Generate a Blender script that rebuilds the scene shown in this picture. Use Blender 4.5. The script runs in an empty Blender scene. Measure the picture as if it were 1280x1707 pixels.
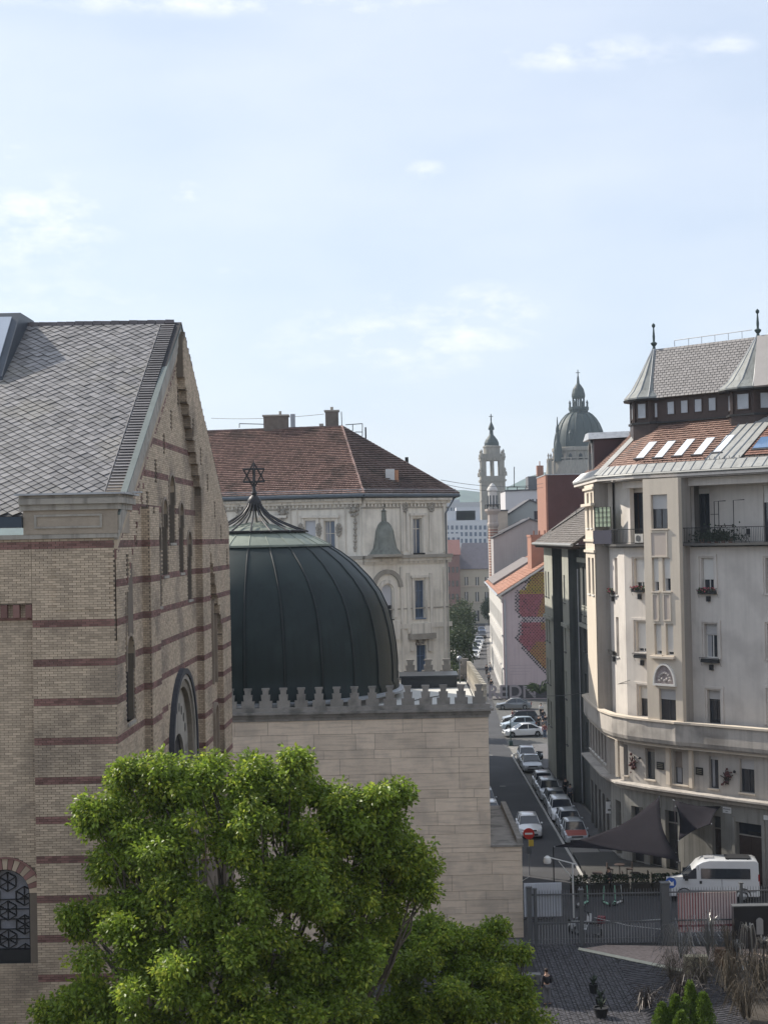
import bpy, math, random
import numpy as np
from mathutils import Vector, Matrix
random.seed(11); rng = np.random.default_rng(5)
R = math.radians
scene = bpy.context.scene

# ------------------------------------------------------------------ camera
FPX, CX, CY, HC = 2560.0, 640.0, 853.5, 23.0
PITCH, ROLL = math.atan(42.5/FPX), 0.0200
cp, sp, cr, sr = math.cos(PITCH), math.sin(PITCH), math.cos(ROLL), math.sin(ROLL)
FWD = Vector((0, cp, sp)); _U0 = Vector((0, -sp, cp)); _R0 = Vector((1, 0, 0))
RT = _R0*cr - _U0*sr; UP = _R0*sr + _U0*cr
CAM = Vector((0, 0, HC))
cam_data = bpy.data.cameras.new('camera'); cam = bpy.data.objects.new('camera', cam_data)
scene.collection.objects.link(cam); scene.camera = cam
cam_data.sensor_fit = 'HORIZONTAL'; cam_data.sensor_width = 36; cam_data.lens = 36*FPX/1280
cam_data.clip_start = 0.5; cam_data.clip_end = 20000
m = Matrix((RT, UP, -FWD)).transposed().to_4x4(); m.translation = CAM; cam.matrix_world = m

# ------------------------------------------------------------------ light
SUN_AZ, SUN_EL = R(38), R(38)     # azimuth: forward (+Y) of due left (-X)
sdir = Vector((-math.cos(SUN_AZ)*math.cos(SUN_EL), math.sin(SUN_AZ)*math.cos(SUN_EL), math.sin(SUN_EL)))
sl = bpy.data.lights.new('sun', 'SUN'); sl.energy = 4.0; sl.angle = R(0.6); sl.color = (1.0, .93, .82)
sun = bpy.data.objects.new('sun', sl); scene.collection.objects.link(sun)
sun.rotation_euler = sdir.to_track_quat('Z', 'Y').to_euler()
world = bpy.data.worlds.new('World'); scene.world = world; world.use_nodes = True
wn, wl = world.node_tree.nodes, world.node_tree.links; wn.clear()
def N(t, **k):
    n = wn.new(t)
    for a, b in k.items(): setattr(n, a, b)
    return n
wo = N('ShaderNodeOutputWorld'); bg = N('ShaderNodeBackground'); sky = N('ShaderNodeTexSky')
sky.sky_type = 'NISHITA'; sky.sun_disc = False; sky.sun_elevation = SUN_EL
sky.sun_rotation = math.atan2(sdir.x, sdir.y)      # 0 = +Y, clockwise
sky.air_density = 1.0; sky.dust_density = 1.5; sky.ozone_density = 1.6; sky.altitude = 100
SKY_S = 0.108
bg.inputs['Strength'].default_value = SKY_S
tc = N('ShaderNodeTexCoord')
def cloud_dir(px, py):
    d = FWD + RT*((px-CX)/FPX) - UP*((py-CY)/FPX); return d.normalized()
nz = N('ShaderNodeTexNoise'); nz.inputs['Scale'].default_value = 26; nz.inputs['Detail'].default_value = 8; nz.inputs['Roughness'].default_value = .62
mp = N('ShaderNodeMapping'); mp.inputs['Scale'].default_value = (1, 1, 2.4)
wl.new(tc.outputs['Generated'], mp.inputs['Vector']); wl.new(mp.outputs['Vector'], nz.inputs['Vector'])
acc = None
def wmath(op, a, b=None, clamp=False):
    n = N('ShaderNodeMath', operation=op); n.use_clamp = clamp
    for i, v in enumerate((a, b)):
        if v is None: continue
        if isinstance(v, (int, float)): n.inputs[i].default_value = v
        else: wl.new(v, n.inputs[i])
    return n.outputs[0]
# (px, py, half width, half height, strength) of the small clouds in view
CL = [(980, 88, 165, 26, 1.0), (1200, 74, 55, 18, 1.0), (560, 112, 90, 14, .7), (712, 284, 34, 17, 1.1), (866, 296, 36, 15, .6),
      (302, 320, 58, 18, 1.2), (60, 370, 130, 80, 1.2), (5, 280, 50, 50, 1.1), (390, 452, 40, 10, .6), (790, 520, 120, 45, 1.3),
      (700, 560, 260, 65, 1.0), (330, 0, 420, 22, 1.0), (430, 325, 40, 10, .5), (-300, 420, 200, 90, 1), (1700, 300, 260, 40, .9),
      (60, 500, 260, 50, .5), (50, 430, 30, 20, .7)]
for (px, py, wx, wy, st) in CL:
    c = cloud_dir(px, py)
    vs = N('ShaderNodeVectorMath', operation='SUBTRACT'); vs.inputs[1].default_value = c
    wl.new(tc.outputs['Generated'], vs.inputs[0])
    vm = N('ShaderNodeVectorMath', operation='MULTIPLY'); vm.inputs[1].default_value = (FPX/wx, FPX/wx, FPX/wy)
    wl.new(vs.outputs[0], vm.inputs[0])
    ln = N('ShaderNodeVectorMath', operation='LENGTH'); wl.new(vm.outputs[0], ln.inputs[0])
    f = wmath('MULTIPLY', wmath('SUBTRACT', 1.35, ln.outputs['Value'], True), st)
    acc = f if acc is None else wmath('MAXIMUM', acc, f)
nn = wmath('MULTIPLY', wmath('SUBTRACT', nz.outputs[0], .40), 3.4, True)
cm = wmath('MULTIPLY', acc, nn, True)
# thin general veil of high cloud
nz2 = N('ShaderNodeTexNoise'); nz2.inputs['Scale'].default_value = 5; nz2.inputs['Detail'].default_value = 5
mp2 = N('ShaderNodeMapping'); mp2.inputs['Scale'].default_value = (1, 1, 3)
wl.new(tc.outputs['Generated'], mp2.inputs['Vector']); wl.new(mp2.outputs['Vector'], nz2.inputs['Vector'])
veil = wmath('MULTIPLY', wmath('SUBTRACT', nz2.outputs[0], .35, True), .5, True)
cm2 = wmath('MAXIMUM', wmath('MULTIPLY', cm, .55), veil)
mixc = N('ShaderNodeMixRGB'); mixc.blend_type = 'MIX'
veilbase = N('ShaderNodeMixRGB'); veilbase.inputs['Fac'].default_value = .72
VC = (4.35, 4.9, 5.85, 1)
veilbase.inputs['Color2'].default_value = VC
wl.new(sky.outputs[0], veilbase.inputs['Color1'])
wl.new(cm2, mixc.inputs['Fac']); wl.new(veilbase.outputs[0], mixc.inputs['Color1'])
mixc.inputs['Color2'].default_value = (7.6, 7.55, 7.5, 1)
wl.new(mixc.outputs[0], bg.inputs['Color']); wl.new(bg.outputs[0], wo.inputs['Surface'])
vsx = scene.view_settings; vsx.view_transform = 'Standard'; vsx.look = 'None'; vsx.exposure = 0.65; vsx.gamma = 1; vsx.use_curve_mapping = False
scene.render.engine = 'CYCLES'
scene.cycles.volume_bounces = 0; scene.cycles.max_bounces = 6

# ------------------------------------------------------------------ helpers
def ray(px, py): return FWD + RT*((px-CX)/FPX) - UP*((py-CY)/FPX)
def at(px, py, Y):
    d = ray(px, py); return CAM + d*(Y/d.y)
def ground(px, py, z=0.0):
    d = ray(px, py); return CAM + d*((z-HC)/d.z)
def lin(r, g=None, b=None):
    if g is None: r, g, b = r
    f = lambda c: (c/255/12.92) if c/255 <= .04045 else ((c/255+.055)/1.055)**2.4
    return (f(r), f(g), f(b))
class Frame:
    """vertical plane; u runs left to right as seen from outside, d is the distance out of the wall"""
    def __init__(s, a, b):
        s.o = Vector((a[0], a[1], 0)); e = Vector((b[0]-a[0], b[1]-a[1], 0)); s.L = e.length; s.t = e/s.L
        s.n = Vector((s.t.y, -s.t.x, 0))
    def pt(s, u, z, d=0.0):
        p = s.o + s.t*u + s.n*d; return Vector((p.x, p.y, z))
    def uv(s, px, py, d=0.0):
        r = ray(px, py); k = ((s.o + s.n*d - CAM).dot(s.n))/r.dot(s.n); p = CAM + r*k
        return (p - s.o).dot(s.t), p.z
    def rect(s, x0, y0, x1, y1, d=0.0):
        u0, z1 = s.uv(x0, y0, d); u1, z0 = s.uv(x1, y1, d)
        return u0, u1, z0, z1
ROOTLOC = {}
def link(o): scene.collection.objects.link(o)
def thing(name, label, cat, loc=(0, 0, 0), group=None, rz=0):
    o = bpy.data.objects.new(name, None); link(o); o.location = loc; o.rotation_euler = (0, 0, rz); o.empty_display_size = .3
    o['label'] = label; o['category'] = cat
    if group: o['group'] = group
    ROOTLOC[o.name] = Vector(loc); return o
def rloc(o):
    while o.parent: o = o.parent
    return ROOTLOC.get(o.name, Vector((0, 0, 0)))
class MB:
    def __init__(s): s.v = []; s.f = []
    def q(s, *p):
        i = len(s.v); s.v += [tuple(a) for a in p]; s.f.append(tuple(range(i, i+len(p))))
    def hexa(s, p, skip=()):
        i = len(s.v); s.v += [tuple(a) for a in p]
        for k, f in enumerate(((0, 3, 2, 1), (4, 5, 6, 7), (0, 1, 5, 4), (1, 2, 6, 5), (2, 3, 7, 6), (3, 0, 4, 7))):
            if k not in skip: s.f.append(tuple(i+j for j in f))
    def box(s, x0, x1, y0, y1, z0, z1):
        s.hexa([(x0, y0, z0), (x1, y0, z0), (x1, y1, z0), (x0, y1, z0), (x0, y0, z1), (x1, y0, z1), (x1, y1, z1), (x0, y1, z1)])
    def fb(s, fr, u0, u1, z0, z1, d0, d1):
        s.hexa([fr.pt(u0, z0, d1), fr.pt(u1, z0, d1), fr.pt(u1, z0, d0), fr.pt(u0, z0, d0),
                fr.pt(u0, z1, d1), fr.pt(u1, z1, d1), fr.pt(u1, z1, d0), fr.pt(u0, z1, d0)])
    def prism(s, fr, poly, d0, d1):
        n = len(poly); i = len(s.v)
        s.v += [tuple(fr.pt(u, z, d1)) for u, z in poly] + [tuple(fr.pt(u, z, d0)) for u, z in poly]
        s.f.append(tuple(range(i, i+n))); s.f.append(tuple(range(i+2*n-1, i+n-1, -1)))
        for k in range(n):
            j = (k+1) % n; s.f.append((i+k, i+n+k, i+n+j, i+j))
    def zprism(s, poly, z0, z1):
        n = len(poly); i = len(s.v)
        s.v += [(x, y, z1) for x, y in poly] + [(x, y, z0) for x, y in poly]
        s.f.append(tuple(range(i, i+n))); s.f.append(tuple(range(i+2*n-1, i+n-1, -1)))
        for k in range(n):
            j = (k+1) % n; s.f.append((i+k, i+n+k, i+n+j, i+j))
    def lathe(s, c, prof, n=24, a0=0, a1=2*math.pi, sx=1, sy=1):
        full = abs(a1-a0-2*math.pi) < 1e-6; m = n if full else n+1; i = len(s.v)
        for r, z in prof:
            for k in range(m):
                a = a0+(a1-a0)*k/n; s.v.append((c[0]+r*sx*math.cos(a), c[1]+r*sy*math.sin(a), c[2]+z))
        for j in range(len(prof)-1):
            for k in range(n):
                k2 = (k+1) % m
                s.f.append((i+j*m+k, i+j*m+k2, i+(j+1)*m+k2, i+(j+1)*m+k))
        if full:
            s.f.append(tuple(i+k for k in range(m-1, -1, -1))); s.f.append(tuple(i+(len(prof)-1)*m+k for k in range(m)))
    def tube(s, pts, r, n=6):
        pts = [Vector(p) for p in pts]; i = len(s.v); L = len(pts)
        rr = r if isinstance(r, (list, tuple)) else [r]*L
        for k, p in enumerate(pts):
            d = (pts[min(k+1, L-1)]-pts[max(k-1, 0)]).normalized()
            a = d.cross(Vector((0, 0, 1)));
            if a.length < .05: a = d.cross(Vector((1, 0, 0)))
            a.normalize(); b = d.cross(a)
            for j in range(n):
                t = 2*math.pi*j/n; s.v.append(tuple(p+(a*math.cos(t)+b*math.sin(t))*rr[k]))
        for k in range(L-1):
            for j in range(n):
                j2 = (j+1) % n; s.f.append((i+k*n+j, i+k*n+j2, i+(k+1)*n+j2, i+(k+1)*n+j))
        s.f.append(tuple(i+j for j in range(n-1, -1, -1))); s.f.append(tuple(i+(L-1)*n+j for j in range(n)))
    def ball(s, c, r, n=10, m=7, sz=1):
        s.lathe(c, [(r*math.sin(math.pi*k/m) if 0 < k < m else .001, -r*sz*math.cos(math.pi*k/m)) for k in range(m+1)], n)
    def mesh(s, name, mat, off=Vector((0, 0, 0)), smooth=False):
        me = bpy.data.meshes.new(name)
        v = np.array(s.v, dtype=float).reshape(-1, 3) - np.array(off)
        me.from_pydata(v.tolist(), [], s.f)
        if mat: me.materials.append(mat)
        if smooth:
            me.polygons.foreach_set('use_smooth', [True]*len(me.polygons))
            try: me.set_sharp_from_angle(angle=R(38))
            except Exception: pass
        me.update(); return me
    def build(s, name, mat, parent=None, kind=None, label=None, smooth=False):
        off = rloc(parent) if parent else Vector((0, 0, 0))
        o = bpy.data.objects.new(name, s.mesh(name, mat, off, smooth)); link(o)
        if parent: o.parent = parent
        if kind: o['kind'] = kind
        if label: o['label'] = label
        return o
def children(o): return CH.get(o.name, [])
def copy_tree(o, parent=None, mat_swap=None):
    c = o.copy(); link(c)
    if parent: c.parent = parent
    for ch in list(o.children): copy_tree(ch, c)
    return c

# ------------------------------------------------------------------ materials
MATS = {}
def mat(name, col, rough=.8, var=.12, scale=1.2, bump=0.0, bscale=18, metal=0.0, island=0.0, streak=0.0, trans=0.0, spec=.4, dirt=None, coat=0):
    if name in MATS: return MATS[name]
    M = bpy.data.materials.new(name); M.use_nodes = True; nt = M.node_tree; nd, lk = nt.nodes, nt.links
    b = nd['Principled BSDF']; b.inputs['Roughness'].default_value = rough; b.inputs['Metallic'].default_value = metal
    b.inputs['Specular IOR Level'].default_value = spec; b.inputs['Coat Weight'].default_value = coat
    tc = nd.new('ShaderNodeTexCoord')
    def nz(sc, vec=None, det=5):
        n = nd.new('ShaderNodeTexNoise'); n.inputs['Scale'].default_value = sc; n.inputs['Detail'].default_value = det
        lk.new(vec or tc.outputs['Object'], n.inputs['Vector']); return n.outputs[0]
    def ma(op, a, c, clamp=False):
        n = nd.new('ShaderNodeMath'); n.operation = op; n.use_clamp = clamp
        for i, v in enumerate((a, c)):
            if isinstance(v, (int, float)): n.inputs[i].default_value = v
            else: lk.new(v, n.inputs[i])
        return n.outputs[0]
    f = ma('ADD', ma('MULTIPLY', ma('SUBTRACT', nz(scale), .5), var*3.2), 1.0)
    f = ma('ADD', f, ma('MULTIPLY', ma('SUBTRACT', nz(scale*9), .5), var*1.6))
    if streak:
        mp = nd.new('ShaderNodeMapping'); mp.inputs['Scale'].default_value = (2.2, 2.2, .12) if streak > 0 else (.35, .35, 5.0); streak = abs(streak); lk.new(tc.outputs['Object'], mp.inputs['Vector'])
        s = nz(1.6, mp.outputs['Vector'], 6)
        f = ma('MULTIPLY', f, ma('SUBTRACT', 1.0, ma('MULTIPLY', ma('MULTIPLY', ma('SUBTRACT', s, .48, True), 5, True), streak)))
    if island:
        g = nd.new('ShaderNodeNewGeometry'); oi = nd.new('ShaderNodeObjectInfo')
        r_ = ma('FRACT', ma('ADD', g.outputs['Random Per Island'], oi.outputs['Random']), 0)
        f = ma('MULTIPLY', f, ma('ADD', ma('MULTIPLY', ma('SUBTRACT', r_, .5), island*2), 1.0))
    mx = nd.new('ShaderNodeVectorMath'); mx.operation = 'SCALE'; mx.inputs[0].default_value = col[:3]; lk.new(f, mx.inputs['Scale'])
    out = mx.outputs[0]
    if dirt:
        dc, amt, ds = dirt
        mm = nd.new('ShaderNodeMixRGB'); mm.inputs['Color2'].default_value = (*dc, 1)
        lk.new(out, mm.inputs['Color1'])
        lk.new(ma('MULTIPLY', ma('MULTIPLY', ma('SUBTRACT', nz(ds, None, 8), .5, True), 6, True), amt), mm.inputs['Fac']); out = mm.outputs[0]
    lk.new(out, b.inputs['Base Color'])
    if bump:
        bp = nd.new('ShaderNodeBump'); bp.inputs['Strength'].default_value = bump; bp.inputs['Distance'].default_value = .02
        lk.new(nz(bscale), bp.inputs['Height']); lk.new(bp.outputs[0], b.inputs['Normal'])
    if trans:
        t = nd.new('ShaderNodeBsdfTranslucent'); lk.new(out, t.inputs['Color']); ms = nd.new('ShaderNodeMixShader'); ms.inputs[0].default_value = trans
        lk.new(b.outputs[0], ms.inputs[1]); lk.new(t.outputs[0], ms.inputs[2]); lk.new(ms.outputs[0], nd['Material Output'].inputs['Surface'])
    MATS[name] = M; return M
glass_m = mat('window_glass', (.03, .035, .045), rough=.06, var=.05, spec=.9)
glass_blue = mat('window_glass_blue', (.07, .10, .15), rough=.08, var=.1, spec=.9)
glass_pale = mat('pale_glass', (.42, .46, .52), rough=.12, var=.05, spec=.9)
curtain_m = mat('net_curtain', (.35, .35, .36), rough=.9, var=.1)
blind_w = mat('roller_blind_white', (.66, .64, .6), rough=.6, var=.05)
blind_g = mat('roller_blind_grey', (.45, .44, .43), rough=.6, var=.05)
wood_d = mat('dark_brown_wood', (.055, .035, .03), rough=.6, var=.2, scale=4)
white_f = mat('white_window_paint', (.68, .66, .62), rough=.5, var=.06)
dark_f = mat('dark_window_paint', (.05, .05, .055), rough=.5, var=.1)
iron = mat('black_iron', (.02, .02, .022), rough=.55, var=.1, metal=.2)
steel = mat('galvanised_steel', (.33, .34, .36), rough=.45, var=.12, metal=.5)
zinc = mat('zinc_sheet', (.40, .41, .42), rough=.42, var=.12, scale=1.5, metal=.35, streak=.25)

def wallgrid(mb, fr, u0, u1, z0, z1, holes=(), d=0.0, t=.4):
    us = sorted({u0, u1, *[min(max(h[k], u0), u1) for h in holes for k in (0, 1)]})
    zs = sorted({z0, z1, *[min(max(h[k], z0), z1) for h in holes for k in (2, 3)]})
    def solid(a, b):
        if a < 0 or b < 0 or a >= len(us)-1 or b >= len(zs)-1: return False
        uc, zc = (us[a]+us[a+1])/2, (zs[b]+zs[b+1])/2
        return not any(h[0] < uc < h[1] and h[2] < zc < h[3] for h in holes)
    for a in range(len(us)-1):
        for b in range(len(zs)-1):
            if not solid(a, b): continue
            p, q, r, s = us[a], us[a+1], zs[b], zs[b+1]
            mb.q(fr.pt(p, r, d), fr.pt(q, r, d), fr.pt(q, s, d), fr.pt(p, s, d))
            mb.q(fr.pt(q, r, d-t), fr.pt(p, r, d-t), fr.pt(p, s, d-t), fr.pt(q, s, d-t))
            if not solid(a-1, b): mb.q(fr.pt(p, r, d-t), fr.pt(p, r, d), fr.pt(p, s, d), fr.pt(p, s, d-t))
            if not solid(a+1, b): mb.q(fr.pt(q, r, d), fr.pt(q, r, d-t), fr.pt(q, s, d-t), fr.pt(q, s, d))
            if not solid(a, b-1): mb.q(fr.pt(p, r, d-t), fr.pt(q, r, d-t), fr.pt(q, r, d), fr.pt(p, r, d))
            if not solid(a, b+1): mb.q(fr.pt(p, s, d), fr.pt(q, s, d), fr.pt(q, s, d-t), fr.pt(p, s, d-t))
def spandrels(mb, fr, u0, u1, z1, d0, d1, rise=None, n=8):
    r = (u1-u0)/2; rise = rise or r; uc = (u0+u1)/2; zs = z1-rise
    arc = [(uc-r*math.cos(math.pi*k/n), zs+rise*math.sin(math.pi*k/n)) for k in range(n+1)]
    for k in range(n//2):
        mb.prism(fr, [arc[k], arc[k+1], (arc[k+1][0], z1+.003), (arc[k][0], z1+.003)], d0, d1)
    for k in range(n//2, n):
        mb.prism(fr, [arc[k], arc[k+1], (arc[k+1][0], z1+.003), (arc[k][0], z1+.003)], d0, d1)
def archband(mb, fr, u0, u1, zs, w, d0, d1, rise=None, n=12, legs=0):
    r = (u1-u0)/2; rise = rise or r; uc = (u0+u1)/2
    for k in range(n):
        a, b = math.pi*k/n, math.pi*(k+1)/n
        P = lambda t, e: (uc-(r+e)*math.cos(t), zs+(rise+e)*math.sin(t))
        mb.prism(fr, [P(a, 0), P(b, 0), P(b, w), P(a, w)][::-1], d0, d1)
    if legs:
        mb.fb(fr, u0-w, u0, zs-legs, zs, d0, d1); mb.fb(fr, u1, u1+w, zs-legs, zs, d0, d1)
def window(parent, fr, u0, u1, z0, z1, d=0.0, rec=.22, fm=None, gm=None, blind=0, bm=None, sill=True, mull=1, transom=.68, sm=None, fw=.07, curtain=False):
    fm = fm or white_f; gm = gm or glass_m; a, b = d-rec-.06, d-rec
    m = MB(); m.fb(fr, u0, u0+fw, z0, z1, a, b); m.fb(fr, u1-fw, u1, z0, z1, a, b)
    m.fb(fr, u0+fw, u1-fw, z0, z0+fw, a, b); m.fb(fr, u0+fw, u1-fw, z1-fw, z1, a, b)
    W = u1-u0
    for k in range(mull):
        c = u0+W*(k+1)/(mull+1); m.fb(fr, c-fw*.5, c+fw*.5, z0+fw, z1-fw, a+.004, b-.004)
    if transom: zt = z0+(z1-z0)*transom; m.fb(fr, u0+fw, u1-fw, zt-fw*.45, zt+fw*.45, a+.008, b-.008)
    w = m.build('window', fm, parent)
    p = MB(); p.fb(fr, u0+.01, u1-.01, z0+.01, z1-.01, a-.03, a+.015); p.build('pane', gm, w)
    if curtain or (z1-z0 > 1.3 and d < 5 and random.random() < .4):
        p = MB(); p.fb(fr, u0+fw, u0+W*.36, z0+fw, z1-fw, a+.016, a+.022); p.build('curtain', curtain_m, w)
    if blind:
        p = MB(); p.fb(fr, u0+.02, u1-.02, z1-(z1-z0)*blind, z1-.01, b+.004, b+.05)
        k = z1-(z1-z0)*blind
        p.build('blind', bm or blind_w, w)
    if sill:
        p = MB(); p.fb(fr, u0-.08, u1+.08, z0-.09, z0-.002, d-rec, d+.1); p.build('sill', sm or fm, w)
    return w
def tiles(pts, row, wid, thick=.03, jit=.012, stagger=True, lift=.05):
    """pts: eave left, eave right, top right, top left -> arrays of small slabs"""
    a, b, c, d = [Vector(p) for p in pts]; mb = MB()
    n = (b-a).cross(d-a).normalized()
    h = ((c+d)/2-(a+b)/2).length; nr = max(1, int(h/row))
    for i in range(nr):
        v0, v1 = i/nr, min(1, (i+1.25)/nr)
        l0, r0 = a.lerp(d, v0), b.lerp(c, v0); l1, r1 = a.lerp(d, v1), b.lerp(c, v1)
        W = (r0-l0).length; nc = max(1, int(round(W/wid)))
        off = .5 if (stagger and i % 2) else 0
        for j in range(-1 if off else 0, nc):
            s0, s1 = max(0, (j+off)/nc), min(1, (j+off+1)/nc)
            if s1-s0 < .15/nc: continue
            e = .06/nc; s0 += e; s1 -= e
            q = random.uniform(0, jit); lo = n*(lift+thick+q); lb = n*(.004+thick*.6)
            dn = (a-d).normalized()*random.uniform(0, jit)
            mb.hexa([l0.lerp(r0, s0)+dn+lo-n*thick, l0.lerp(r0, s1)+dn+lo-n*thick, l1.lerp(r1, s1)+lb-n*thick, l1.lerp(r1, s0)+lb-n*thick,
                     l0.lerp(r0, s0)+dn+lo, l0.lerp(r0, s1)+dn+lo, l1.lerp(r1, s1)+lb, l1.lerp(r1, s0)+lb], skip=(0, 4))
    return mb
def slab(pts, th=.15):
    mb = MB(); P = [Vector(p) for p in pts]; n = (P[1]-P[0]).cross(P[-1]-P[0]).normalized()
    k = len(P); i = 0; mb.v = [tuple(p) for p in P]+[tuple(p-n*th) for p in P]
    mb.f = [tuple(range(k)), tuple(range(2*k-1, k-1, -1))]+[(j, k+j, k+(j+1) % k, (j+1) % k) for j in range(k)]
    return mb
def text_mesh(body, size, mt, name, parent, fr, u, z, d, depth=.01, bold=0):
    cu = bpy.data.curves.new(name, 'FONT'); cu.body = body; cu.size = size; cu.extrude = depth; cu.offset = bold; cu.align_x = 'CENTER'; cu.align_y = 'CENTER'
    to = bpy.data.objects.new(name, cu); link(to)
    me = bpy.data.meshes.new_from_object(to.evaluated_get(bpy.context.evaluated_depsgraph_get())); bpy.data.objects.remove(to)
    me.materials.clear(); me.materials.append(mt)
    o = bpy.data.objects.new(name, me); link(o); o.parent = parent
    M = Matrix((fr.t, Vector((0, 0, 1)), fr.n)).transposed().to_4x4(); M.translation = fr.pt(u, z, d)-rloc(parent); o.matrix_local = M
    return o
# ================================================================== SETTING
asphalt = mat('asphalt', (.05, .05, .054), rough=.85, var=.14, scale=.35, bump=.3, bscale=60, streak=0, dirt=((.085, .085, .09), .5, .25))
pave_m = mat('pavement_grey', (.13, .125, .125), rough=.9, var=.14, scale=.7, bump=.2)
kerb_m = mat('kerb_stone', (.42, .41, .39), rough=.85, var=.12)
dirt_m = mat('city_ground', (.20, .19, .175), rough=.95, var=.2, scale=.05)
def struct(name, mb, mt, parent=None): return mb.build(name, mt, parent, kind='structure')
g = MB(); g.q((-3000, -200, -.05), (3000, -200, -.05), (3000, 6000, -.05), (-3000, 6000, -.05)); struct('ground', g, dirt_m)
LE = [(7.2, 86.4), (7.2, 150), (8.5, 200), (12.4, 283), (19.3, 400)]
RE = [(13.0, 86.4), (13.0, 168), (14.6, 215), (18.4, 283), (25.6, 400)]
g = MB()
for k in range(4): g.q((*LE[k], 0), (*RE[k], 0), (*RE[k+1], 0), (*LE[k+1], 0))
struct('road', g, asphalt)
g = MB(); g.q((13.004, 86.4, 0), (60, 86.4, 0), (60, 97.5, 0), (13.004, 97.5, 0)); struct('cross_street', g, asphalt)
# kerb and pavement on the right, narrow kerb line beside the parked cars
g = MB(); g.box(12.72, 12.86, 100.5, 160.2, .001, .13); g.tube([(12.8, 160.2, .06), (13.2, 161.2, .06), (14.2, 161.6, .06)], .07, 6); struct('kerb', g, kerb_m)
g = MB(); g.zprism([(15.05, 110.5), (16.15, 110.5), (16.4, 119), (15.6, 151.2), (17.5, 151.4), (17.2, 168), (15.4, 168), (15.05, 160)], .001, .14); struct('pavement', g, pave_m)
g = MB(); g.zprism([(11.4, 97.52), (27.2, 97.52), (25.3, 97.9), (19.2, 104.4), (16.0, 108.2), (16.0, 110.4), (13.02, 110.4), (13.02, 100.2)][::1], .001, .15); struct('terrace_pavement', g, mat('terrace_slabs', (.055, .053, .05), rough=.85, var=.2, scale=1.5))
g = MB(); g.zprism([(5.9, 106.4), (7.15, 106.4), (7.15, 150), (8.45, 200), (5.5, 200)], .001, .12); struct('pavement', g, pave_m)
g = MB(); g.q((13.004, 168.004, .004), (40, 168.004, .004), (40, 214.8, .004), (14.62, 214.8, .004)); struct('parking_yard', g, mat('yard_asphalt', (.10, .098, .092), rough=.9, var=.2, scale=.4))
g = MB(); g.zprism([(14.7, 215.2), (16.1, 215.2), (18.9, 276), (27, 400), (25.7, 400), (18.5, 283)], .001, .13); struct('pavement', g, pave_m)
mk = mat('road_paint', (.62, .61, .57), rough=.7, var=.2, scale=3)
def marking(px0, py0, px1, py1, w):
    a, b = ground(px0, py0), ground(px1, py1); a.z = b.z = .005; t = (b-a).normalized(); n = Vector((-t.y, t.x, 0))*w/2
    g = MB(); g.q(a-n, b-n, b+n, a+n); o = struct('road_marking', g, mk)
marking(806, 1251.5, 815, 1251.5, .15); marking(811, 1259, 821, 1259.5, .14); marking(833, 1311, 843, 1311, .13)
mk2 = MB()
arc = [ground(*p) for p in ((835, 1236), (838, 1241), (845, 1246), (857, 1249.5))]
for a, b in zip(arc, arc[1:]): mk2.q((a.x, a.y-.05, .006), (b.x, b.y-.05, .006), (b.x, b.y+.07, .006), (a.x, a.y+.07, .006))
struct('road_marking', mk2, mk)
# garden court: every cobble is a stone
gp = MB(); gp.q((-40, 20, -.012), (45, 20, -.012), (45, 86.38, -.012), (-40, 86.38, -.012)); court = struct('garden_paving', gp, mat('cobble_joint', (.035, .034, .033), rough=.95, var=.2))
cob_m = mat('dark_cobble', (.055, .053, .06), rough=.6, var=.18, scale=2.5, island=.38, bump=.3)
cmb = MB(); cmb.hexa([(-.5, -.5, 0), (.5, -.5, 0), (.5, .5, 0), (-.5, .5, 0), (-.43, -.43, 1), (.43, -.43, 1), (.43, .43, 1), (-.43, .43, 1)], skip=(0,))
cmesh = cmb.mesh('cobble', cob_m)
cobs = []
for i in range(26):                       # long slabs on the left
    for j in range(62):
        cobs.append((7.62+i*.17+.012*(i % 3), 70.6+j*.26+(.13 if i % 2 else 0), .075, .12, 0.1*random.uniform(-1, 1)))
for ring in range(3, 46):                 # fan of setts on the right
    rad = ring*.235; n = int(rad*2.1/.2)
    for k in range(n):
        a = .35+2.1*(k+.5*(ring % 2))/n; x, y = 14.6+rad*math.cos(a)*.9, 69.5+rad*math.sin(a)*1.25
        if 11.95 < x < 19.5 and 70 < y < 84.6: cobs.append((x, y, .092, .105, a+random.uniform(-.1, .1)))
for i in range(30):
    for j in range(56):
        x, y = 12.2+i*.24, 71+j*.25
        if (x-14.6)**2/.81+(y-69.5)**2/1.56 > 10.6**2 and y < 86: cobs.append((x+(.12 if j % 2 else 0), y, .1, .105, random.uniform(-.08, .08)))
cobs.sort(key=lambda c: c[1]-.2*c[0] if c[0] > 8.4 else 99)
st = MB()
for k, (x, y, a, b, rz) in enumerate(cobs):
    h = random.uniform(.022, .04)
    if k < 300:
        o = bpy.data.objects.new('cobble', cmesh); link(o); o.parent = court; o.location = (x, y, -.01); o.scale = (a*2, b*2, h+.01); o.rotation_euler = (random.uniform(-.02, .02), 0, rz)
    else:
        c, s = math.cos(rz), math.sin(rz); P = []
        for z, e in ((-.01, 1), (h, .86)):
            for dx, dy in ((-a, -b), (a, -b), (a, b), (-a, b)): P.append((x+(dx*c-dy*s)*e, y+(dx*s+dy*c)*e, z))
        st.hexa(P, skip=(0,))
st.build('cobbles', cob_m, court, kind='stuff')
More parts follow.
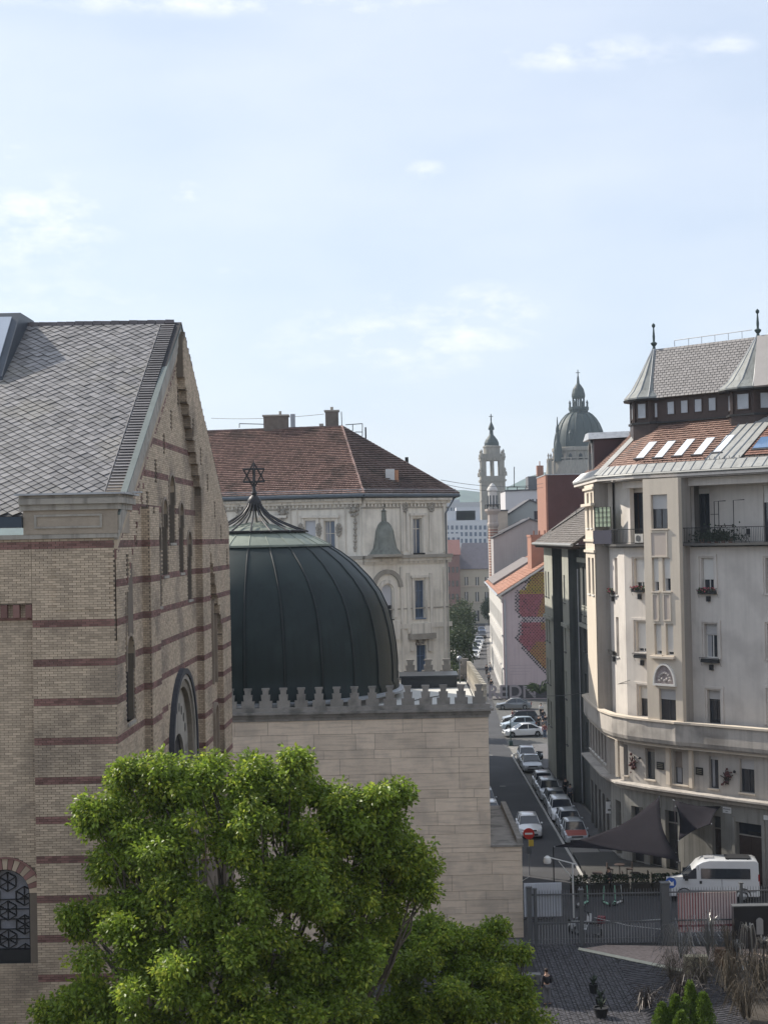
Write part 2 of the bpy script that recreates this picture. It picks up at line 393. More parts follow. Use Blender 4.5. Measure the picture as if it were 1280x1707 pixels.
# pale gravel strip and brick edging by the fence
a, b, c, d = ground(965, 1585), ground(1160, 1626), ground(1280, 1640), ground(1280, 1585)
g = MB(); g.zprism([(a.x, a.y), (b.x, b.y), (c.x, c.y), (d.x+2, d.y), (ground(1010, 1578).x, ground(1010, 1578).y)], .03, .07); struct('gravel_bed', g, mat('pink_gravel', (.33, .26, .22), rough=.95, var=.3, scale=6, bump=.6, bscale=40))
g = MB(); g.tube([(a.x, a.y, .06), (b.x, b.y, .06)], .11, 4); struct('bed_edging', g, mat('pale_edging', (.55, .53, .42), rough=.9, var=.15))
# hills
hm = mat('wooded_hill', (.05, .085, .06), rough=.95, var=.5, scale=.02)
def hill(name, pts, Y, depth):
    m = MB(); n = len(pts)
    top = [at(px, py, Y) for px, py in pts]
    rows = [[Vector((p.x, Y-depth, -1)) for p in top], [Vector((p.x, Y-depth*.5, p.z*.55+random.uniform(-4, 4))) for p in top], top, [Vector((p.x, Y+depth, -1)) for p in top]]
    for r in range(3):
        for k in range(n-1): m.q(rows[r][k], rows[r][k+1], rows[r+1][k+1], rows[r+1][k])
    o = m.build(name, hm, kind='structure', smooth=True)
hill('hills', [(-400, 850), (-100, 835), (200, 828), (450, 830), (650, 826), (720, 820), (742, 816), (775, 817), (800, 820), (850, 810), (880, 795), (905, 787), (960, 790), (1050, 800), (1200, 815), (1500, 830), (1900, 850)], 3000, 500)
hill('hills', [(-400, 862), (200, 850), (600, 846), (740, 842), (790, 838), (830, 842), (900, 835), (1200, 845), (1800, 860)], 2300, 300)

# ================================================================== SYNAGOGUE (striped brick, gabled)
yb = mat('yellow_brick', (.49, .39, .285), rough=.85, var=.10, scale=.6, island=.2, dirt=((.12, .10, .085), .55, .45), bump=.15)
rb = mat('red_brick', (.215, .118, .10), rough=.85, var=.16, scale=.8, island=.28, dirt=((.11, .075, .065), .6, .6), bump=.15)
mortar = mat('brick_mortar', (.17, .14, .11), rough=.95, var=.15)
stone_m = mat('pale_sandstone', (.36, .33, .285), rough=.8, var=.14, scale=1, streak=.4)
dark_st = mat('weathered_trim', (.10, .10, .10), rough=.7, var=.25, scale=1)
syn = thing('synagogue', 'large striped yellow and red brick building with steep slate gable roof, at the left', 'building', (-8.44, 48, 0))
K = (-8.44, 48.0)
fs = Frame((-30, 48.0), K)                      # side wall facing the camera, u=0 at X=-30
gd = Vector((.0234, 1)).normalized()
GW = 26.0
fg = Frame(K, (K[0]+gd.x*GW, K[1]+gd.y*GW))     # gable wall, u = distance from the near corner
XB = 21.56                                       # u of the corner in fs
C0, CH_, = 7.5, .0766                            # first course, course height
ZB = 23.0-.15                                    # bottom of the top band
def band(z, skiptop=False, lo=0):
    k = (ZB - z + .0001)/1.2256; f = k - math.floor(k)      # bands lie every 16 courses
    return f > .75+.0 or f < -.1
def isband(z):
    k = round((z-ZB)/CH_); return (k % 16) < 4
bricks_y, bricks_r, picks = MB(), MB(), []
def brickfield(fr, inside, zr, ur, d, bandok, L=.256, pick=None, gap=.012):
    k0 = int((zr[0]-ZB)/CH_)-1
    k = k0
    while ZB+k*CH_ < zr[1]:
        z = ZB+k*CH_; zc = z+CH_/2; k += 1
        if z < zr[0]-.001: continue
        red = ((k-1) % 16) < 3 and bandok(zc)
        off = 0 if k % 2 else L/2; n = int((ur[1]-ur[0])/L)+2
        for j in range(n):
            a = ur[0]+(j-1)*L+off; b = a+L; a = max(a, ur[0]); b = min(b, ur[1])
            if b-a < .06 or not inside((a+b)/2, zc, (b-a)/2): continue
            pr = random.uniform(.006, .014)
            if pick and pick((a+b)/2, zc) and b-a > L*.95 and len(picks) < 300: picks.append((fr, a, z, d+pr, red)); continue
            A, B_, C_, D_ = a+gap/2, b-gap/2, z+.006, z+CH_-.004
            M_ = bricks_r if red else bricks_y
            p = [fr.pt(A, C_, d+pr), fr.pt(B_, C_, d+pr), fr.pt(B_, C_, d-.02), fr.pt(A, C_, d-.02), fr.pt(A, D_, d+pr), fr.pt(B_, D_, d+pr), fr.pt(B_, D_, d-.02), fr.pt(A, D_, d-.02)]
            i = len(M_.v); M_.v += [tuple(q) for q in p]
            M_.f += [(i, i+1, i+5, i+4), (i+4, i+5, i+6, i+7), (i+1, i+2, i+6, i+5), (i, i+4, i+7, i+3), (i, i+3, i+2, i+1)]
# side wall: pier (px 55..190) and recessed wall left of it under a red corbel
up0 = fs.uv(55, 1100)[0]
zcorb = fs.uv(30, 1008)[1]
ax0, ax1 = fs.uv(-34, 1500)[0], fs.uv(47, 1500)[0]; awz0 = fs.uv(20, 1612)[1]; awz1 = fs.uv(20, 1452)[1]
core = MB()
core.fb(fs, up0, XB-.004, 0, 23.3, -.5, -.02)
wallgrid(core, fs, 0, up0-.001, 0, zcorb, [(ax0, ax1, awz0, awz1)], d=-.22, t=.4)
core.fb(fs, 0, up0-.001, zcorb, 23.3, -.5, -.02)
core.build('wall', mortar, syn)
ra = (ax1-ax0)/2; uca = (ax0+ax1)/2; zsa = awz1-ra
def in_arch(u, z, e=0): return abs(u-uca) < ra+e and awz0-e*0 < z < zsa or (u-uca)**2+(z-zsa)**2 < (ra+e)**2 and z >= zsa
topband_only = lambda z: z > 22.5 or z < 21.2
pk = lambda u, z: XB-1.95 < u < XB and 20.9 < z < 22.8
brickfield(fs, lambda u, z, h: True, (C0, 23.25), (up0, XB), 0, topband_only, pick=pk)
brickfield(fs, lambda u, z, h: True, (zcorb, 23.25), (8.5, up0), 0, topband_only)
brickfield(fs, lambda u, z, h: not in_arch(u, z, .36), (C0, zcorb-.02), (8.5, up0), -.22, lambda z: False)
sp_ = MB(); spandrels(sp_, fs, ax0, ax1, awz1, -.6, -.221); sp_.build('arch_spandrel', mortar, syn)
# voussoirs round the arched window, alternating red and yellow
for k in range(17):
    a, b = math.pi*(k+.06)/17, math.pi*(k+.94)/17; m = MB()
    P = lambda t, r: (uca-r*math.cos(t), zsa+r*math.sin(t))
    m.prism(fs, [P(a, ra), P(b, ra), P(b, ra+.34), P(a, ra+.34)][::-1], -.24, -.19)
    m.build('voussoir', rb if k % 2 else yb, syn)
m = MB(); archband(m, fs, ax0-.34, ax1+.34, zsa, .05, -.22, -.15, n=16); m.build('hood_mould', rb, syn)
# corbel dentils
for k in range(12):
    u = up0-.12-k*.25*1.55/1.0
    m = MB(); m.fb(fs, u-.1, u+.1, zcorb-.42, zcorb-.01, -.22, -.03); m.build('corbel', rb if k % 1 == 0 else yb, syn)
m = MB(); m.fb(fs, 9, up0-.002, zcorb-.5, zcorb-.42, -.22, -.16); m.build('corbel_course', rb, syn)
# arched window with star tracery
wg = MB(); wg.fb(fs, ax0, ax1, awz0, awz1, -.58, -.52); win = wg.build('window', mat('leaded_glass', (.16, .17, .20), rough=.25, var=.25, scale=3, spec=.6), syn)
fm_ = MB(); archband(fm_, fs, ax0+.07, ax1-.07, zsa, .07, -.52, -.4, n=14); fm_.fb(fs, ax0, ax0+.07, awz0, zsa, -.52, -.4); fm_.fb(fs, ax1-.07, ax1, awz0, zsa, -.52, -.4); fm_.fb(fs, ax0, ax1, awz0, awz0+.42, -.52, -.38); fm_.build('window_frame', iron, win)
tr = MB(); s_ = .36
def bar(u0, z0, u1, z1, w=.028):
    L = math.hypot(u1-u0, z1-z0); du, dz = -(z1-z0)/L*w/2, (u1-u0)/L*w/2
    tr.prism(fs, [(u0+du, z0+dz), (u0-du, z0-dz), (u1-du, z1-dz), (u1+du, z1+dz)][::-1], -.52, -.46)
def inwin(u, z): return abs(u-uca) < ra-.1 and awz0+.4 < z < zsa or (z >= zsa and (u-uca)**2+(z-zsa)**2 < (ra-.05)**2)
hx = .60
row_ = 0; z = awz0+.42-hx
while z < awz1+hx:
    for cc in (-2, -1, 0, 1, 2):
        cu = uca+cc*hx*.866*1.0; cz = z+(hx*.75 if cc % 2 else 0)
        V = [(cu+hx*.5*math.sin(math.pi*q/3), cz+hx*.5*math.cos(math.pi*q/3)) for q in range(6)]
        for q in range(6):
            for (p0, p1) in ((V[q], V[(q+1) % 6]), ((cu, cz), V[q])):
                mu, mz = (p0[0]+p1[0])/2, (p0[1]+p1[1])/2
                if inwin(mu, mz): bar(*p0, *p1)
    z += hx*1.5
    row_ += 1
for q in range(9): zz = awz0+.42+q*.31; bar(uca-ra+.07, zz, uca+ra-.07, zz, .02) if zz < zsa else None
tr.build('tracery', iron, win)
# parapet block over the pier
pu0 = fs.uv(40, 860)[0]; pb0 = fs.uv(120, 890)[1]; pb1 = fs.uv(120, 850)[1]; pt = fs.uv(120, 822)[1]
m = MB(); m.fb(fs, pu0, XB+.12, pb0, pb1, -2.2, .12); m.build('parapet_block', mat('parapet_brick', (.33, .275, .215), rough=.85, var=.2, scale=1.2, bump=.2), syn)
m = MB(); m.fb(fs, pu0+.35, XB-.35, pb0+.18, pb0+.24, .12, .16); m.fb(fs, pu0+.35, XB-.35, pb1-.2, pb1-.14, .12, .16); m.fb(fs, pu0+.35, pu0+.42, pb0+.24, pb1-.2, .12, .16); m.fb(fs, XB-.42, XB-.35, pb0+.24, pb1-.2, .12, .16); m.build('parapet_panel_frame', stone_m, syn)
for q, (za, zb_, pr) in enumerate(((pb1, pb1+.18, .2), (pb1+.182, pb1+.36, .32), (pb1+.362, pt-.06, .24))):
    m = MB(); m.fb(fs, pu0-.1, XB+pr, za, zb_, -2.3, pr); m.build('cornice', stone_m, syn)
m = MB(); m.fb(fs, pu0-.2, XB+.42, pt-.058, pt, -2.4, .42); m.build('coping', zinc, syn)
for q in range(6):
    m = MB(); u = pu0+.5+q*.55; m.fb(fs, u, u+.25, pt+.003, pt+.05, -1.6+.2*(q % 2), -1.2+.2*(q % 2)); m.build('coping_clip', zinc, syn)
m = MB(); m.fb(fs, 8.5, XB+.1, pb0-.14, pb0-.005, -.3, .1); m.build('string_course', stone_m, syn)
m = MB(); m.fb(fs, 8.5, pu0-.01, fs.uv(20, 880)[1], fs.uv(20, 862)[1], -.6, .3); m.build('gutter', mat('dark_gutter', (.035, .05, .07), rough=.4, var=.1), syn)
# ---- gable wall: zones with different depth
ZE = 23.75; UA = 13.2
def px2g(px, py, d=0): return fg.uv(px, py, d)
APEX = 31.45
def rake(u): return ZE+(APEX-ZE)*(1-abs(u-UA)/UA)
P1a, P1b = 4.7, 6.6
P2a, P2b = 16.9, 19.2
P3a = 23.0
def zdiagR(u): return 28.9-(u-13.0)*1.02      # stepped diagonal to the right of the apex
def zdiagL(u): return 20.0+(u-1.6)*1.02
STEP = .46
def zone_d(u, z):
    us = math.floor(u/STEP)*STEP
    if u > 12.6 and z > zdiagR(us): return .34 if z > zdiagR(us)+0 else .05
    if u > P3a: return .34
    if P2a < u < P2b: return .34
    if P1a < u < P1b and z < 24.2 : return .28
    if z > zdiagL(us)+1.6 and u < 12.6: return .05
    return .05 if u > P1a else 0.0
# build core as columns
win_g = []   # slit and arched windows: (u0,u1,z0,z1,arch?)
def gw(x0, x1, ytop, ybot, d=.05, minw=.5):
    xm = (x0+x1)/2; u0 = fg.uv(x0, ytop, d)[0]; u1 = fg.uv(x1, ytop, d)[0]; uc = fg.uv(xm, ytop, d)[0]
    z1 = fg.uv(xm, ytop, d)[1]; z0 = fg.uv(xm, ybot, d)[1]; w = max(minw, u1-u0)
    return [uc-w/2, uc+w/2, z0, z1]
arch_w = [gw(281, 290, 792, 905), gw(270, 278, 832, 960), gw(298, 304.5, 838, 955), gw(262, 267, 878, 1012, minw=.45), gw(311.5, 318, 886, 1000), gw(210, 222, 1060, 1205, 0.0)]
slits = []
for (x, y) in ((297, 661), (285, 700), (310, 712), (273, 740), (323, 760), (259.5, 785), (335, 805), (245, 838), (347, 850), (228.5, 890), (358, 888), (212, 945), (368.5, 930)):
    u, z = fg.uv(x, y, .05); slits.append([u-.13, u+.13, z-.4, z+.4])
bigu0, bigz1 = fg.uv(286, 1140, .05)[0], fg.uv(297, 1135, .05)[1]
BU = [fg.uv(283, 1200, .05)[0], fg.uv(320, 1200, .05)[0]]; bigr = (BU[1]-BU[0])/2; bigc = (BU[0]+BU[1])/2; bigzs = bigz1-bigr
holes = arch_w+slits
def in_hole(u, z, h=0.0):
    for a in arch_w:
        if a[0]-.02 < u+h*.8 and u-h*.8 < a[1]+.02 and a[2] < z < a[3]: return True
    for a in slits:
        if a[0] < u+h*.5 and u-h*.5 < a[1] and a[2] < z < a[3]: return True
    r2 = (u-bigc)**2+(z-bigzs)**2
    if (z > bigzs and r2 < (bigr+.05)**2) or (z <= bigzs and abs(u-bigc) < bigr+.05): return True
    return False
gcore = MB()
cuts = sorted({0, P1a, P1b, P2a, P2b, P3a, GW, 12.6, *[round(h[k], 3) for h in holes for k in (0, 1)], *[i*STEP for i in range(int(GW/STEP)+1)], BU[0], BU[1]})
cuts = [c for c in cuts if 0 <= c <= GW]
for a, b in zip(cuts, cuts[1:]):
    if b-a < .002: continue
    um = (a+b)/2; ztop = min(rake(a), rake(b)); us = math.floor(um/STEP)*STEP
    lev = [0, ztop]
    if um > 12.6: lev.append(zdiagR(us))
    if P1a < um < P1b: lev.append(24.2)
    for h in holes:
        if h[0] < um < h[1]: lev += [h[2], h[3]]
    if BU[0] < um < BU[1]: lev += [4.0, bigz1]
    lev = sorted(l for l in set(lev) if 0 <= l <= ztop)
    for za, zb_ in zip(lev, lev[1:]):
        zm = (za+zb_)/2; dd = zone_d(um, zm)
        hole = any(h[0] < um < h[1] and h[2] < zm < h[3] for h in holes) or (BU[0] < um < BU[1] and 4.0 < zm < bigz1)
        gcore.fb(fg, a, b, za, zb_, -.6, dd-.02 if not hole else -.28)
    gcore.prism(fg, [(a, ztop-.001), (b, ztop-.001), (b, rake(b)), (a, rake(a))], -.6, .03) if abs(rake(b)-rake(a)) > .01 else None
gcore.build('wall', mortar, syn)
zs_list = [(0, P1a, 0.0), (P1a, P1b, .28), (P1b, P2a, .05), (P2a, P2b, .34), (P2b, P3a, .05), (P3a, GW, .34)]
def gin(dwant, lo, hi):
    def f(u, z, h):
        if z+.04 > rake(u)-.25: return False
        if in_hole(u, z, h): return False
        return abs(zone_d(u, z)-dwant) < .01
    return f
gband = lambda z: z < 23.5 or z > 24
for dw in (0.0, .28, .05, .34):
    rng_u = {0.0: (0, P1a), .28: (P1a, P1b), .05: (0, P3a), .34: (12.6, GW)}[dw]
    bo = {0.0: lambda z: z < 23.3, .28: lambda z: z < 23.3, .05: lambda z: z < 27, .34: lambda z: z < 24}[dw]
    brickfield(fg, gin(dw, 0, 0), (9.5, 31.2), rng_u, dw, bo)
# returns facing the camera on the projecting strips (bricks on their sides)
for (uu, d0, d1, z1) in ((P1a, 0.0, .28, 24.1), (P2a, .05, .34, 24.9), (P3a, .05, .34, 18.6)):
    fr2 = Frame(tuple(fg.pt(uu, 0, d0).xy), tuple(fg.pt(uu, 0, d1).xy))
    brickfield(fr2, lambda u, z, h: True, (9.5, z1), (0, d1-d0), 0.0, lambda z: z < 23.3, L=.15)
for k in range(int(12.6/STEP)+1, int(P3a/STEP)+1):         # stepped returns
    uu = k*STEP; zt = zdiagR(uu-STEP); zb_ = zdiagR(uu)
    if P2a < uu < P2b: continue
    m_ = MB(); fr2 = Frame(tuple(fg.pt(uu, 0, .05).xy), tuple(fg.pt(uu, 0, .34).xy))
    brickfield(fr2, lambda u, z, h: True, (zb_, zt), (0, .29), 0.0, lambda z: False, L=.15)
for k in range(24):                                          # little notches of the stepped frieze, left half
    u = 1.7+k*.44; z = zdiagL(u)+1.6+.1
    if z > rake(u)-1.4: continue
    m = MB(); m.fb(fg, u, u+.14, z-.1, z+.1, -.02, zone_d(u, z)+.03); m.build('frieze_notch', rb, syn)
bricks_y.build('yellow_bricks', yb, syn, kind='stuff'); bricks_r.build('red_bricks', rb, syn, kind='stuff')
bm_ = {}
for red in (False, True):
    m = MB(); m.box(.006, .25, -.03, 0, .006, .0726); bm_[red] = m.mesh('brick', rb if red else yb)
for fr, a, z, d, red in picks:
    o = bpy.data.objects.new('brick', bm_[red]); link(o); o.parent = syn
    p = fr.pt(a, z, d)-rloc(syn); o.location = p; o.rotation_euler = (0, 0, math.atan2(fr.t.y, fr.t.x))
# windows of the gable
trimm = mat('arch_trim', (.27, .22, .17), rough=.7, var=.2)
for a in arch_w:
    g = MB(); g.fb(fg, a[0], a[1], a[2], a[3], -.27, -.2); w = g.build('window', glass_m, syn)
    g = MB(); zs0 = a[3]-(a[1]-a[0])/2; spandrels(g, fg, a[0], a[1], a[3], -.2, .045); g.build('arch_spandrel', yb, w)
    g = MB(); dd = zone_d((a[0]+a[1])/2, a[3]); archband(g, fg, a[0], a[1], zs0, .1, dd, dd+.05, n=10, legs=.5); g.build('hood_mould', trimm, w)
    g = MB(); g.fb(fg, a[0]-.05, a[1]+.05, a[2]-.1, a[2], -.2, dd+.06); g.build('sill', stone_m, w)
for s in slits:
    m = MB(); m.fb(fg, s[0], s[1], s[2], s[3], -.28, -.26); m.build('slit', mat('slit_dark', (.02, .018, .018), var=.05), syn)
# big round arch window with stone rings and tracery
wb = MB(); wb.fb(fg, BU[0], BU[1], 4.0, bigz1, -.28, -.22); wbo = wb.build('window', glass_m, syn)
for i, (ri, w_, d1, mt) in enumerate(((bigr+.2, .22, .26, mat('ring_dark_stone', (.04, .042, .05), rough=.6, var=.25, scale=1)), (bigr+.0, .19, .2, stone_m), (bigr-.3, .29, .12, mat('ring_brown_stone', (.22, .19, .15), var=.2)))):
    m = MB(); archband(m, fg, bigc-ri, bigc+ri, bigzs, w_, -.2, d1, n=22, legs=bigzs-5); m.build('arch_ring', mt, wbo)
m = MB(); spandrels(m, fg, BU[0]-.3, BU[1]+.3, bigz1+.3, -.2, .06, n=16); m.build('arch_spandrel', yb, wbo)
m = MB(); inner = bigr-.3; tr_w = inner*.62
for k in range(14):
    a, b = math.pi*k/14, math.pi*(k+1)/14
    P = lambda t, r: (bigc-r*math.cos(t), bigzs+r*math.sin(t)-(0 if r == inner else .9))
    m.prism(fg, [P(a, tr_w), P(b, tr_w), P(b, inner), P(a, inner)][::-1], -.2, -.08)
m.fb(fg, bigc-inner, bigc-tr_w, 4, bigzs, -.2, -.08); m.fb(fg, bigc+tr_w, bigc+inner, 4, bigzs, -.2, -.08); m.build('tracery_plate', stone_m, wbo)
for k in range(9):
    a = math.pi*(k+.8)/10.6; u, z = bigc-(inner+tr_w)/2*math.cos(a), bigzs-.35+(inner+tr_w)/2*math.sin(a)
    m = MB(); m.prism(fg, [(u+.13*math.cos(q*math.pi/4), z+.19*math.sin(q*math.pi/4)) for q in range(8)], -.1, -.07); m.build('tracery_eye', glass_m, wbo)
for uu in (bigc-tr_w*.35, bigc+tr_w*.35):
    m = MB(); m.tube([fg.pt(uu, 4, -.1), fg.pt(uu, bigzs-.5, -.1)], .07, 8); m.build('mullion', stone_m, wbo)
# blind arches right
for (x, y) in ((353, 1003), (357, 1175)):
    u, z = fg.uv(x, y, .05); m = MB(); archband(m, fg, u-.5, u+.5, z-.5, .12, .05, .2, n=10, legs=3.2); m.build('blind_arch', trimm, syn)
# raking cornices
for sgn in (-1, 1):
    for (w0, w1, d1, mt) in ((-1.25, -.95, .06, rb), (-.93, -.66, .10, yb), (-.64, -.36, .13, stone_m), (-.34, .12, .17, stone_m), (.122, .2, .19, mat('green_copper', (.15, .175, .165), rough=.6, var=.2, scale=1.5, metal=.2))):
        ue = UA+sgn*(UA-.0); ze = ZE
        m = MB(); poly = [(ue, ze+w0), (UA, APEX+w0), (UA, APEX+w1), (ue, ze+w1)]
        if sgn > 0: poly = poly[::-1]
        m.prism(fg, poly[::-1], -.015, d1); m.build('raking_cornice', mt, syn)
# roof: diamond slates
slate = mat('diamond_slate', (.20, .188, .183), rough=.5, var=.16, scale=.5, island=.32, spec=.6, dirt=((.24, .22, .17), .4, .6))
XE = -30.0
def rp(x, v, h=0.0):       # v 0 eave .. 1 ridge
    y = 48.45+(K[1]+UA*gd.y-48.45)*v; z = 23.9+(APEX+.32-23.9)*v
    n = Vector((0, -(APEX+.32-23.9), (K[1]+UA*gd.y-48.45))).normalized()
    return Vector((x, y, z))+n*h
RL = math.hypot(K[1]+UA*gd.y-48.45, APEX+.32-23.9)
def xedge(v): return -8.44+.0234*(13.2*v)-.0
m = MB(); m.q(rp(XE, 0), rp(-8.4, 0), rp(xedge(1)+.2, 1), rp(XE, 1)); ridge_y = rp(0, 1).y
m.q((XE, ridge_y, APEX+.32), (xedge(1)+.2, ridge_y, APEX+.32), (-7.7, 48+GW+.3, 24.3), (XE, 48+GW+.3, 24.3))
roof = m.build('roof', mat('roof_underlay', (.035, .033, .035), var=.1), syn)
D = .41; picked = 0; smb = MB()
dm = MB(); e = .93
nrm = Vector((0, -(APEX+.32-23.9), (K[1]+UA*gd.y-48.45))).normalized(); tv = Vector((0, nrm.z, -nrm.y))
def diamond(c, mbx, s=1):
    a = D/2*.955; x = Vector((1, 0, 0)); up = tv
    P = [c-up*a*1.05+nrm*.045, c+x*a+nrm*.028, c+up*a+nrm*.012, c-x*a+nrm*.028]
    mbx.v += [tuple(p) for p in P]+[tuple(p-nrm*.02) for p in P]; i = len(mbx.v)-8
    mbx.f += [(i, i+1, i+2, i+3), (i, i+4, i+5, i+1), (i+3, i+7, i+4, i)]
rows = int(RL/(D/2)); dmesh = MB(); diamond(Vector((0, 0, 0)), dmesh); dmesh = dmesh.mesh('slate', slate)
for i in range(1, rows):
    v = (i*D/2)/RL
    x = xedge(v)-.62-(D/2 if i % 2 else 0)
    while x > XE+8.2:
        c = rp(x, v, random.uniform(0, .006))
        if picked < 300 and -15.4 < x < -10.9 and i < 22*2 and v > .05:
            o = bpy.data.objects.new('slate', dmesh); link(o); o.parent = roof; o.location = c-rloc(syn); picked += 1
        else: diamond(c+Vector((random.gauss(0, .006), 0, random.gauss(0, .004))), smb)
        x -= D
smb.build('slates', slate, roof, kind='stuff')
m = tiles([rp(xedge(0)-.58, .0), rp(xedge(0)-.0, .0), rp(xedge(1)-.0, .985), rp(xedge(1)-.58, .985)], .2, .6, .02, .004, False, .05)
m.build('verge_slates', mat('verge_slate', (.17, .16, .16), rough=.5, var=.2, island=.25), roof, kind='stuff')
m = MB(); m.tube([rp(xedge(.0)-.6, .0, .05), rp(xedge(1)-.6, .98, .05)], .022, 5); m.build('verge_batten', mat('verge_batten_grey', (.16, .155, .16)), roof)
m = MB()
for k in range(58):
    x = xedge(1)-.1-k*.36; w_ = random.uniform(-.012, .012); m.hexa([(x-.34, ridge_y-.16, APEX+.26), (x, ridge_y-.16, APEX+.26), (x, ridge_y+.16, APEX+.26), (x-.34, ridge_y+.16, APEX+.26), (x-.34, ridge_y-.05, APEX+.43+w_), (x, ridge_y-.05, APEX+.42+w_), (x, ridge_y+.05, APEX+.42+w_), (x-.34, ridge_y+.05, APEX+.43+w_)])
m.build('ridge_tiles', mat('ridge_tile', (.10, .085, .085), rough=.6, var=.2, island=.2), roof, kind='stuff')
# roof lantern at the top left of the picture
c0 = rp(-14.55, .80, 0); 
lz0, lz1 = rp(0, .72).z-.1, at(30, 528, 61).z
lan = MB(); xr = -14.05
prof = [(rp(0, .66).y, rp(0, .66).z-.3), (rp(0, .66).y-.02, rp(0, .66).z+.18), (ridge_y-1.3, lz1), (ridge_y+1.0, lz1), (ridge_y+2.6, APEX-1.2)]
def xz(mb_, x0, x1, prof, sh=0.0):
    n = len(prof); i = len(mb_.v); mb_.v += [(x0, y, z) for y, z in prof]+[(x1+sh*(z-29), y, z) for y, z in prof]
    mb_.f += [tuple(range(n)), tuple(range(2*n-1, n-1, -1))]+[(i_, (i_+1) % n, n+(i_+1) % n, n+i_) for i_ in range(n)]
xz(lan, -19, xr, prof); lo = lan.build('skylight_lantern', mat('lantern_lead', (.05, .06, .075), rough=.45, var=.2), syn)
y0, z0, y1, z1 = prof[1][0], prof[1][1], prof[2][0], prof[2][1]
nn_ = Vector((0, -(z1-z0), (y1-y0))).normalized()
for k in range(3):
    x1_ = xr-.28-k*1.35; x0_ = x1_-1.28
    P = [Vector((x0_, y0+(y1-y0)*.05, z0+(z1-z0)*.05)), Vector((x1_, y0+(y1-y0)*.05, z0+(z1-z0)*.05)), Vector((x1_, y0+(y1-y0)*.92, z0+(z1-z0)*.92)), Vector((x0_, y0+(y1-y0)*.92, z0+(z1-z0)*.92))]
    s = slab([p+nn_*.05 for p in P], .06); s.build('pane', glass_pale, lo)
# ================================================================== DOMED TEMPLE (travertine, merlons)
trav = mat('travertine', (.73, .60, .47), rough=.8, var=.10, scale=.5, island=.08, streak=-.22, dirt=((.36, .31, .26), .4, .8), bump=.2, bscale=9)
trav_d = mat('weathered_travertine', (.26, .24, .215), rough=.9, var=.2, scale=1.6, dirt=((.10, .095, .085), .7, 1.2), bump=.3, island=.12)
TX0, TX1, TY0, TY1, TZ = -16.0, 5.72, 88.0, 106.2, 13.35
tmp = thing('domed_temple', 'low pale stone building with dark green dome and stepped battlements', 'building', (-5, 88, 0))
tf = Frame((TX0, TY0), (TX1, TY0))
m = MB(); m.box(TX0, TX1-.005, TY0+.07, TY1, 0, TZ-.75); m.build('wall', mat('stone_joint', (.13, .11, .095), var=.1), tmp)
LBX, LBZ, LBY = 7.48, 5.25, 100.6
m = MB(); m.box(TX1, LBX-.005, TY0+.07, LBY, 0, LBZ-.06); m.build('low_block', mat('stone_joint', (.13, .11, .095)), tmp)
# ashlar blocks
blocks = []
z = 0.0; r = 0
while z < TZ-.75:
    h = random.choice((.78, .86, .92)) if r % 3 else .5
    if z+h > TZ-.78: h = TZ-.75-z
    u = -random.uniform(0, 1.5)+(8.0 if False else 0)
    xend = (TX1 if z+h > LBZ-.05 else LBX)
    if z < LBZ-.06 < z+h: h = LBZ-.06-z; xend = LBX
    while TX0+u < xend-.01:
        L = random.choice((1.1, 1.5, 1.9, 2.4, 2.9)); a = max(TX0, TX0+u); b = min(xend, TX0+u+L)
        if xend-b < .5: b = xend
        if b-a > .05: blocks.append((a, b, z, z+h))
        u = b-TX0
        if b >= xend: break
    z += h; r += 1
for (a, b, z0, z1) in blocks:
    if b < -10.2: continue
    m = MB(); p = random.uniform(0, .008); g_ = .008
    m.box(a+g_, b-g_, TY0-p, TY0+.08, z0+g_, z1-g_); m.build('stone_block', trav, tmp)
m = MB()                                                    # right return, jointed as one piece
for k in range(10):
    for j in range(8): m.box(LBX-.02, LBX+random.uniform(0, .01), TY0+j*1.55+.01, TY0+(j+1)*1.55-.01, k*.52+.01, (k+1)*.52-.01) if k < 10 else None
m.build('return_stones', trav, tmp, kind='stuff')
m = MB()
for k in range(14):
    for j in range(9): m.box(TX1-.01, TX1+random.uniform(0, .01), TY0+.1+j*2, TY0+.1+(j+1)*2-.02, LBZ+k*.52+.01, LBZ+(k+1)*.52-.01)
m.build('return_stones', trav, tmp, kind='stuff')
m = MB(); m.box(TX1+.005, LBX+.1, TY0-.1, LBY+.1, LBZ-.058, LBZ+.06); m.build('ledge_coping', trav_d, tmp)
m = MB(); m.box(LBX-.25, LBX+.08, TY0+.2, LBY, LBZ+.062, LBZ+.35); m.build('ledge_kerb', trav_d, tmp)
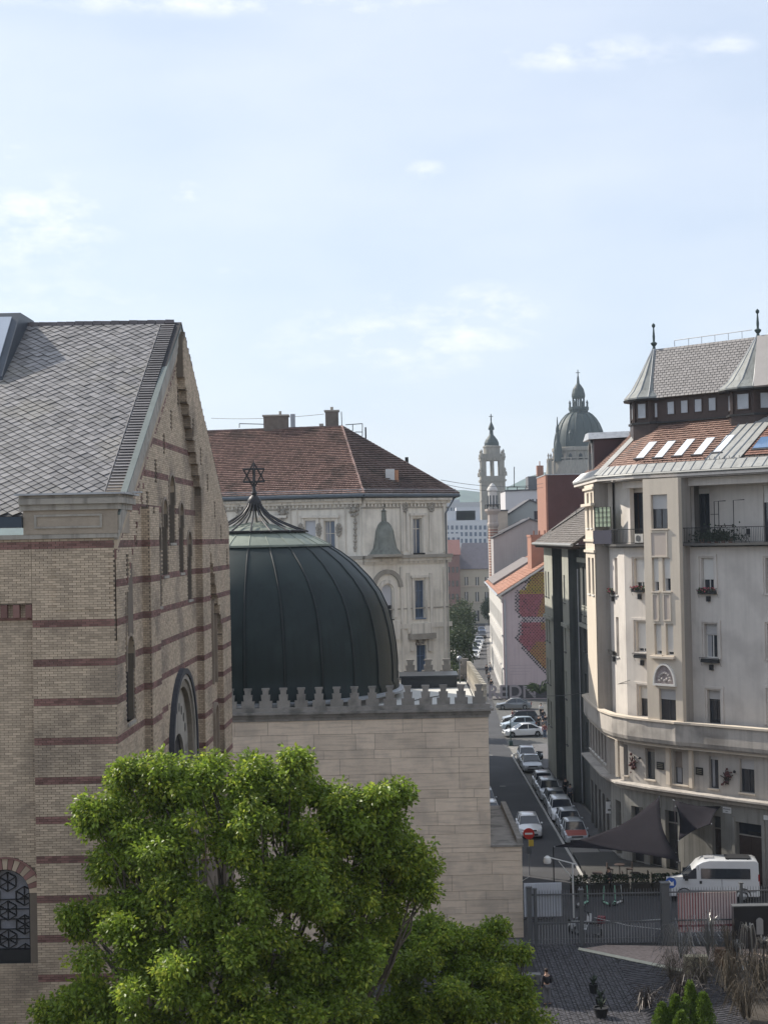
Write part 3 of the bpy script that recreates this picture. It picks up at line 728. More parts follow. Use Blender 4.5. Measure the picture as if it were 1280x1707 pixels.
# cornice
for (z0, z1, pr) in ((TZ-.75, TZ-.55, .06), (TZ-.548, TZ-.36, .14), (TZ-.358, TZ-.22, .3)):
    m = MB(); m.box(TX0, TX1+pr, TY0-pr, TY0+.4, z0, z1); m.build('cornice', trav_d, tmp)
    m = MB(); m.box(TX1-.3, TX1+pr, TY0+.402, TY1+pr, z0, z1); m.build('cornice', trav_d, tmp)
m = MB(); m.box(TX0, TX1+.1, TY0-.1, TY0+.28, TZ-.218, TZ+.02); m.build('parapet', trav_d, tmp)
sn = 0
def merlon(fr, u, zb, w=.78, h=1.12, th=.26, mt=None):
    m = MB(); a = w/2; s1, s2, s3 = a, a*.74, a*.48
    poly = [(u-s1*.93, zb), (u+s1*.93, zb), (u+s1*.97, zb+h*.34), (u+s2*.8, zb+h*.34), (u+s2*.92, zb+h*.66), (u+s3*.82, zb+h*.66), (u+s3*.95, zb+h*.9), (u+s3*1.2, zb+h*.9), (u+s3*1.2, zb+h),
            (u-s3*1.2, zb+h), (u-s3*1.2, zb+h*.9), (u-s3*.95, zb+h*.9), (u-s3*.82, zb+h*.66), (u-s2*.92, zb+h*.66), (u-s2*.8, zb+h*.34), (u-s1*.97, zb+h*.34)]
    m.prism(fr, poly[::-1], -th, 0); m.build('merlon', mt or trav_d, tmp)
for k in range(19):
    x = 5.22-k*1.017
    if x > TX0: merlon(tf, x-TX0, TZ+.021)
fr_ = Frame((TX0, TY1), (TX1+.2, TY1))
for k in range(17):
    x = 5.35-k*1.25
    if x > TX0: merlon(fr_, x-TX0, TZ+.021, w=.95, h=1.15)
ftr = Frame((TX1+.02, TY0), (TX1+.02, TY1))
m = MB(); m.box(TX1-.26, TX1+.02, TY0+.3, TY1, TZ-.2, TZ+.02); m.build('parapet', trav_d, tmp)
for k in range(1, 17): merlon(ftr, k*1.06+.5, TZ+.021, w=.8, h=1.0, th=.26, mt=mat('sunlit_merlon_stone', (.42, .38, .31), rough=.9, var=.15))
m = MB(); m.box(TX0, TX1-.28, TY1-.3, TY1, TZ-.2, TZ+.02); m.build('parapet', trav_d, tmp)
m = MB(); m.box(TX0+.1, TX1-.3, TY0+.3, TY1-.31, TZ-.45, TZ-.36); m.build('roof', mat('white_gravel_roof', (.55, .54, .50), rough=.9, var=.1, scale=3), tmp)
m = MB(); m.box(.9, 4.6, 101.6, 104.4, TZ-.35, TZ+.35); m.box(.8, 4.7, 101.4, 104.6, TZ+.352, TZ+.47); m.build('roof_unit', mat('dark_sheet_roof', (.04, .045, .05), rough=.4, var=.2, metal=.3), tmp)
m = MB(); m.tube([(1.2, 93, TZ-.3), (3.6, 96.5, TZ-.3)], .03, 5); m.tube([(5.0, 89, TZ+.2), (4.6, 93, TZ+1.2)], .03, 5); m.build('roof_pipe', iron, tmp)
m = MB(); m.tube([(4.9, 104, TZ-.3), (4.9, 104, TZ+1.2)], .05, 6); m.ball((4.9, 104, TZ+1.35), .2); m.build('vent_ball', steel, tmp, smooth=True)
# dome
DC = Vector((-8.2, 97.3, 0)); dz = lambda py, px=640: None
prof = [(8.95, 13.35), (8.95, 13.9), (8.82, 14.1), (8.84, 15.2), (8.76, 16.3), (8.6, 17.4), (8.3, 18.6), (7.85, 19.6), (7.2, 20.5), (6.3, 21.45), (5.4, 22.15), (4.72, 22.56)]
capp = [(4.78, 22.62), (4.1, 22.98), (3.3, 23.34), (2.2, 23.7), (1.1, 23.95), (.3, 24.1), (.02, 24.12)]
dome_m = mat('dark_green_copper', (.009, .017, .016), rough=.5, var=.2, scale=.7, metal=.0, streak=.25, spec=.3, dirt=((.022, .034, .031), .6, .4))
cap_m = mat('pale_green_copper', (.215, .24, .195), rough=.6, var=.2, scale=1.2, metal=.15, dirt=((.09, .11, .1), .6, .9), island=.1)
m = MB(); m.lathe(DC, [(8.7, 12.9), (8.7, 13.36)], 48); m.build('drum', trav_d, tmp)
m = MB(); m.lathe(DC, [(8.98, 13.36), (9.25, 13.4), (9.28, 13.52), (8.97, 13.6)], 72); m.build('drum_flashing', zinc, tmp, smooth=True)
NR = 24
def gore(prof, a0, a1, n, name, mt, seams=True):
    mb = MB(); mb.lathe((0, 0, 0), prof, n, a0, a1); return mb.mesh(name, mt, smooth=True)
da = 2*math.pi/NR
gm1 = gore(prof, .012, da-.012, 5, 'dome_panel', dome_m); gm2 = gore(capp, .004, da-.004, 2, 'cap_panel', cap_m)
rbm = MB(); rbm.tube([(r+.03, 0, z) for r, z in prof[2:]]+[(4.7, 0, 22.66)], .05, 6); rbm = rbm.mesh('dome_rib', mat('rib_copper', (.016, .021, .021), rough=.45, var=.3, spec=.4), smooth=True)
crm = MB(); crm.tube([(r+.02, 0, z) for r, z in capp[:-1]], .03, 5); crm = crm.mesh('cap_rib', cap_m)
for k in range(NR):
    for nm, me in (('dome_panel', gm1), ('cap_panel', gm2), ('dome_rib', rbm), ('cap_rib', crm)):
        o = bpy.data.objects.new(nm, me); link(o); o.parent = tmp; o.location = DC-Vector((-5, 88, 0)); o.rotation_euler = (0, 0, k*da-math.pi/2)
m = MB(); m.lathe(DC, [(r-.06, z) for r, z in prof]+[(r-.06, z-.03) for r, z in capp], 48); m.build('dome_shell', dome_m, tmp)
m = MB(); m.lathe(DC, [(4.74, 22.52), (4.86, 22.56), (4.84, 22.68), (4.72, 22.68)], 72); m.build('cap_ring', cap_m, tmp, smooth=True)
# finial: flared cage, ball, spike, six pointed stars
fin = mat('finial_iron', (.035, .033, .035), rough=.5, var=.15, metal=.4)
fz = 23.35
m = MB(); m.lathe(DC, [(3.15, fz+.1), (3.28, fz+.12), (3.3, fz+.22), (3.15, fz+.24)], 48); fo = m.build('finial_ring', fin, tmp, smooth=True)
for k in range(16):
    a = k*math.pi/8-math.pi/2; c, s = math.cos(a), math.sin(a)
    m = MB(); m.tube([DC+Vector((c*r, s*r, z)) for r, z in ((3.38, fz+.12), (2.6, fz+.42), (1.7, fz+.8), (.95, fz+1.25), (.5, fz+1.75), (.26, fz+2.3))], .055, 6); m.build('cage_rod', fin, tmp, smooth=True)
for k in range(8):
    a = k*math.pi/4-math.pi/2+.2; c, s = math.cos(a), math.sin(a)
    m = MB(); m.tube([DC+Vector((c*3.2, s*3.2, fz+.1)), DC+Vector((c*3.3, s*3.3, fz-.18)), DC+Vector((c*3.05, s*3.05, fz-.05))], .035, 5); m.build('cage_foot', fin, tmp)
BZ = 25.35
m = MB(); m.lathe(DC, [(.28, fz+1.6), (.2, fz+1.9), (.24, BZ-.5), (.34, BZ-.38), (.42, BZ-.2), (.45, BZ), (.42, BZ+.2), (.3, BZ+.38), (.16, BZ+.5), (.2, BZ+.62), (.11, BZ+.8), (.09, BZ+1.2), (.02, BZ+2.75)], 16); m.build('finial_ball', fin, tmp, smooth=True)
for yaw in (0, math.pi/2):
    fr = Frame((DC.x-math.cos(yaw)*2, DC.y-math.sin(yaw)*2), (DC.x+math.cos(yaw)*2, DC.y+math.sin(yaw)*2)); m = MB(); cz = BZ+1.75; r = .82
    for sgn in (1, -1):
        V = [(2+r*math.sin(q*2*math.pi/3)*.95, cz+sgn*r*math.cos(q*2*math.pi/3)) for q in range(3)]
        for q in range(3): m.tube([fr.pt(*V[q]), fr.pt(*V[(q+1) % 3])], .05, 5)
    m.build('star', fin, tmp)

# ================================================================== PALACE with red tile roof
pal = thing('palace', 'ornate cream town palace with hipped red tile roof behind the dome', 'building', (-5, 125, 0))
pl_m = mat('cream_stucco', (.78, .73, .64), rough=.85, var=.09, scale=.5, streak=.18, dirt=((.28, .26, .225), .4, .5))
pl_t = mat('stucco_trim', (.68, .635, .56), rough=.85, var=.12, scale=1, streak=.3)
pl_d = mat('stucco_trim_dark', (.33, .305, .265), rough=.85, var=.2, scale=1.5)
W0, W1, W2 = (-26.0, 130.5), (-1.75, 125.2), (5.25, 129.6)
pf1, pf2 = Frame(W0, W1), Frame(W1, W2); EZ = 26.55
def R2(fr, x0, y0, x1, y1, d=0): return fr.rect(x0, y0, x1, y1, d)
hol1, hol2 = [], []
w_specs1 = [(508, 868, 527, 930), (540, 868, 559, 935), (425, 868, 441, 930), (456, 868, 472, 930)]
w_specs2 = [(688, 864, 704, 926), (636, 975, 655, 1032), (691, 968, 708, 1030), (694, 1076, 712, 1140)]
hol1 = [R2(pf1, *w) for w in w_specs1]; hol2 = [R2(pf2, *w) for w in w_specs2]
hh1 = [(a, b, c, d) for a, b, c, d in hol1]; hh2 = [(a, b, c, d) for a, b, c, d in hol2]
m = MB(); wallgrid(m, pf1, 0, pf1.L, 0, EZ-.3, hh1, 0, .5); m.build('wall', pl_m, pal)
m = MB(); wallgrid(m, pf2, 0, pf2.L, 0, EZ-.3, hh2, 0, .5); m.build('wall', pl_m, pal)
m = MB(); m.zprism([(-26, 131.1), (-1.9, 125.8), (4.9, 130.1), (5.25, 165), (-26, 165)], 0, EZ-.31); m.build('rear_wall', pl_m, pal)
fs2 = Frame((5.26, 129.6), (5.26, 165)); m = MB(); m.fb(fs2, .01, 35, 0, EZ-.3, -.2, 0.05); m.build('wall', pl_m, pal)
for i, (a, b, c, d) in enumerate(hol1): window(pal, pf1, a, b, c, d, 0, .25, blind=.85 if i in (0, 3) else 0, bm=mat('pale_shutter', (.5, .51, .54), var=.05), gm=glass_blue, fm=pl_t)
for i, (a, b, c, d) in enumerate(hol2):
    if i == 1:
        w = window(pal, pf2, a, b, c, d, 0, .25, blind=.6, bm=mat('pale_shutter', (.5, .51, .54)), fm=dark_f); s = MB(); spandrels(s, pf2, a, b, d, -.3, -.02, n=10); s.build('arch_spandrel', pl_m, w)
    else: window(pal, pf2, a, b, c, d, 0, .25, gm=glass_blue, fm=pl_t if i == 0 else mat('blue_window', (.12, .17, .26), var=.1), transom=.72, curtain=(i == 0))
def trim(fr, x0, y0, x1, y1, pr, mt=None, name='moulding', d0=0.0):
    u0, u1, z0, z1 = fr.rect(x0, y0, x1, y1); m = MB(); m.fb(fr, min(u0, u1), max(u0, u1), z0, z1, d0-.02, pr); return m.build(name, mt or pl_t, pal)
def hor(fr, u0, u1, z0, z1, pr, mt=None, name='moulding'):
    m = MB(); m.fb(fr, u0, u1, z0, z1, -.02, pr); return m.build(name, mt or pl_t, pal)
zc = pf2.uv(650, 930)[1]                        # main cornice between storeys
for fr, ue in ((pf1, pf1.L), (pf2, pf2.L+.3)):
    hor(fr, 0, ue, zc-.05, zc+.22, .45, pl_d, 'cornice'); hor(fr, 0, ue, zc-.3, zc-.055, .28, name='cornice'); hor(fr, 0, ue, zc-.5, zc-.305, .14, name='cornice')
    hor(fr, 0, ue, EZ-.75, EZ-.5, .25, name='cornice'); hor(fr, 0, ue, EZ-.497, EZ-.305, .5, name='cornice'); hor(fr, 0, ue, EZ-1.15, EZ-1.05, .08, pl_d)
    hor(fr, 0, ue, zc-4.3, zc-4.2, .06, pl_d); hor(fr, 0, ue, zc-5.9, zc-5.5, .12)
    for k in range(int(ue/.35)):
        m = MB(); m.fb(fr, k*.35+.05, k*.35+.2, EZ-1.0, EZ-.78, 0, .16); m.build('dentil', pl_t, pal) if k % 1 == 0 else None
for (x0, x1) in ((666, 672), (737, 743)): trim(pf2, x0, 832, x1, 920, .14, name='pilaster'); trim(pf2, x0, 945, x1+1, 1130, .14, name='pilaster')
for (x0, x1) in ((676, 682), (714, 720)): trim(pf2, x0, 850, x1, 918, .1, name='pilaster'); trim(pf2, x0+1, 955, x1+2, 1055, .1, name='pilaster')
for (x0, x1) in ((574, 577), (600, 603), (483, 486), (494, 497)): trim(pf1, x0, 835, x1, 925, .1, name='pilaster')
def ornament(fr, px, py, w, h, pr=.18):
    u, z = fr.uv(px, py); m = MB()
    for k in range(9):
        a = k*2*math.pi/9; m.ball(fr.pt(u+w*math.cos(a), z+h*math.sin(a), pr*.5), .13, 6, 4)
    m.ball(fr.pt(u, z, pr*.4), min(w, h)*.75, 8, 5); m.ball(fr.pt(u, z+h*1.3, pr*.5), .2, 6, 4); m.ball(fr.pt(u-w*1.1, z+h*.7, pr*.5), .14, 6, 4); m.ball(fr.pt(u+w*1.1, z+h*.7, pr*.5), .14, 6, 4)
    m.build('cartouche', pl_d, pal, smooth=True)
for (fr, x, y, w, h) in ((pf1, 590, 850, .32, .5), (pf1, 472, 855, .35, .55), (pf1, 402, 857, .35, .55), (pf2, 674, 846, .2, .3), (pf2, 718, 846, .2, .3), (pf2, 698, 1068, .5, .3), (pf1, 532, 885, .14, .35), (pf1, 565, 885, .14, .35), (pf1, 502, 885, .14, .35)): ornament(fr, x, y, w, h)
for k in range(11):                                  # garland drop
    u, z = pf1.uv(592, 866+k*5.2); m = MB(); m.ball(pf1.pt(u, z, .05), .16 if k % 2 else .11, 6, 4); m.build('garland_bead', pl_d, pal, smooth=True)
# window surrounds
for fr, (a, b, c, d) in [(pf1, h) for h in hol1]+[(pf2, hol2[0]), (pf2, hol2[2])]:
    for q in ((a-.28, a-.06, c-.1, d+.2), (b+.06, b+.28, c-.1, d+.2)): hor(fr, *q, .1, name='window_surround')
    hor(fr, a-.4, b+.4, d+.22, d+.42, .22, name='window_hood')
u, z = pf2.uv(645.5, 980); rr = (hol2[1][1]-hol2[1][0])/2
m = MB(); archband(m, pf2, hol2[1][0]-.1, hol2[1][1]+.1, hol2[1][3]-rr, .3, 0, .12, legs=2.2); m.build('window_surround', pl_t, pal)
m = MB(); archband(m, pf2, hol2[1][0]-.6, hol2[1][1]+.6, hol2[1][3]-rr+.3, .35, 0, .2); m.build('window_hood', pl_d, pal)
# bell shaped niche roof with urn
u, z0 = pf2.uv(641, 924); m = MB(); bp = [(1.45, 0), (1.4, .12), (1.1, .5), (.95, 1.2), (.85, 1.9), (.62, 2.4), (.45, 2.6), (.28, 2.7), (.24, 3.5), (.3, 3.55), (.12, 3.7), (.2, 4.0), (.05, 4.35), (.02, 4.7)]
p = pf2.pt(u, z0, -.1); m.lathe(p, bp, 20, sx=1.0, sy=1.0); m.build('niche_canopy', mat('canopy_lead', (.19, .20, .175), rough=.6, var=.25, scale=2, streak=.3), pal, smooth=True)
m = MB(); m.lathe(pf2.pt(u, z0, -.1), [(1.6, -.2), (1.62, 0), (1.45, .02)], 20); m.build('canopy_base', pl_d, pal)
# balcony consoles and lower lintel
trim(pf2, 684, 1040, 716, 1056, .3, name='balcony_panel'); trim(pf2, 680, 1057, 722, 1064, .5, pl_d, 'hood'); trim(pf2, 683, 1064, 690, 1085, .25, name='console'); trim(pf2, 712, 1064, 719, 1085, .25, name='console'); trim(pf2, 652, 1035, 665, 1066, .3, name='balcony_panel')
trim(pf2, 688, 922, 706, 929, .25, iron, 'window_rail')
# roof
RZ = at(570, 712, 135).z; Rp = at(570, 712, 135); Rl = Vector((-26, 140, RZ))
ov = .75
E0 = pf1.pt(0, EZ, ov); E1 = Vector((-1.62, 124.3, EZ)); E2 = Vector((6.35, 129.7, EZ)); E3 = Vector((6.1, 152, EZ))
for pts in ((E0, E1, Rp, Rl), (E1, E2, Rp), (E2, E3, Vector((-3.7, 150, RZ)), Rp), (E3, Vector((-26, 165, EZ)), Vector((-26, 150, RZ)), Vector((-3.7, 150, RZ))), (Rl, Rp, Vector((-3.7, 150, RZ)), Vector((-26, 150, RZ)))):
    slab(pts, .1).build('roof', mat('roof_board', (.06, .05, .045)), pal)
rt = mat('old_red_tile', (.33, .215, .18), rough=.85, var=.22, scale=.5, island=.28, dirt=((.07, .058, .052), .65, .5), bump=.2)
rtd = mat('shaded_red_tile', (.155, .11, .10), rough=.85, var=.2, scale=.5, island=.25, dirt=((.05, .045, .042), .6, .45), bump=.2)  # same roof tile darkened, painting shade onto the right slope
tiles([E0+(E1-E0)*.0, E1, Rp, Rl], .32, .22, .07, .02, lift=.13).build('roof_tiles', rt, pal, kind='stuff')
tiles([E1, E2, Rp+Vector((.05, 0, 0)), Rp], .32, .22, .07, .02, lift=.13).build('roof_tiles', rtd, pal, kind='stuff')
def ridge(a, b, mt, parent, n, r=.12):
    for k in range(n):
        p, q = a.lerp(b, k/n), a.lerp(b, (k+1.05)/n); m = MB(); m.tube([p+Vector((0, 0, .05)), q+Vector((0, 0, .08))], [r*1.1, r*.9], 6); m.build('ridge_tile', mt, parent)
ridge(E1, Rp, rt, pal, 26); ridge(E2, Rp, rtd, pal, 30); ridge(Rp, Rl, rtd, pal, 36)
gut = mat('blue_grey_gutter', (.10, .12, .14), rough=.45, var=.15, metal=.3)
for a, b in ((E0, E1), (E1, E2), (E2, E3)):
    m = MB(); o_ = Vector((0, 0, -.12)); m.tube([a+o_, b+o_], .13, 8); m.build('gutter', gut, pal)
    s = (b-a).normalized(); nn = Vector((s.y, -s.x, 0)); m = MB()
    m.hexa([a+nn*.05, b+nn*.05, b-nn*.5+Vector((0, 0, .38)), a-nn*.5+Vector((0, 0, .38)), a+nn*.05+Vector((0, 0, .05)), b+nn*.05+Vector((0, 0, .05)), b-nn*.5+Vector((0, 0, .46)), a-nn*.5+Vector((0, 0, .46))])
    m.build('eaves_flashing', zinc, pal)
m = MB(); m.tube([E2+Vector((-.3, .2, -.2)), pf2.pt(pf2.L-.2, EZ-1.6, .2), pf2.pt(pf2.L-.2, 6, .2)], .06, 6); m.build('downpipe', gut, pal)
# chimneys, dormer, rails
def chimney(px0, px1, ytop, ybot, Y, dy=1.0, mt=None, cap=True):
    a, b = at(px0, ytop, Y), at(px1, ybot, Y); m = MB(); m.box(a.x, b.x, Y, Y+dy, b.z-1.5, a.z); o = m.build('chimney', mt or mat('chimney_brick', (.15, .125, .105), rough=.9, var=.25, scale=3, bump=.4), pal)
    if cap: m = MB(); m.box(a.x-.1, b.x+.1, Y-.1, Y+dy+.1, a.z, a.z+.14); m.build('chimney_cap', pl_d, o)
    return o
c_ = chimney(439, 480, 694, 714, 136, 1.2); m = MB(); p = at(467, 690, 136.5); m.tube([p-Vector((0, 0, .3)), p+Vector((0, 0, .25))], .12, 8); m.build('chimney_pot', pl_d, c_)
chimney(484, 492, 690, 712, 136, .4, steel, False); c_ = chimney(542, 564, 686, 711, 136.5, 1.0); m = MB(); p = at(553, 682, 137); m.tube([p-Vector((0, 0, .2)), p+Vector((0, 0, .2))], .14, 8); m.build('chimney_pot', pl_d, c_)
chimney(532, 539, 706, 714, 135.5, .5, pl_d, False); chimney(675, 681, 762, 778, 137, .5, iron, False); chimney(608, 611, 712, 735, 137, .3, iron, False)
m = MB()
for (x0, y0, x1, y1, Y) in ((569, 686, 570, 712, 135), (399, 706, 440, 707, 136), (399, 706, 399, 713, 136), (576, 708, 604, 706, 137), (604, 706, 604, 727, 137), (588, 707, 588, 718, 137), (592, 720, 604, 720, 137)): m.tube([at(x0, y0, Y), at(x1, y1, Y)], .035, 4)
m.build('roof_rail', iron, pal)
a, b = at(643, 815, 128.6), at(666, 782, 128.6)
m = MB(); m.box(a.x, a.x+.75, 128.0, 132, a.z, b.z); do = m.build('dormer', mat('dormer_white', (.55, .55, .54), rough=.7), pal)
m = MB(); m.box(a.x+.76, b.x-.1, 128.1, 132, a.z, b.z-.1); m.build('dormer_side', mat('dormer_tile', (.42, .22, .13), rough=.85, var=.3, scale=5), do)

# ================================================================== CORNER BUILDING
cb = thing('corner_building', 'tall pale corner apartment block with tiled attic, turrets and curved balcony band', 'building', (20, 104, 0))
cw = mat('pale_grey_render', (.60, .555, .505), rough=.88, var=.07, scale=.35, streak=.09, dirt=((.34, .31, .285), .5, .35))
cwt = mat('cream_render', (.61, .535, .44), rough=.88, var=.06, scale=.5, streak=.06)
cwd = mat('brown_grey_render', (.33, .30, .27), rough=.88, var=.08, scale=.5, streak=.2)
Q0, Q1, Q2, Q3 = (16.2, 122.0), (16.2, 110.8), (16.75, 107.6), (19.9, 103.57); Q4 = (29.4, 93.3)
fC, fD, fB, fA = Frame(Q0, Q1), Frame(Q1, Q2), Frame(Q2, Q3), Frame(Q3, Q4)
LZ0, LZ1 = 8.75, 10.35; CZ = 5.6; LGZ = 22.2; EV = 27.0
def piece(name, fr, u0, u1, z0, z1, d0, d1, mt, parent=cb):
    m = MB(); m.fb(fr, u0, u1, z0, z1, d0, d1); return m.build(name, mt, parent)
def prect(fr, x0, y0, x1, y1, d=0): return fr.rect(x0, y0, x1, y1, d)
# bay 2
b2a = (18.02, 103.95); b2b = (19.95, 101.85)
fb2 = Frame((17.62, 104.35), (19.58, 102.2))
# holes
WA = [prect(fA, 1168, 930, 1190, 989), prect(fA, 1173, 1040, 1196, 1098), prect(fA, 1178, 1150, 1201, 1208), prect(fA, 1275, 930, 1299, 990), prect(fA, 1278, 1040, 1302, 1100), prect(fA, 1280, 1150, 1305, 1210)]
WB = [prect(fB, 1056, 931, 1074, 981), prect(fB, 1059, 1036, 1077, 1088), prect(fB, 1064, 1143, 1083, 1196)]
W2 = [prect(fb2, 1086, 930, 1098.5, 986), prect(fb2, 1103.5, 930, 1118, 986), prect(fb2, 1090, 1040, 1103, 1092), prect(fb2, 1109, 1040, 1123, 1093), prect(fb2, 1098, 1148, 1127, 1203), prect(fb2, 1084, 825, 1113, 881)]
MA = [prect(fA, 1181, 1260, 1198, 1316, .3), prect(fA, 1232, 1265, 1258, 1324, .3)]
MBb = [prect(fB, 1039, 1241, 1047, 1293, .3), prect(fB, 1075, 1247, 1092, 1301, .3), prect(fB, 1122, 1252, 1147, 1310, .3)]
def wl(fr, u0, u1, z0, z1, holes, mt=cw, d=0, t=.45): m = MB(); wallgrid(m, fr, u0, u1, z0, z1, holes, d, t); return m.build('wall', mt, cb)
wl(fA, 0, fA.L, LZ0, LGZ-.25, WA); wl(fB, 0, fB.L, LZ0, LGZ-.25, WB); wl(fD, 0, fD.L+.01, LZ0, LGZ-.25, [(1.1, 1.7, 18.6, 21.2), (1.1, 1.7, 14.2, 17)]); wl(fC, 0, fC.L, LZ0, LGZ-.25, [])
for (za, zb_) in ((18.6, 21.2), (14.2, 17)): window(cb, fD, 1.1, 1.7, za, zb_, 0, .25, mull=0, blind=.5)
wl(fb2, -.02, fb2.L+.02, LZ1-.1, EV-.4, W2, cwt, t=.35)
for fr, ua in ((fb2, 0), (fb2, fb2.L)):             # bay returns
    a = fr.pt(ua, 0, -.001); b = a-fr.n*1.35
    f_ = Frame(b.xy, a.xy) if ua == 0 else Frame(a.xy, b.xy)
    piece('bay_return', f_, 0, 1.35, LZ1-.1, EV-.4, -.35, 0, cwt if ua == 0 else cwd)  # right return gets the darker render, its shade put into the colour
# bay 1 on the street front
f1 = Frame((15.2, 116.3), (15.2, 111.0)); wl(f1, 0, f1.L, LZ1-.2, EV-.4, [(1.2, 2.4, 23.4, 26), (1.2, 2.4, 18.5, 21.2), (3.3, 4.4, 23.4, 26), (3.3, 4.4, 18.5, 21.2)], cwt, t=.3)
for a in (1.2, 3.3):
    for z in (23.4, 18.5): window(cb, f1, a, a+1.15, z, z+2.6, 0, .2, mull=0)
f1r = Frame((15.2, 110.99), (16.5, 110.99)); piece('bay_return', f1r, 0, 1.3, LZ1-.2, EV-.4, -.3, 0, cwd)  # darker render paints the shade on this camera-facing return
for z in (26.2, 22.4, 21.6): piece('moulding', f1, -.1, f1.L+.12, z, z+.18, 0, .14, cwt)
piece('moulding', f1, -.1, f1.L+.2, 25.0, 25.2, 0, .3, cwt)
# windows
for k, (a, b, c, d) in enumerate(WA): window(cb, fA, a, b, c, d, 0, .3, blind=(.62, .32, .28, .5, 0, .3)[k], bm=blind_w if k == 0 else blind_g, fm=white_f if k != 2 else dark_f, sm=cw, curtain=k == 1)
for k, (a, b, c, d) in enumerate(WB): window(cb, fB, a, b, c, d, 0, .3, blind=(.8, .88, .42)[k], bm=blind_w, fm=dark_f if k == 2 else white_f, sm=cw)
for k, (a, b, c, d) in enumerate(W2): window(cb, fb2, a, b, c, d, 0, .25, blind=(.72, .62, .88, .9, .34, .42)[k], bm=(blind_w, blind_w, blind_w, blind_w, blind_g, blind_g)[k], fm=dark_f if k > 3 else white_f, mull=0 if k < 4 else 1, transom=0 if k < 4 else 0, sm=cwt)
for fr, ws, mt in ((fA, WA, cw), (fB, WB, cw)):        # framed vertical panels linking the windows
    for (a, b, c, d) in ws:
        piece('window_surround', fr, a-.34, a-.12, c-.05, d+.25, 0, .08, mt); piece('window_surround', fr, b+.12, b+.3, c-.05, d+.25, 0, .08, mt); piece('window_surround', fr, a-.118, b+.118, d+.1, d+.25, 0, .08, mt)
for (x0, y0, x1, y1) in ((1084, 886, 1113, 929), (1087, 990, 1099, 1036), (1105, 990, 1119, 1036)):
    a, b, c, d = prect(fb2, x0, y0, x1, y1); w = .09
    for q in ((a, a+w, c, d), (b-w, b, c, d), (a+w, b-w, c, c+w), (a+w, b-w, d-w, d)): piece('panel_frame', fb2, *q, 0, .06, cwt)
    piece('panel', fb2, a+w, b-w, c+w, d-w, 0, .02, mat('pinkish_panel', (.48, .41, .355), rough=.85, var=.05))
a, b, c, d = prect(fb2, 1086, 1093, 1126, 1099); piece('ledge', fb2, a, b, c, d, 0, .28, cwt)
uc, zb_ = fb2.uv(1109, 1140); zt = fb2.uv(1109, 1109)[1]; rw = .8                # arched relief
m = MB(); m.prism(fb2, [(uc-rw, zb_)]+[(uc-rw*math.cos(math.pi*k/12), zb_+(zt-zb_)*math.sin(math.pi*k/12)) for k in range(13)][1:-1]+[(uc+rw, zb_)][:1], 0, .05) if False else None
m = MB(); m.prism(fb2, [(uc-rw*math.cos(math.pi*k/12), zb_+(zt-zb_)*math.sin(math.pi*k/12)) for k in range(13)][::-1], 0, .05); ro = m.build('relief_panel', mat('relief_pink', (.36, .30, .29), rough=.85, var=.3, scale=6), cb)
m = MB(); archband(m, fb2, uc-rw, uc+rw, zb_, .12, 0, .2, rise=zt-zb_); m.fb(fb2, uc-rw-.12, uc+rw+.12, zb_-.14, zb_, 0, .2); m.build('relief_frame', white_f, ro)
m = MB()
for k in range(9): a_ = math.pi*(k+.5)/9; m.ball(fb2.pt(uc-.5*math.cos(a_), zb_+.12+.75*math.sin(a_)*.8, .06), .11, 6, 4)
for k in range(5): m.ball(fb2.pt(uc-.4+.2*k, zb_+.2+.12*(k % 2), .07), .12, 6, 4)
m.build('relief_figures', mat('relief_stone', (.42, .38, .36), var=.2), ro, smooth=True)
# curved balcony band: extrude a section along the facade path
path = [(16.0, 122), (15.45, 121), (15.3, 114), (15.35, 110.5), (15.75, 107.9), (16.5, 106.2), (17.35, 104.9), (19.0, 102.85), (19.15, 102.6), (20.1, 101.85), (29.6, 92.3)]
def sweep(name, path, sect, mt, parent=cb, smooth=False, closed=True):
    """sect: list of (offset outwards, z)"""
    P = [Vector((x, y)) for x, y in path]; mb = MB(); n = len(sect)
    for i, p in enumerate(P):
        t = (P[min(i+1, len(P)-1)]-P[max(i-1, 0)]).normalized(); nn = Vector((t.y, -t.x))
        for o_, z in sect: q = p+nn*o_; mb.v.append((q.x, q.y, z))
    for i in range(len(P)-1):
        for j in range(n if closed else n-1): j2 = (j+1) % n; mb.f.append((i*n+j, i*n+j2, (i+1)*n+j2, (i+1)*n+j))
    mb.f.append(tuple(range(n-1, -1, -1))); mb.f.append(tuple((len(P)-1)*n+j for j in range(n)))
    return mb.build(name, mt, parent, smooth=smooth)
bandm = mat('stained_band_render', (.48, .44, .395), rough=.9, var=.1, scale=.6, streak=.2, dirt=((.17, .155, .14), .75, .35))
sweep('balcony_band', path, [(-.15, LZ0), (.0, LZ0), (.08, LZ0+.25), (.08, LZ1-.16), (-.15, LZ1-.16)], bandm)
sweep('band_coping', path, [(-.25, LZ1-.158), (.2, LZ1-.158), (.2, LZ1-.02), (-.25, LZ1)], cwt)
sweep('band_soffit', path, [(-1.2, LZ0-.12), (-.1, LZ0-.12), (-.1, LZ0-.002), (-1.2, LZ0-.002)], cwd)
sweep('band_moulding', path, [(-.2, LZ0-.28), (-.25, LZ0-.122), (-.5, LZ0-.122), (-.5, LZ0-.28)], cwt)
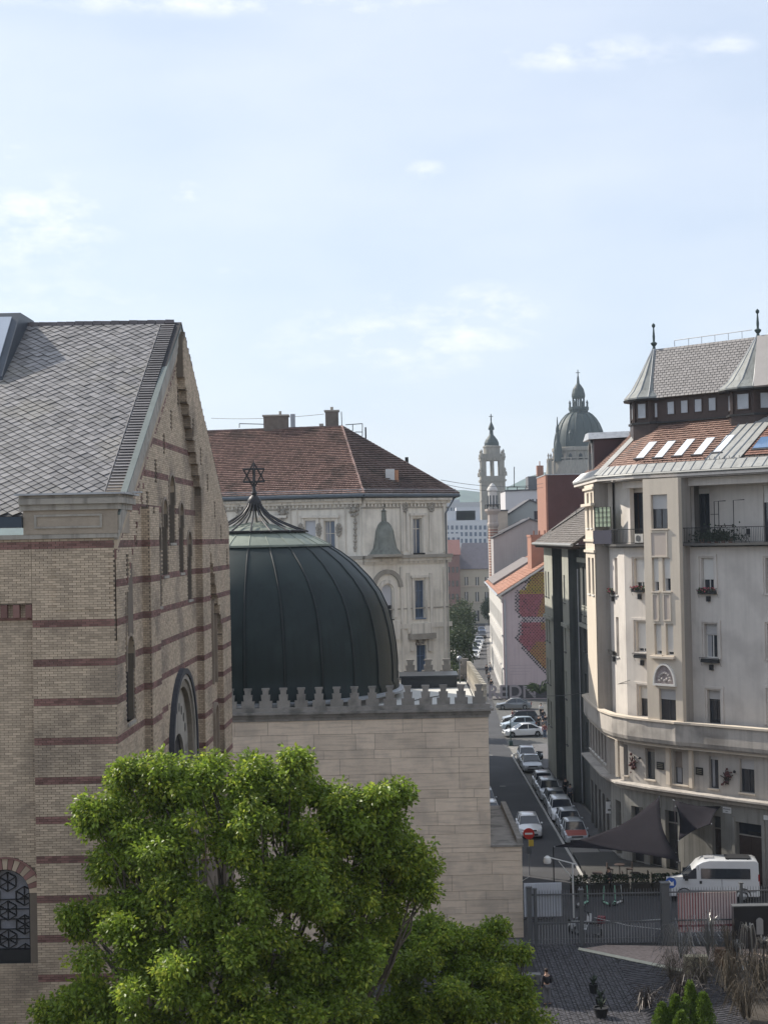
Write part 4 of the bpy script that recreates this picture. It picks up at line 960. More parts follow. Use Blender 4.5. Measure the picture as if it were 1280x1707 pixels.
# mezzanine storey
fmA, fmB, fmC = fA, fB, fC
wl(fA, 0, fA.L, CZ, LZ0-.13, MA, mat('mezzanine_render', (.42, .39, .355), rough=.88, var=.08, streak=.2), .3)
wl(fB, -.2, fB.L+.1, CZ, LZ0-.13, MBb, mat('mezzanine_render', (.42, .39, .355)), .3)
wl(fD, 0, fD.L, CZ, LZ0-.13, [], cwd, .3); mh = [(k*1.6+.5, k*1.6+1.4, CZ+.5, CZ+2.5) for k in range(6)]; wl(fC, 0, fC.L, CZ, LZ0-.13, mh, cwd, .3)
for h in mh: window(cb, fC, *h, .3, .2, fm=white_f)
for k, (a, b, c, d) in enumerate(MA): window(cb, fA, a, b, c, d, .3, .25, blind=(.12, .3)[k], bm=blind_g, fm=dark_f, sm=cwt, mull=k, transom=0)
for k, (a, b, c, d) in enumerate(MBb): window(cb, fB, a, b, c, d, .3, .25, blind=(0, .12, .5)[k], bm=mat('brown_blind', (.25, .21, .18)), fm=dark_f, sm=cwt, mull=0 if k < 2 else 1, transom=0)
for fr, x0, x1 in ((fB, 1112, 1120), (fB, 1150, 1157), (fB, 1028, 1034)):
    a, b, c, d = prect(fr, x0, 1245, x1, 1312, .3); piece('pilaster', fr, a, b, CZ+.3, LZ0-.3, .3, .5, cwt)
for fr, x0, y0, x1, y1 in ((fB, 1095, 1270, 1107, 1284), (fA, 1160, 1279, 1172, 1293)):
    a, b, c, d = prect(fr, x0, y0, x1, y1, .3); o = piece('plaque', fr, a, b, c, d, .3, .36, iron)
    for r in range(3): piece('plaque_line', fr, a+.08, b-.08, d-.14-r*.12, d-.11-r*.12, .36, .365, mat('gilt', (.3, .27, .2)), o)
path2 = [(15.75, 122), (15.7, 111.0), (16.2, 107.7), (18.3, 104.6), (19.6, 103.1), (29.2, 92.7)]
sweep('cornice', path2, [(-.3, CZ-.45), (.05, CZ-.45), (.12, CZ-.3), (.3, CZ-.2), (.5, CZ-.1), (.5, CZ+.02), (-.3, CZ+.06)], bandm)
# ground floor
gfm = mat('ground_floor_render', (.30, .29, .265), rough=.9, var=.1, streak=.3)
ga, gb, gc, gd_ = prect(fA, 1226, 1370, 1272, 1460, .3); GA = [(ga, gb, .15, gd_), prect(fA, 1186, 1364, 1203, 1450, .3)[:2]+(.15, 4.2)]
GB = [(.4, 1.5, .15, 4.0), (2.0, 3.1, .15, 4.2), (3.5, 4.6, .15, 4.1)]
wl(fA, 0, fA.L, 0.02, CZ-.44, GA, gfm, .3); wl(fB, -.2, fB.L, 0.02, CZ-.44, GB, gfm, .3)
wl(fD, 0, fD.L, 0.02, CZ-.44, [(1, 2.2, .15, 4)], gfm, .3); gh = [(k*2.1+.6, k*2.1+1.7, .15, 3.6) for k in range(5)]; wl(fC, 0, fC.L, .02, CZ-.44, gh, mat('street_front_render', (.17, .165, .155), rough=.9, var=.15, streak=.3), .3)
def door(fr, h, parent=cb, mt=wood_d, d=.3):
    a, b, c, e = h; m = MB(); m.fb(fr, a, b, c, e-.9, d-.45, d-.38); o = m.build('door', mt, parent)
    for k in range(2):
        for j in range(3): m = MB(); w = (b-a)/2; H_ = (e-.9-c)/3; m.fb(fr, a+k*w+.1, a+(k+1)*w-.1, c+j*H_+.1, c+(j+1)*H_-.1, d-.38, d-.35); m.build('door_panel', mt, o)
    m = MB(); m.fb(fr, a, b, e-.82, e-.02, d-.44, d-.4); m.build('fanlight', glass_m, o); m = MB(); m.fb(fr, a, b, e-.9, e-.82, d-.45, d-.3); m.build('transom', cwd, o)
    m = MB(); m.ball(fr.pt((a+b)/2+.06, c+1.1, d-.33), .04, 6, 4); m.build('handle', steel, o)
for h in GA: door(fA, h)
for h in GB: door(fB, h, mt=dark_f)
door(fD, (1, 2.2, .15, 4)); [door(fC, h, mt=dark_f) for h in gh]
a, b, c, d = ga-.25, gb+.25, .15, gd_; piece('door_surround', fA, a, ga-.02, .15, gd_+.3, .3, .42, gfm); piece('door_surround', fA, gb+.02, b, .15, gd_+.3, .3, .42, gfm)
a, b, c, d = prect(fA, 1243, 1387, 1270, 1396, .3); piece('shop_sign', fA, a, b, c, d, -.05, .02, iron)
# loggia
back = -1.5
LH = [prect(fA, 1163, 821, 1184, 905, back)[:2]+(LGZ, 25.9), prect(fA, 1271, 817, 1296, 905, back)[:2]+(LGZ, 25.9)]
wl(fA, .6, fA.L, LGZ, EV-.1, LH, cw, back, .3)
for k, h in enumerate(LH): window(cb, fA, h[0], h[1], h[2]+.02, h[3], back, .15, fm=dark_f, transom=0, gm=glass_m, blind=.1+.2*k, bm=blind_w, sill=False)
LB = [prect(fB, 1050, 830, 1073, 905, -.9)[:2]+(LGZ, 25.8)]; u0_ = fB.uv(1012, 850, -.9)[0]
wl(fB, .0, fB.L+.3, LGZ, EV-.1, [(LB[0][0], min(LB[0][1], fB.L+.1), LGZ, 25.8)], cw, -.9, .3); window(cb, fB, LB[0][0], min(LB[0][1], fB.L+.1), LGZ+.02, 25.8, -.9, .15, fm=wood_d, transom=0, sill=False)
wl(fD, -.3, fD.L, LGZ, EV-.1, [], cw, -.5, .3)
slab_m = mat('dark_balcony_slab', (.09, .085, .08), rough=.8, var=.2); fcl = Frame(tuple(fA.pt(.5, 0, back).xy), tuple(fA.pt(.5, 0, 0).xy)); 
for fr, pth in ((fA, None),):
    piece('loggia_slab', fA, .0, fA.L, LGZ-.16, LGZ-.0, -1.8, .75, slab_m); piece('loggia_slab', fB, -.1, fB.L-.2, LGZ-.16, LGZ-.004, -1.6, .7, slab_m); piece('loggia_slab', fD, -.1, fD.L, LGZ-.16, LGZ-.008, -1.0, .5, slab_m)
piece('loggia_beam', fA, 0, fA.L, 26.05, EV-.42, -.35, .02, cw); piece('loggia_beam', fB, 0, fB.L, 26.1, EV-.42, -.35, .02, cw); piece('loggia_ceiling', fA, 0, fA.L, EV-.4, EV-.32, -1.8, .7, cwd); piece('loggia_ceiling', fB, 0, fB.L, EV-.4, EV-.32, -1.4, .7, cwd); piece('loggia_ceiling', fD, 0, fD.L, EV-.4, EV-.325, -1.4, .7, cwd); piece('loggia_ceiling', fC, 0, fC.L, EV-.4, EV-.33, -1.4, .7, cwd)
wl(fC, 0, fC.L, LGZ-.26, EV-.41, [], cw, 0, .3)
def railing(fr, u0, u1, z, d, h=1.0, step=.13):
    m = MB(); m.fb(fr, u0, u1, z+h, z+h+.05, d-.03, d+.03); o = m.build('railing', iron, cb); m2 = MB(); m2.fb(fr, u0, u1, z+.06, z+.1, d-.02, d+.02); m2.build('bottom_rail', iron, o)
    n = int((u1-u0)/step)
    for k in range(n+1): u = u0+(u1-u0)*k/n; m = MB(); m.fb(fr, u-.009, u+.009, z+.1, z+h, d-.009, d+.009); m.build('baluster', iron, o)
railing(fA, .25, fA.L, LGZ, .68); railing(fB, -.1, fB.L-.75, LGZ, .62); railing(fD, .1, fD.L, LGZ, .45)
# roof of corner building
rtc = mat('terracotta_tile', (.30, .19, .15), rough=.85, var=.12, scale=.6, island=.16, dirt=((.19, .11, .085), .4, .7), bump=.2)
apm = mat('pale_copper_apron', (.31, .31, .295), rough=.6, var=.15, scale=1, metal=.05, streak=.2)
def V(x, y, z): return Vector((x, y, z))
e0, e1, e2, e3 = V(15.2, 122.6, EV), V(15.2, 109.4, EV), V(17.15, 105.4, EV), V(29.0, 92.5, EV)
t0, t1, t2 = V(19.3, 120.5, 30.75), V(19.3, 112.0, 30.75), V(20.0, 109.9, 30.75); 
_tR = (e3-e2).normalized(); _in = V(-_tR.y, _tR.x, 0); _off = (t2-e2).dot(_tR); _run = (t2-e2).dot(_in); _LL = (e3-e2).length; t3 = e3+_in*_run+V(0, 0, 3.75)
for q in ((e0, e1, t1, t0), (e1, e2, t2, t1), (e2, e3, t3, t2)): slab(q, .12).build('roof', mat('roof_board', (.06, .05, .045)), cb)
m = MB(); m.zprism([(18.9, 120.5), (19.1, 111.9), (20.2, 109.6), (27.8, 100.5), (36, 108), (30, 120)], 22, 30.72); m.build('attic_core', wood_d, cb)
m = MB(); m.zprism([(16.9, 121.9), (16.9, 110.9), (17.5, 108.6), (21.5, 104.6), (29.8, 95.8), (38, 104), (30, 121.9)], 0.02, EV-.45); m.build('core', cwd, cb)
m = MB(); m.zprism([(e0.x, e0.y), (e1.x, e1.y), (e2.x, e2.y), (e3.x, e3.y), (32, 96), (24, 118)], EV-.3, EV-.13); m.build('eaves_soffit', cw, cb)
AP = .17
def lerpq(a, b, v): return a.lerp(b, v)
for (a, b, c, d, n) in ((e0, e1, t1, t0, 16), (e1, e2, t2, t1, 6), (e2, e3, t3, t2, 22)):
    for k in range(n):
        s0, s1 = (k+.03)/n, (k+.97)/n; A, B = a.lerp(b, s0), a.lerp(b, s1); C, D_ = d.lerp(c, s1), d.lerp(c, s0)
        nn = (b-a).cross(d-a).normalized()
        s = slab([A+nn*.1, B+nn*.1, B.lerp(C, AP)+nn*.1, A.lerp(D_, AP)+nn*.1], .05); s.build('apron_sheet', apm, cb)
        s = MB(); s.tube([A+nn*.12, A.lerp(D_, AP)+nn*.12], .03, 4); s.build('seam', zinc, cb)
    m = MB(); m.tube([a+Vector((0, 0, -.02)), b+Vector((0, 0, -.02))], .1, 8); m.build('gutter', mat('pale_gutter', (.25, .25, .24), rough=.5, metal=.3), cb)
S0, S1 = .33, .47                         # the wide metal valley in the front slope
def fpt(s, v, h=0):
    nn = (e3-e2).cross(t2-e2).normalized(); return e2.lerp(e3, s)+(_in*_run+V(0, 0, 3.75))*v+nn*h
tiles([fpt(.0, AP)-_tR*.2, fpt(S0-.025, AP), fpt(S0+.01, 1), t2], .27, .2, .045, .03, lift=.08).build('roof_tiles', rtc, cb, kind='stuff')
tiles([fpt(S1+.0, AP+.06), fpt(1, AP+.06), fpt(1, 1), fpt(S1+.01, 1)], .25, .2, .03, .018).build('roof_tiles', mat('dark_terracotta_tile', (.24, .125, .095), rough=.85, var=.15, island=.2), cb, kind='stuff')
tiles([e1.lerp(t1, AP), e2.lerp(t2, AP), t2, t1], .25, .2, .03, .018).build('roof_tiles', rtc, cb, kind='stuff')
tiles([e0.lerp(t0, AP), e1.lerp(t1, AP), t1, t0], .25, .2, .03, .018).build('roof_tiles', rtc, cb, kind='stuff')
for k in range(4):
    s0, s1 = S0+(S1-S0)*k/4, S0+(S1-S0)*(k+.96)/4; f = .02
    slab([fpt(s0-f*(1-k/4), AP, .13), fpt(s1-f*(1-k/4), AP, .13), fpt(s1+.01, 1, .13), fpt(s0+.01, 1, .13)], .05).build('valley_sheet', apm, cb)
    m = MB(); m.tube([fpt(s0-f*(1-k/4), AP, .15), fpt(s0+.01, 1, .15)], .04, 4); m.build('seam', zinc, cb)
for q, (a, b, w) in enumerate(((e1, t1, .3), (e2, t2, .25))):
    x = (b-a).cross(Vector((0, 0, 1))).normalized()*w; s = slab([a+x+V(0, 0, .1), a-x+V(0, 0, .1), b-x+V(0, 0, .12), b+x+V(0, 0, .12)], .06)
    s.build('hip_sheet', apm, cb) if q == 0 else None
# snow guards
for k in range(40): p = fpt(.02+k*.022, AP+.005, .12); m = MB(); m.tube([p, p+V(0, 0, .16)], .02, 4); m.build('snow_guard', iron, cb)
# skylights
nA = (e3-e2).cross(t2-e2).normalized(); tR = (e3-e2).normalized(); tU = (_in*_run+V(0, 0, 3.75)).normalized()
def onroof(px, py):
    d = ray(px, py); k = (e2-CAM).dot(nA)/d.dot(nA); return CAM+d*k
for (x, y) in ((1061, 766), (1092, 765), (1124, 762), (1157, 760), (1190, 756)):
    p = onroof(x, y)+nA*.1; w, h = .66, 1.95
    s = slab([p-tU*.12-tR*.1, p+tR*(w+.1)-tU*.12, p+tR*(w+.1)+tU*(h+.1), p-tR*.1+tU*(h+.1)], .1); o = s.build('skylight', mat('skylight_flashing', (.10, .085, .08), rough=.5, metal=.3), cb)
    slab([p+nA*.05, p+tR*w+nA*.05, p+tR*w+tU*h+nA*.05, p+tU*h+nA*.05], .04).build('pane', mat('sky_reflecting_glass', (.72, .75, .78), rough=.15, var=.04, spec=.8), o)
    m = MB(); a_ = p-tU*.2-tR*.12; m.hexa([a_, a_+tR*(w+.24), a_+tR*(w+.24)+tU*.12, a_+tU*.12, a_+nA*.1, a_+tR*(w+.24)+nA*.1, a_+tR*(w+.24)+tU*.12+nA*.1, a_+tU*.12+nA*.1]); m.build('skylight_sill', dark_f, o)
p = onroof(1252, 752)+nA*.12; slab([p, p+tR*1.5, p+tR*1.5+tU*1.5, p+tU*1.5], .14).build('skylight', dark_f, cb); slab([p+tR*.1+tU*.12+nA*.04, p+tR*1.4+tU*.12+nA*.04, p+tR*1.4+tU*1.4+nA*.04, p+tR*.1+tU*1.4+nA*.04], .03).build('skylight', mat('blue_glass', (.12, .20, .34), rough=.08, spec=.9), cb)
# turrets and penthouse
T1, T2 = V(19.85, 111.4, 0), V(25.9, 105.2, 0); AZ = 36.3
cone_m = mat('grey_green_zinc', (.22, .23, .22), rough=.65, var=.18, scale=1.2, metal=.0, streak=.3)
slt = mat('grey_roof_slate', (.235, .22, .215), rough=.7, var=.1, scale=1, island=.13)
for T, rB, rd in ((T1, 2.25, 1.9), (T2, 2.75, 2.35)):
    n = 8; m = MB(); m.lathe(T, [(rd, 29.0), (rd, 30.75)], n, .39, .39+2*math.pi); m.build('turret_drum', mat('bronze_sheet', (.06, .042, .038), rough=.45, var=.2, metal=.3, streak=.2), cb)
    m = MB(); m.lathe(T, [(rd+.12, 30.752), (rd+.12, 30.9)], n, .39, .39+2*math.pi); m.build('turret_sill', iron, cb)
    m = MB(); m.lathe(T, [(rd-.12, 30.9), (rd-.12, 32.5)], n, .39, .39+2*math.pi); m.build('turret_wall', wood_d, cb)
    for k in range(n):
        a0 = .39+k*2*math.pi/n; a1 = a0+2*math.pi/n; am = (a0+a1)/2
        A = T+V(math.cos(a1), math.sin(a1), 0)*(rd-.1); B = T+V(math.cos(a0), math.sin(a0), 0)*(rd-.1)
        f_ = Frame(B.xy, A.xy)
        L = f_.L
        if f_.n.dot(V(math.cos(am), math.sin(am), 0)) < 0: f_ = Frame(A.xy, B.xy)
        m = MB(); m.fb(f_, -.1, .1, 30.9, 32.5, -.02, .08); m.build('turret_post', wood_d, cb)
        window(cb, f_, L*.2, L*.8, 31.15, 32.3, 0.12, .06, fm=wood_d, gm=mat('grey_reflecting_glass', (.34, .36, .39), rough=.2, var=.2, spec=.8), mull=0, transom=0, sill=False)
    m = MB(); m.lathe(T, [(rB, 32.55), (rB, 32.68), (rB*.78, 33.2), (rB*.5, 34.3), (.12, AZ), (.02, AZ+.02)], n*2, .39, .39+2*math.pi); m.build('turret_roof', cone_m, cb)
    for k in range(n*2):
        a = .39+k*math.pi/n; m = MB(); m.tube([T+V(math.cos(a)*r, math.sin(a)*r, z) for r, z in ((rB+.01, 32.66), (rB*.78, 33.22), (rB*.5, 34.32), (.12, AZ))], .03, 4); m.build('seam', zinc, cb)
    m = MB(); m.lathe(T, [(rB+.05, 32.45), (rB+.08, 32.56), (rB-.1, 32.56)], n*2, .39, .39+2*math.pi); m.build('turret_eaves', iron, cb)
    m = MB(); m.lathe(T, [(.16, AZ-.2), (.1, AZ+.2), (.22, AZ+.35), (.24, AZ+.45), (.08, AZ+.55), (.1, AZ+.9), (.05, AZ+1.5), (.05, AZ+1.55), (.13, AZ+1.65), (.13, AZ+1.78), (.02, AZ+1.9)], 10); m.build('finial', mat('verdigris_finial', (.06, .085, .085), rough=.5, metal=.4), cb, smooth=True)
rd_ = (T2-T1).normalized(); rn = V(rd_.y, -rd_.x, 0)
fP = Frame((T1+rn*1.3).xy, (T2+rn*1.3).xy)
m = MB(); m.fb(fP, -.5, fP.L+.6, 30.5, 32.6, -3.6, 0); m.build('attic_wall', wood_d, cb)
for k in range(7):
    u = 1.9+k*1.15
    if u+.7 < fP.L-1.9: window(cb, fP, u, u+.72, 31.3, 32.3, .1, .05, fm=wood_d, gm=mat('grey_reflecting_glass', (.34, .36, .39)), mull=0, transom=0, sill=False)
m = MB(); m.fb(fP, 0, fP.L, 30.75, 30.86, -.1, .2); m.build('attic_sill', iron, cb)
sa, sb = T1+rn*1.75+rd_*.9+V(0, 0, 32.55), T2+rn*1.75+rd_*.4+V(0, 0, 32.55); sc, sd = T2+V(0, 0, AZ-.02)+rd_*.2, T1+V(0, 0, AZ-.02)
slab([sa, sb, sc, sd], .14).build('upper_roof', mat('roof_board', (.06, .05, .045)), cb); tiles([sa, sb, sc, sd], .2, .36, .012, .01, True, .03).build('slates', slt, cb, kind='stuff')
s = slab([T1+V(0, 0, AZ-.05)-rn*.0, T2+V(0, 0, AZ-.05), T2-rn*3.4+V(0, 0, 32.5), T1-rn*3.4+V(0, 0, 32.5)], .14); s.build('upper_roof', slt, cb)
s = slab([T2+V(0, 0, AZ-.05), T2+rd_*8+V(0, 0, AZ-.05), T2+rd_*8+rn*3+V(0, 0, 32.5), T2+rn*3+rd_*1.5+V(0, 0, 32.5)], .14); s.build('upper_roof', slt, cb)
m = MB(); m.tube([T1+rd_*1.8+V(0, 0, AZ+.02), T1+rd_*1.8+V(0, 0, AZ+.45), T1+rd_*8.2+V(0, 0, AZ+.5)], .03, 5)
for k in range(5): m.tube([T1+rd_*(3+k*1.1)+V(0, 0, AZ), T1+rd_*(3+k*1.1)+V(0, 0, AZ+.5)], .02, 4)
m.build('ridge_rail', steel, cb)
# dormer on street slope
a = at(992, 785, 117.6)
m = MB(); dx0 = a.x-.05
m.box(dx0, 19.6, 117.6, 120.2, EV+.5, 30.2); do = m.build('dormer', mat('dark_bronze_dormer', (.06, .035, .04), rough=.5, var=.15), cb)
m = MB(); m.hexa([(dx0-.45, 117.3, 30.2), (19.8, 117.3, 30.35), (19.8, 120.6, 30.35), (dx0-.45, 120.6, 30.2), (dx0-.35, 118.2, 30.75), (19.8, 118.2, 30.85), (19.8, 119.8, 30.85), (dx0-.35, 119.8, 30.75)]); m.build('dormer_roof', zinc, do)
fdm = Frame((dx0, 120.2), (dx0, 117.6)); m = MB(); archband(m, fdm, .35, 2.25, 29.1, .16, -.05, .16, legs=1.5, n=10); m.build('dormer_arch', apm, do); m = MB(); m.fb(fdm, .35, 2.25, 27.7, 29.2, 0, .03); m.build('dormer_glass', glass_m, do)
# ================================================================== STREET ROW, RIGHT
V = lambda x, y, z=0: Vector((x, y, z))
gb = thing('grey_green_building', 'dark narrow grey green town house with tall bay strips next to the corner block', 'building', (16.5, 136, 0))
gw_m = mat('grey_green_render', (.085, .092, .09), rough=.9, var=.15, scale=.5, streak=.35)
gl_m = mat('sunlit_green_render', (.36, .36, .31), rough=.88, var=.12, scale=.6, streak=.35)  # lighter copy of the render, painting sun onto the bay fronts
GY0, GY1 = 122.02, 151.0
fG = Frame((16.5, GY1), (16.5, GY0))
def gpart(name, fr, u0, u1, z0, z1, d0, d1, mt, parent=None):
    m = MB(); m.fb(fr, u0, u1, z0, z1, d0, d1); return m.build(name, mt, parent or gb)
uo = lambda y: GY1-y
gh = []
for y in (123.0, 125.2, 127.4):
    gh += [(uo(y+1.2), uo(y), z, z+2.1) for z in (5.2, 9.2, 13.2)]+[(uo(y+1.25), uo(y), 17.0, 20.2)]
for y in (138.0, 146.0): gh += [(uo(y+1.4), uo(y), z, z+2.1) for z in (5.2, 9.2, 13.2, 17.4)]
m = MB(); wallgrid(m, fG, 0, fG.L, 0.02, 22.0, gh, 0, .4); m.build('wall', gw_m, gb)
m = MB(); m.box(16.95, 30, GY0, GY1, .02, 21.9); m.build('core', gw_m, gb)
for h in gh: window(gb, fG, *h, 0, .25, fm=dark_f if h[2] < 16 else gl_m, mull=1)
for y in (123.0, 125.2, 127.4): gpart('spandrel_panel', fG, uo(y+1.3), uo(y-.1), 15.6, 16.8, 0, .12, gl_m)
gpart('cornice', fG, uo(130), uo(122.05), 20.6, 21.0, 0, .3, gl_m); gpart('cornice', fG, uo(130), uo(122.05), 15.2, 15.5, 0, .25, gl_m)
for k in range(3):
    m = MB(); m.lathe(V(16.36, 123.6+k*2.2, 16.2), [(.01, -.01), (.22, 0), (.22, .05)], 10); m.build('roundel', iron, gb)
for (ya, yb_) in ((131.0, 135.6), (143.6, 150.9)):      # projecting bays
    f = Frame((15.6, yb_), (15.6, ya)); hs = [(.9+j*2.4, 1.9+j*2.4, z, z+2.4) for z in (4.6, 8.6, 12.7, 17.0) for j in range(2) if 1.9+j*2.4 < f.L-.4]
    m = MB(); wallgrid(m, f, 0, f.L, 0.14, 21.9, hs, 0, .3); m.build('bay', gl_m, gb)
    for h in hs: window(gb, f, *h, 0, .2, fm=dark_f, mull=1)
    for y, s in ((ya, 1), (yb_, -1)):
        m = MB(); m.box(15.606, 16.49, min(y-s*.006, y+s*.3), max(y-s*.006, y+s*.3), .14, 21.895); m.build('bay_return', gw_m, gb)
    gpart('cornice', f, -.1, f.L+.1, 14.9, 15.2, 0, .2, gl_m)
m = MB(); m.tube([V(16.3, 136.6, 20), V(16.3, 136.6, .2)], .07, 6); m.tube([V(16.3, 130.2, 20), V(16.3, 130.2, .2)], .07, 6); m.build('downpipe', steel, gb)
gx0, gx1, gz0, gz1 = 14.75, 22.0, 22.15, 27.4
A, B, C, D_ = V(gx0, GY1+1, gz0), V(gx0, 120.4, gz0), V(gx1, 120.4, gz1), V(gx1, GY1+1, gz1)
slab([A, B, C, D_], .12).build('roof', mat('roof_board', (.06, .05, .045)), gb); slab([D_, C, V(30, 120.4, 22), V(30, GY1+1, 22)], .12).build('roof', mat('roof_board', (.06, .05, .045)), gb)
gt = mat('grey_brown_tile', (.17, .15, .135), rough=.8, var=.2, scale=.7, island=.25)
tiles([A, B, C, D_], .3, .28, .035, .02).build('roof_tiles', gt, gb, kind='stuff')
m = MB(); m.tube([A+V(-.1, 0, -.05), B+V(-.1, 0, -.05)], .13, 8); m.build('gutter', mat('pale_gutter', (.25, .25, .24)), gb)
m = MB(); m.box(gx0, 16.5, GY0-1.5, GY1+.9, 21.92, 22.05); m.build('soffit', wood_d, gb)
for k in range(40): m = MB(); y = GY0+k*.74; m.box(14.78, 15.5, y, y+.12, 21.75, 21.915); m.build('rafter_end', wood_d, gb)
m = MB(); m.tube([A.lerp(D_, .45).lerp(B.lerp(C, .45), .25)+V(0, 0, .1), A.lerp(D_, .45).lerp(B.lerp(C, .45), .25)+V(0, 0, 1.0)], .03, 5); m.tube([A.lerp(D_, .2)+(B-A)*.1+V(0, 0, .2), A.lerp(D_, .85)+(B-A)*.3+V(0, 0, .2)], .09, 5); m.build('roof_cable', iron, gb)
m = MB(); m.box(16.25, 16.42, 136, 137.2, 6.8, 7.4)
# red firewall block
fwb = thing('brick_firewall_block', 'tall windowless red brick block rising behind the grey green house', 'building', (28, 250, 0))
def pbox(name, px0, px1, ytop, Y, dy, mt, parent, zbot=0):
    a, b = at(px0, ytop, Y), at(px1, ytop, Y); m = MB(); m.box(a.x, b.x, Y, Y+dy, zbot, a.z); return m.build(name, mt, parent), a, b
rbk = mat('firewall_brick', (.085, .032, .028), rough=.9, var=.14, scale=.6, dirt=((.11, .05, .045), .5, .4)); obk = mat('sunlit_firewall_side', (.30, .15, .105), rough=.9, var=.12)  # one brick in two tones: front coloured as shaded, side as sunlit
o, a, b = pbox('wall', 912, 1000, 792, 250, 14, rbk, fwb)
m = MB(); m.box(a.x-.3, a.x-.001, 250, 264, 0, a.z); m.build('side_wall', obk, fwb)
m = MB(); m.box(a.x-.4, b.x+.1, 249.9, 264.1, a.z+.002, a.z+.15); m.build('coping', zinc, fwb)
c = MB(); rows_ = MB()
for k in range(76):
    zz = a.z-(k+1)*.2
    for j in range(32): x = a.x+.02+j*.27+(.13 if k % 2 else 0); rows_.box(x, min(x+.25, b.x), 249.975, 250.0, zz+.02, zz+.18)
rows_.build('bricks', rbk, fwb, kind='stuff')
# mural building
mub = thing('mural_building', 'low pinkish house with halftone dot mural on its blank end wall and orange tile roof', 'building', (20, 215, 0))
pk_m = mat('pink_lilac_render', (.43, .35, .355), rough=.9, var=.06, scale=.2, streak=.1); lit_m = mat('pale_front_render', (.50, .48, .45), rough=.88, var=.12, scale=.4, streak=.3)
M0, M1 = V(16.3, 215), V(18.6, 276); SL = .62
ez = 14.8; X2 = 27.5
fM = Frame((16.3, 215), (X2, 215))
m = MB(); m.prism(fM, [(0, 0), (X2-16.3, 0), (X2-16.3, ez-.4+SL*(X2-16.3)), (0, ez-.4)], -.4, 0); m.build('end_wall', pk_m, mub)
fMs = Frame(M1, M0); mhs = [(u, u+1.2, z, z+2.2) for u in np.arange(2, 58, 3.2) for z in (1.2, 5.2, 9.6)]
m = MB(); wallgrid(m, fMs, 0, fMs.L-.3, 0, ez-.3, mhs, 0, .3); m.build('wall', lit_m, mub)
for h in mhs: m = MB(); m.fb(fMs, h[0], h[1], h[2], h[3], -.3, -.2); m.build('window', glass_m, mub)
for z in (4.2, 8.8, 13.6): m = MB(); m.fb(fMs, 0, fMs.L, z, z+.25, 0, .2); m.build('moulding', lit_m, mub)
orange = mat('orange_tile', (.36, .18, .12), rough=.85, var=.15, scale=.5, island=.2); 
A, B, C, D_ = V(18.0, 276.5, ez-.1), V(15.7, 214.4, ez-.1), V(15.7+11, 214.4, ez-.1+SL*11), V(18.7+10, 276.5, ez-.1+SL*10)
slab([A, B, C, D_], .25).build('roof', orange, mub)
tiles([A, B, C, D_], .5, .5, .05, .03).build('roof_tiles', orange, mub, kind='stuff')
m = MB(); m.prism(Frame((15.7, 214.3), (27, 214.3)), [(0, ez-.45), (11.3, ez-.45+SL*11.3), (11.3, ez-.15+SL*11.3), (0, ez-.15)], -.2, .0); m.build('verge_board', mat('pale_verge', (.5, .46, .42)), mub)
m = MB(); m.tube([A+V(-.1, 0, -.1), B+V(-.1, 0, -.1)], .16, 6); m.build('gutter', steel, mub)
def slope_slab(v0, v1, u0, u1, h, mt, name):
    f = lambda u, v: A.lerp(B, u).lerp(D_.lerp(C, u), v)+V(0, 0, h); return slab([f(u0, v0), f(u1, v0), f(u1, v1), f(u0, v1)], .3).build(name, mt, mub)
slope_slab(.02, .62, .05, .52, .5, mat('grey_felt_roof', (.17, .15, .145), rough=.85, var=.15), 'lean_to_roof')
a, b = at(885, 895, 222), at(904, 948, 222); m = MB(); m.box(a.x, b.x+3, 222, 228, b.z-3, a.z); m.build('stair_tower', obk, mub)
m = MB(); m.box(a.x-.1, b.x+3.1, 221.9, 228.1, a.z, a.z+.3)
for k in range(4): m.tube([V(a.x+.5+k*.8, 223, a.z+.3), V(a.x+.5+k*.8, 223, a.z+.9)], .13, 6)
m.build('chimney', obk, mub)
m = MB(); m.tube([V(16.6, 214.85, 14), V(16.6, 214.85, .2)], .1, 6); m.build('downpipe', steel, mub)
# halftone mural: round paint dots, flat print on the wall
dots = {'yellow': ([], (.58, .43, .12)), 'magenta': ([], (.52, .20, .23)), 'ochre': ([], (.55, .33, .14)), 'black': ([], (.03, .03, .035)), 'dark': ([], (.20, .07, .07))}
col = {k: MB() for k in dots}
def disc(mb, px, py, r):
    u, z = fM.uv(px, py, .02); i = len(mb.v)
    for k in range(7): a_ = k*2*math.pi/7; mb.v.append(tuple(fM.pt(u+r*math.cos(a_), z+r*math.sin(a_), .025)))
    mb.f.append(tuple(range(i, i+7)))
def disc2(mb, px, py, r):
    u, z = fM.uv(px, py, .02); i = len(mb.v)
    for k in range(7): a_ = k*2*math.pi/7; mb.v.append(tuple(fM.pt(u+r*math.cos(a_), z+r*math.sin(a_), .015)))
    mb.f.append(tuple(range(i, i+7)))
def mcol(px, py):
    edge = 859 + max(0, (1000-py)*.55 if py < 985 else 0) + (max(0, py-1068)*.9) + (6*math.exp(-((py-1030)/6)**2)) + (4 if 1030 < py < 1060 else 0)
    if px < edge or px > 911: return None, 0
    if py < 990: c = 'yellow'
    elif py < 1028: c = 'magenta' if px < 900-(py-1010)*.3 else 'ochre'
    elif py < 1070: c = 'magenta' if px < 902 or py > 1050 else 'ochre'
    else: c = 'ochre' if px > 884+(1085-py)*.6 else 'magenta'
    if abs(py-1033) < 5 and px > 868: c = 'black'
    return c, px-edge
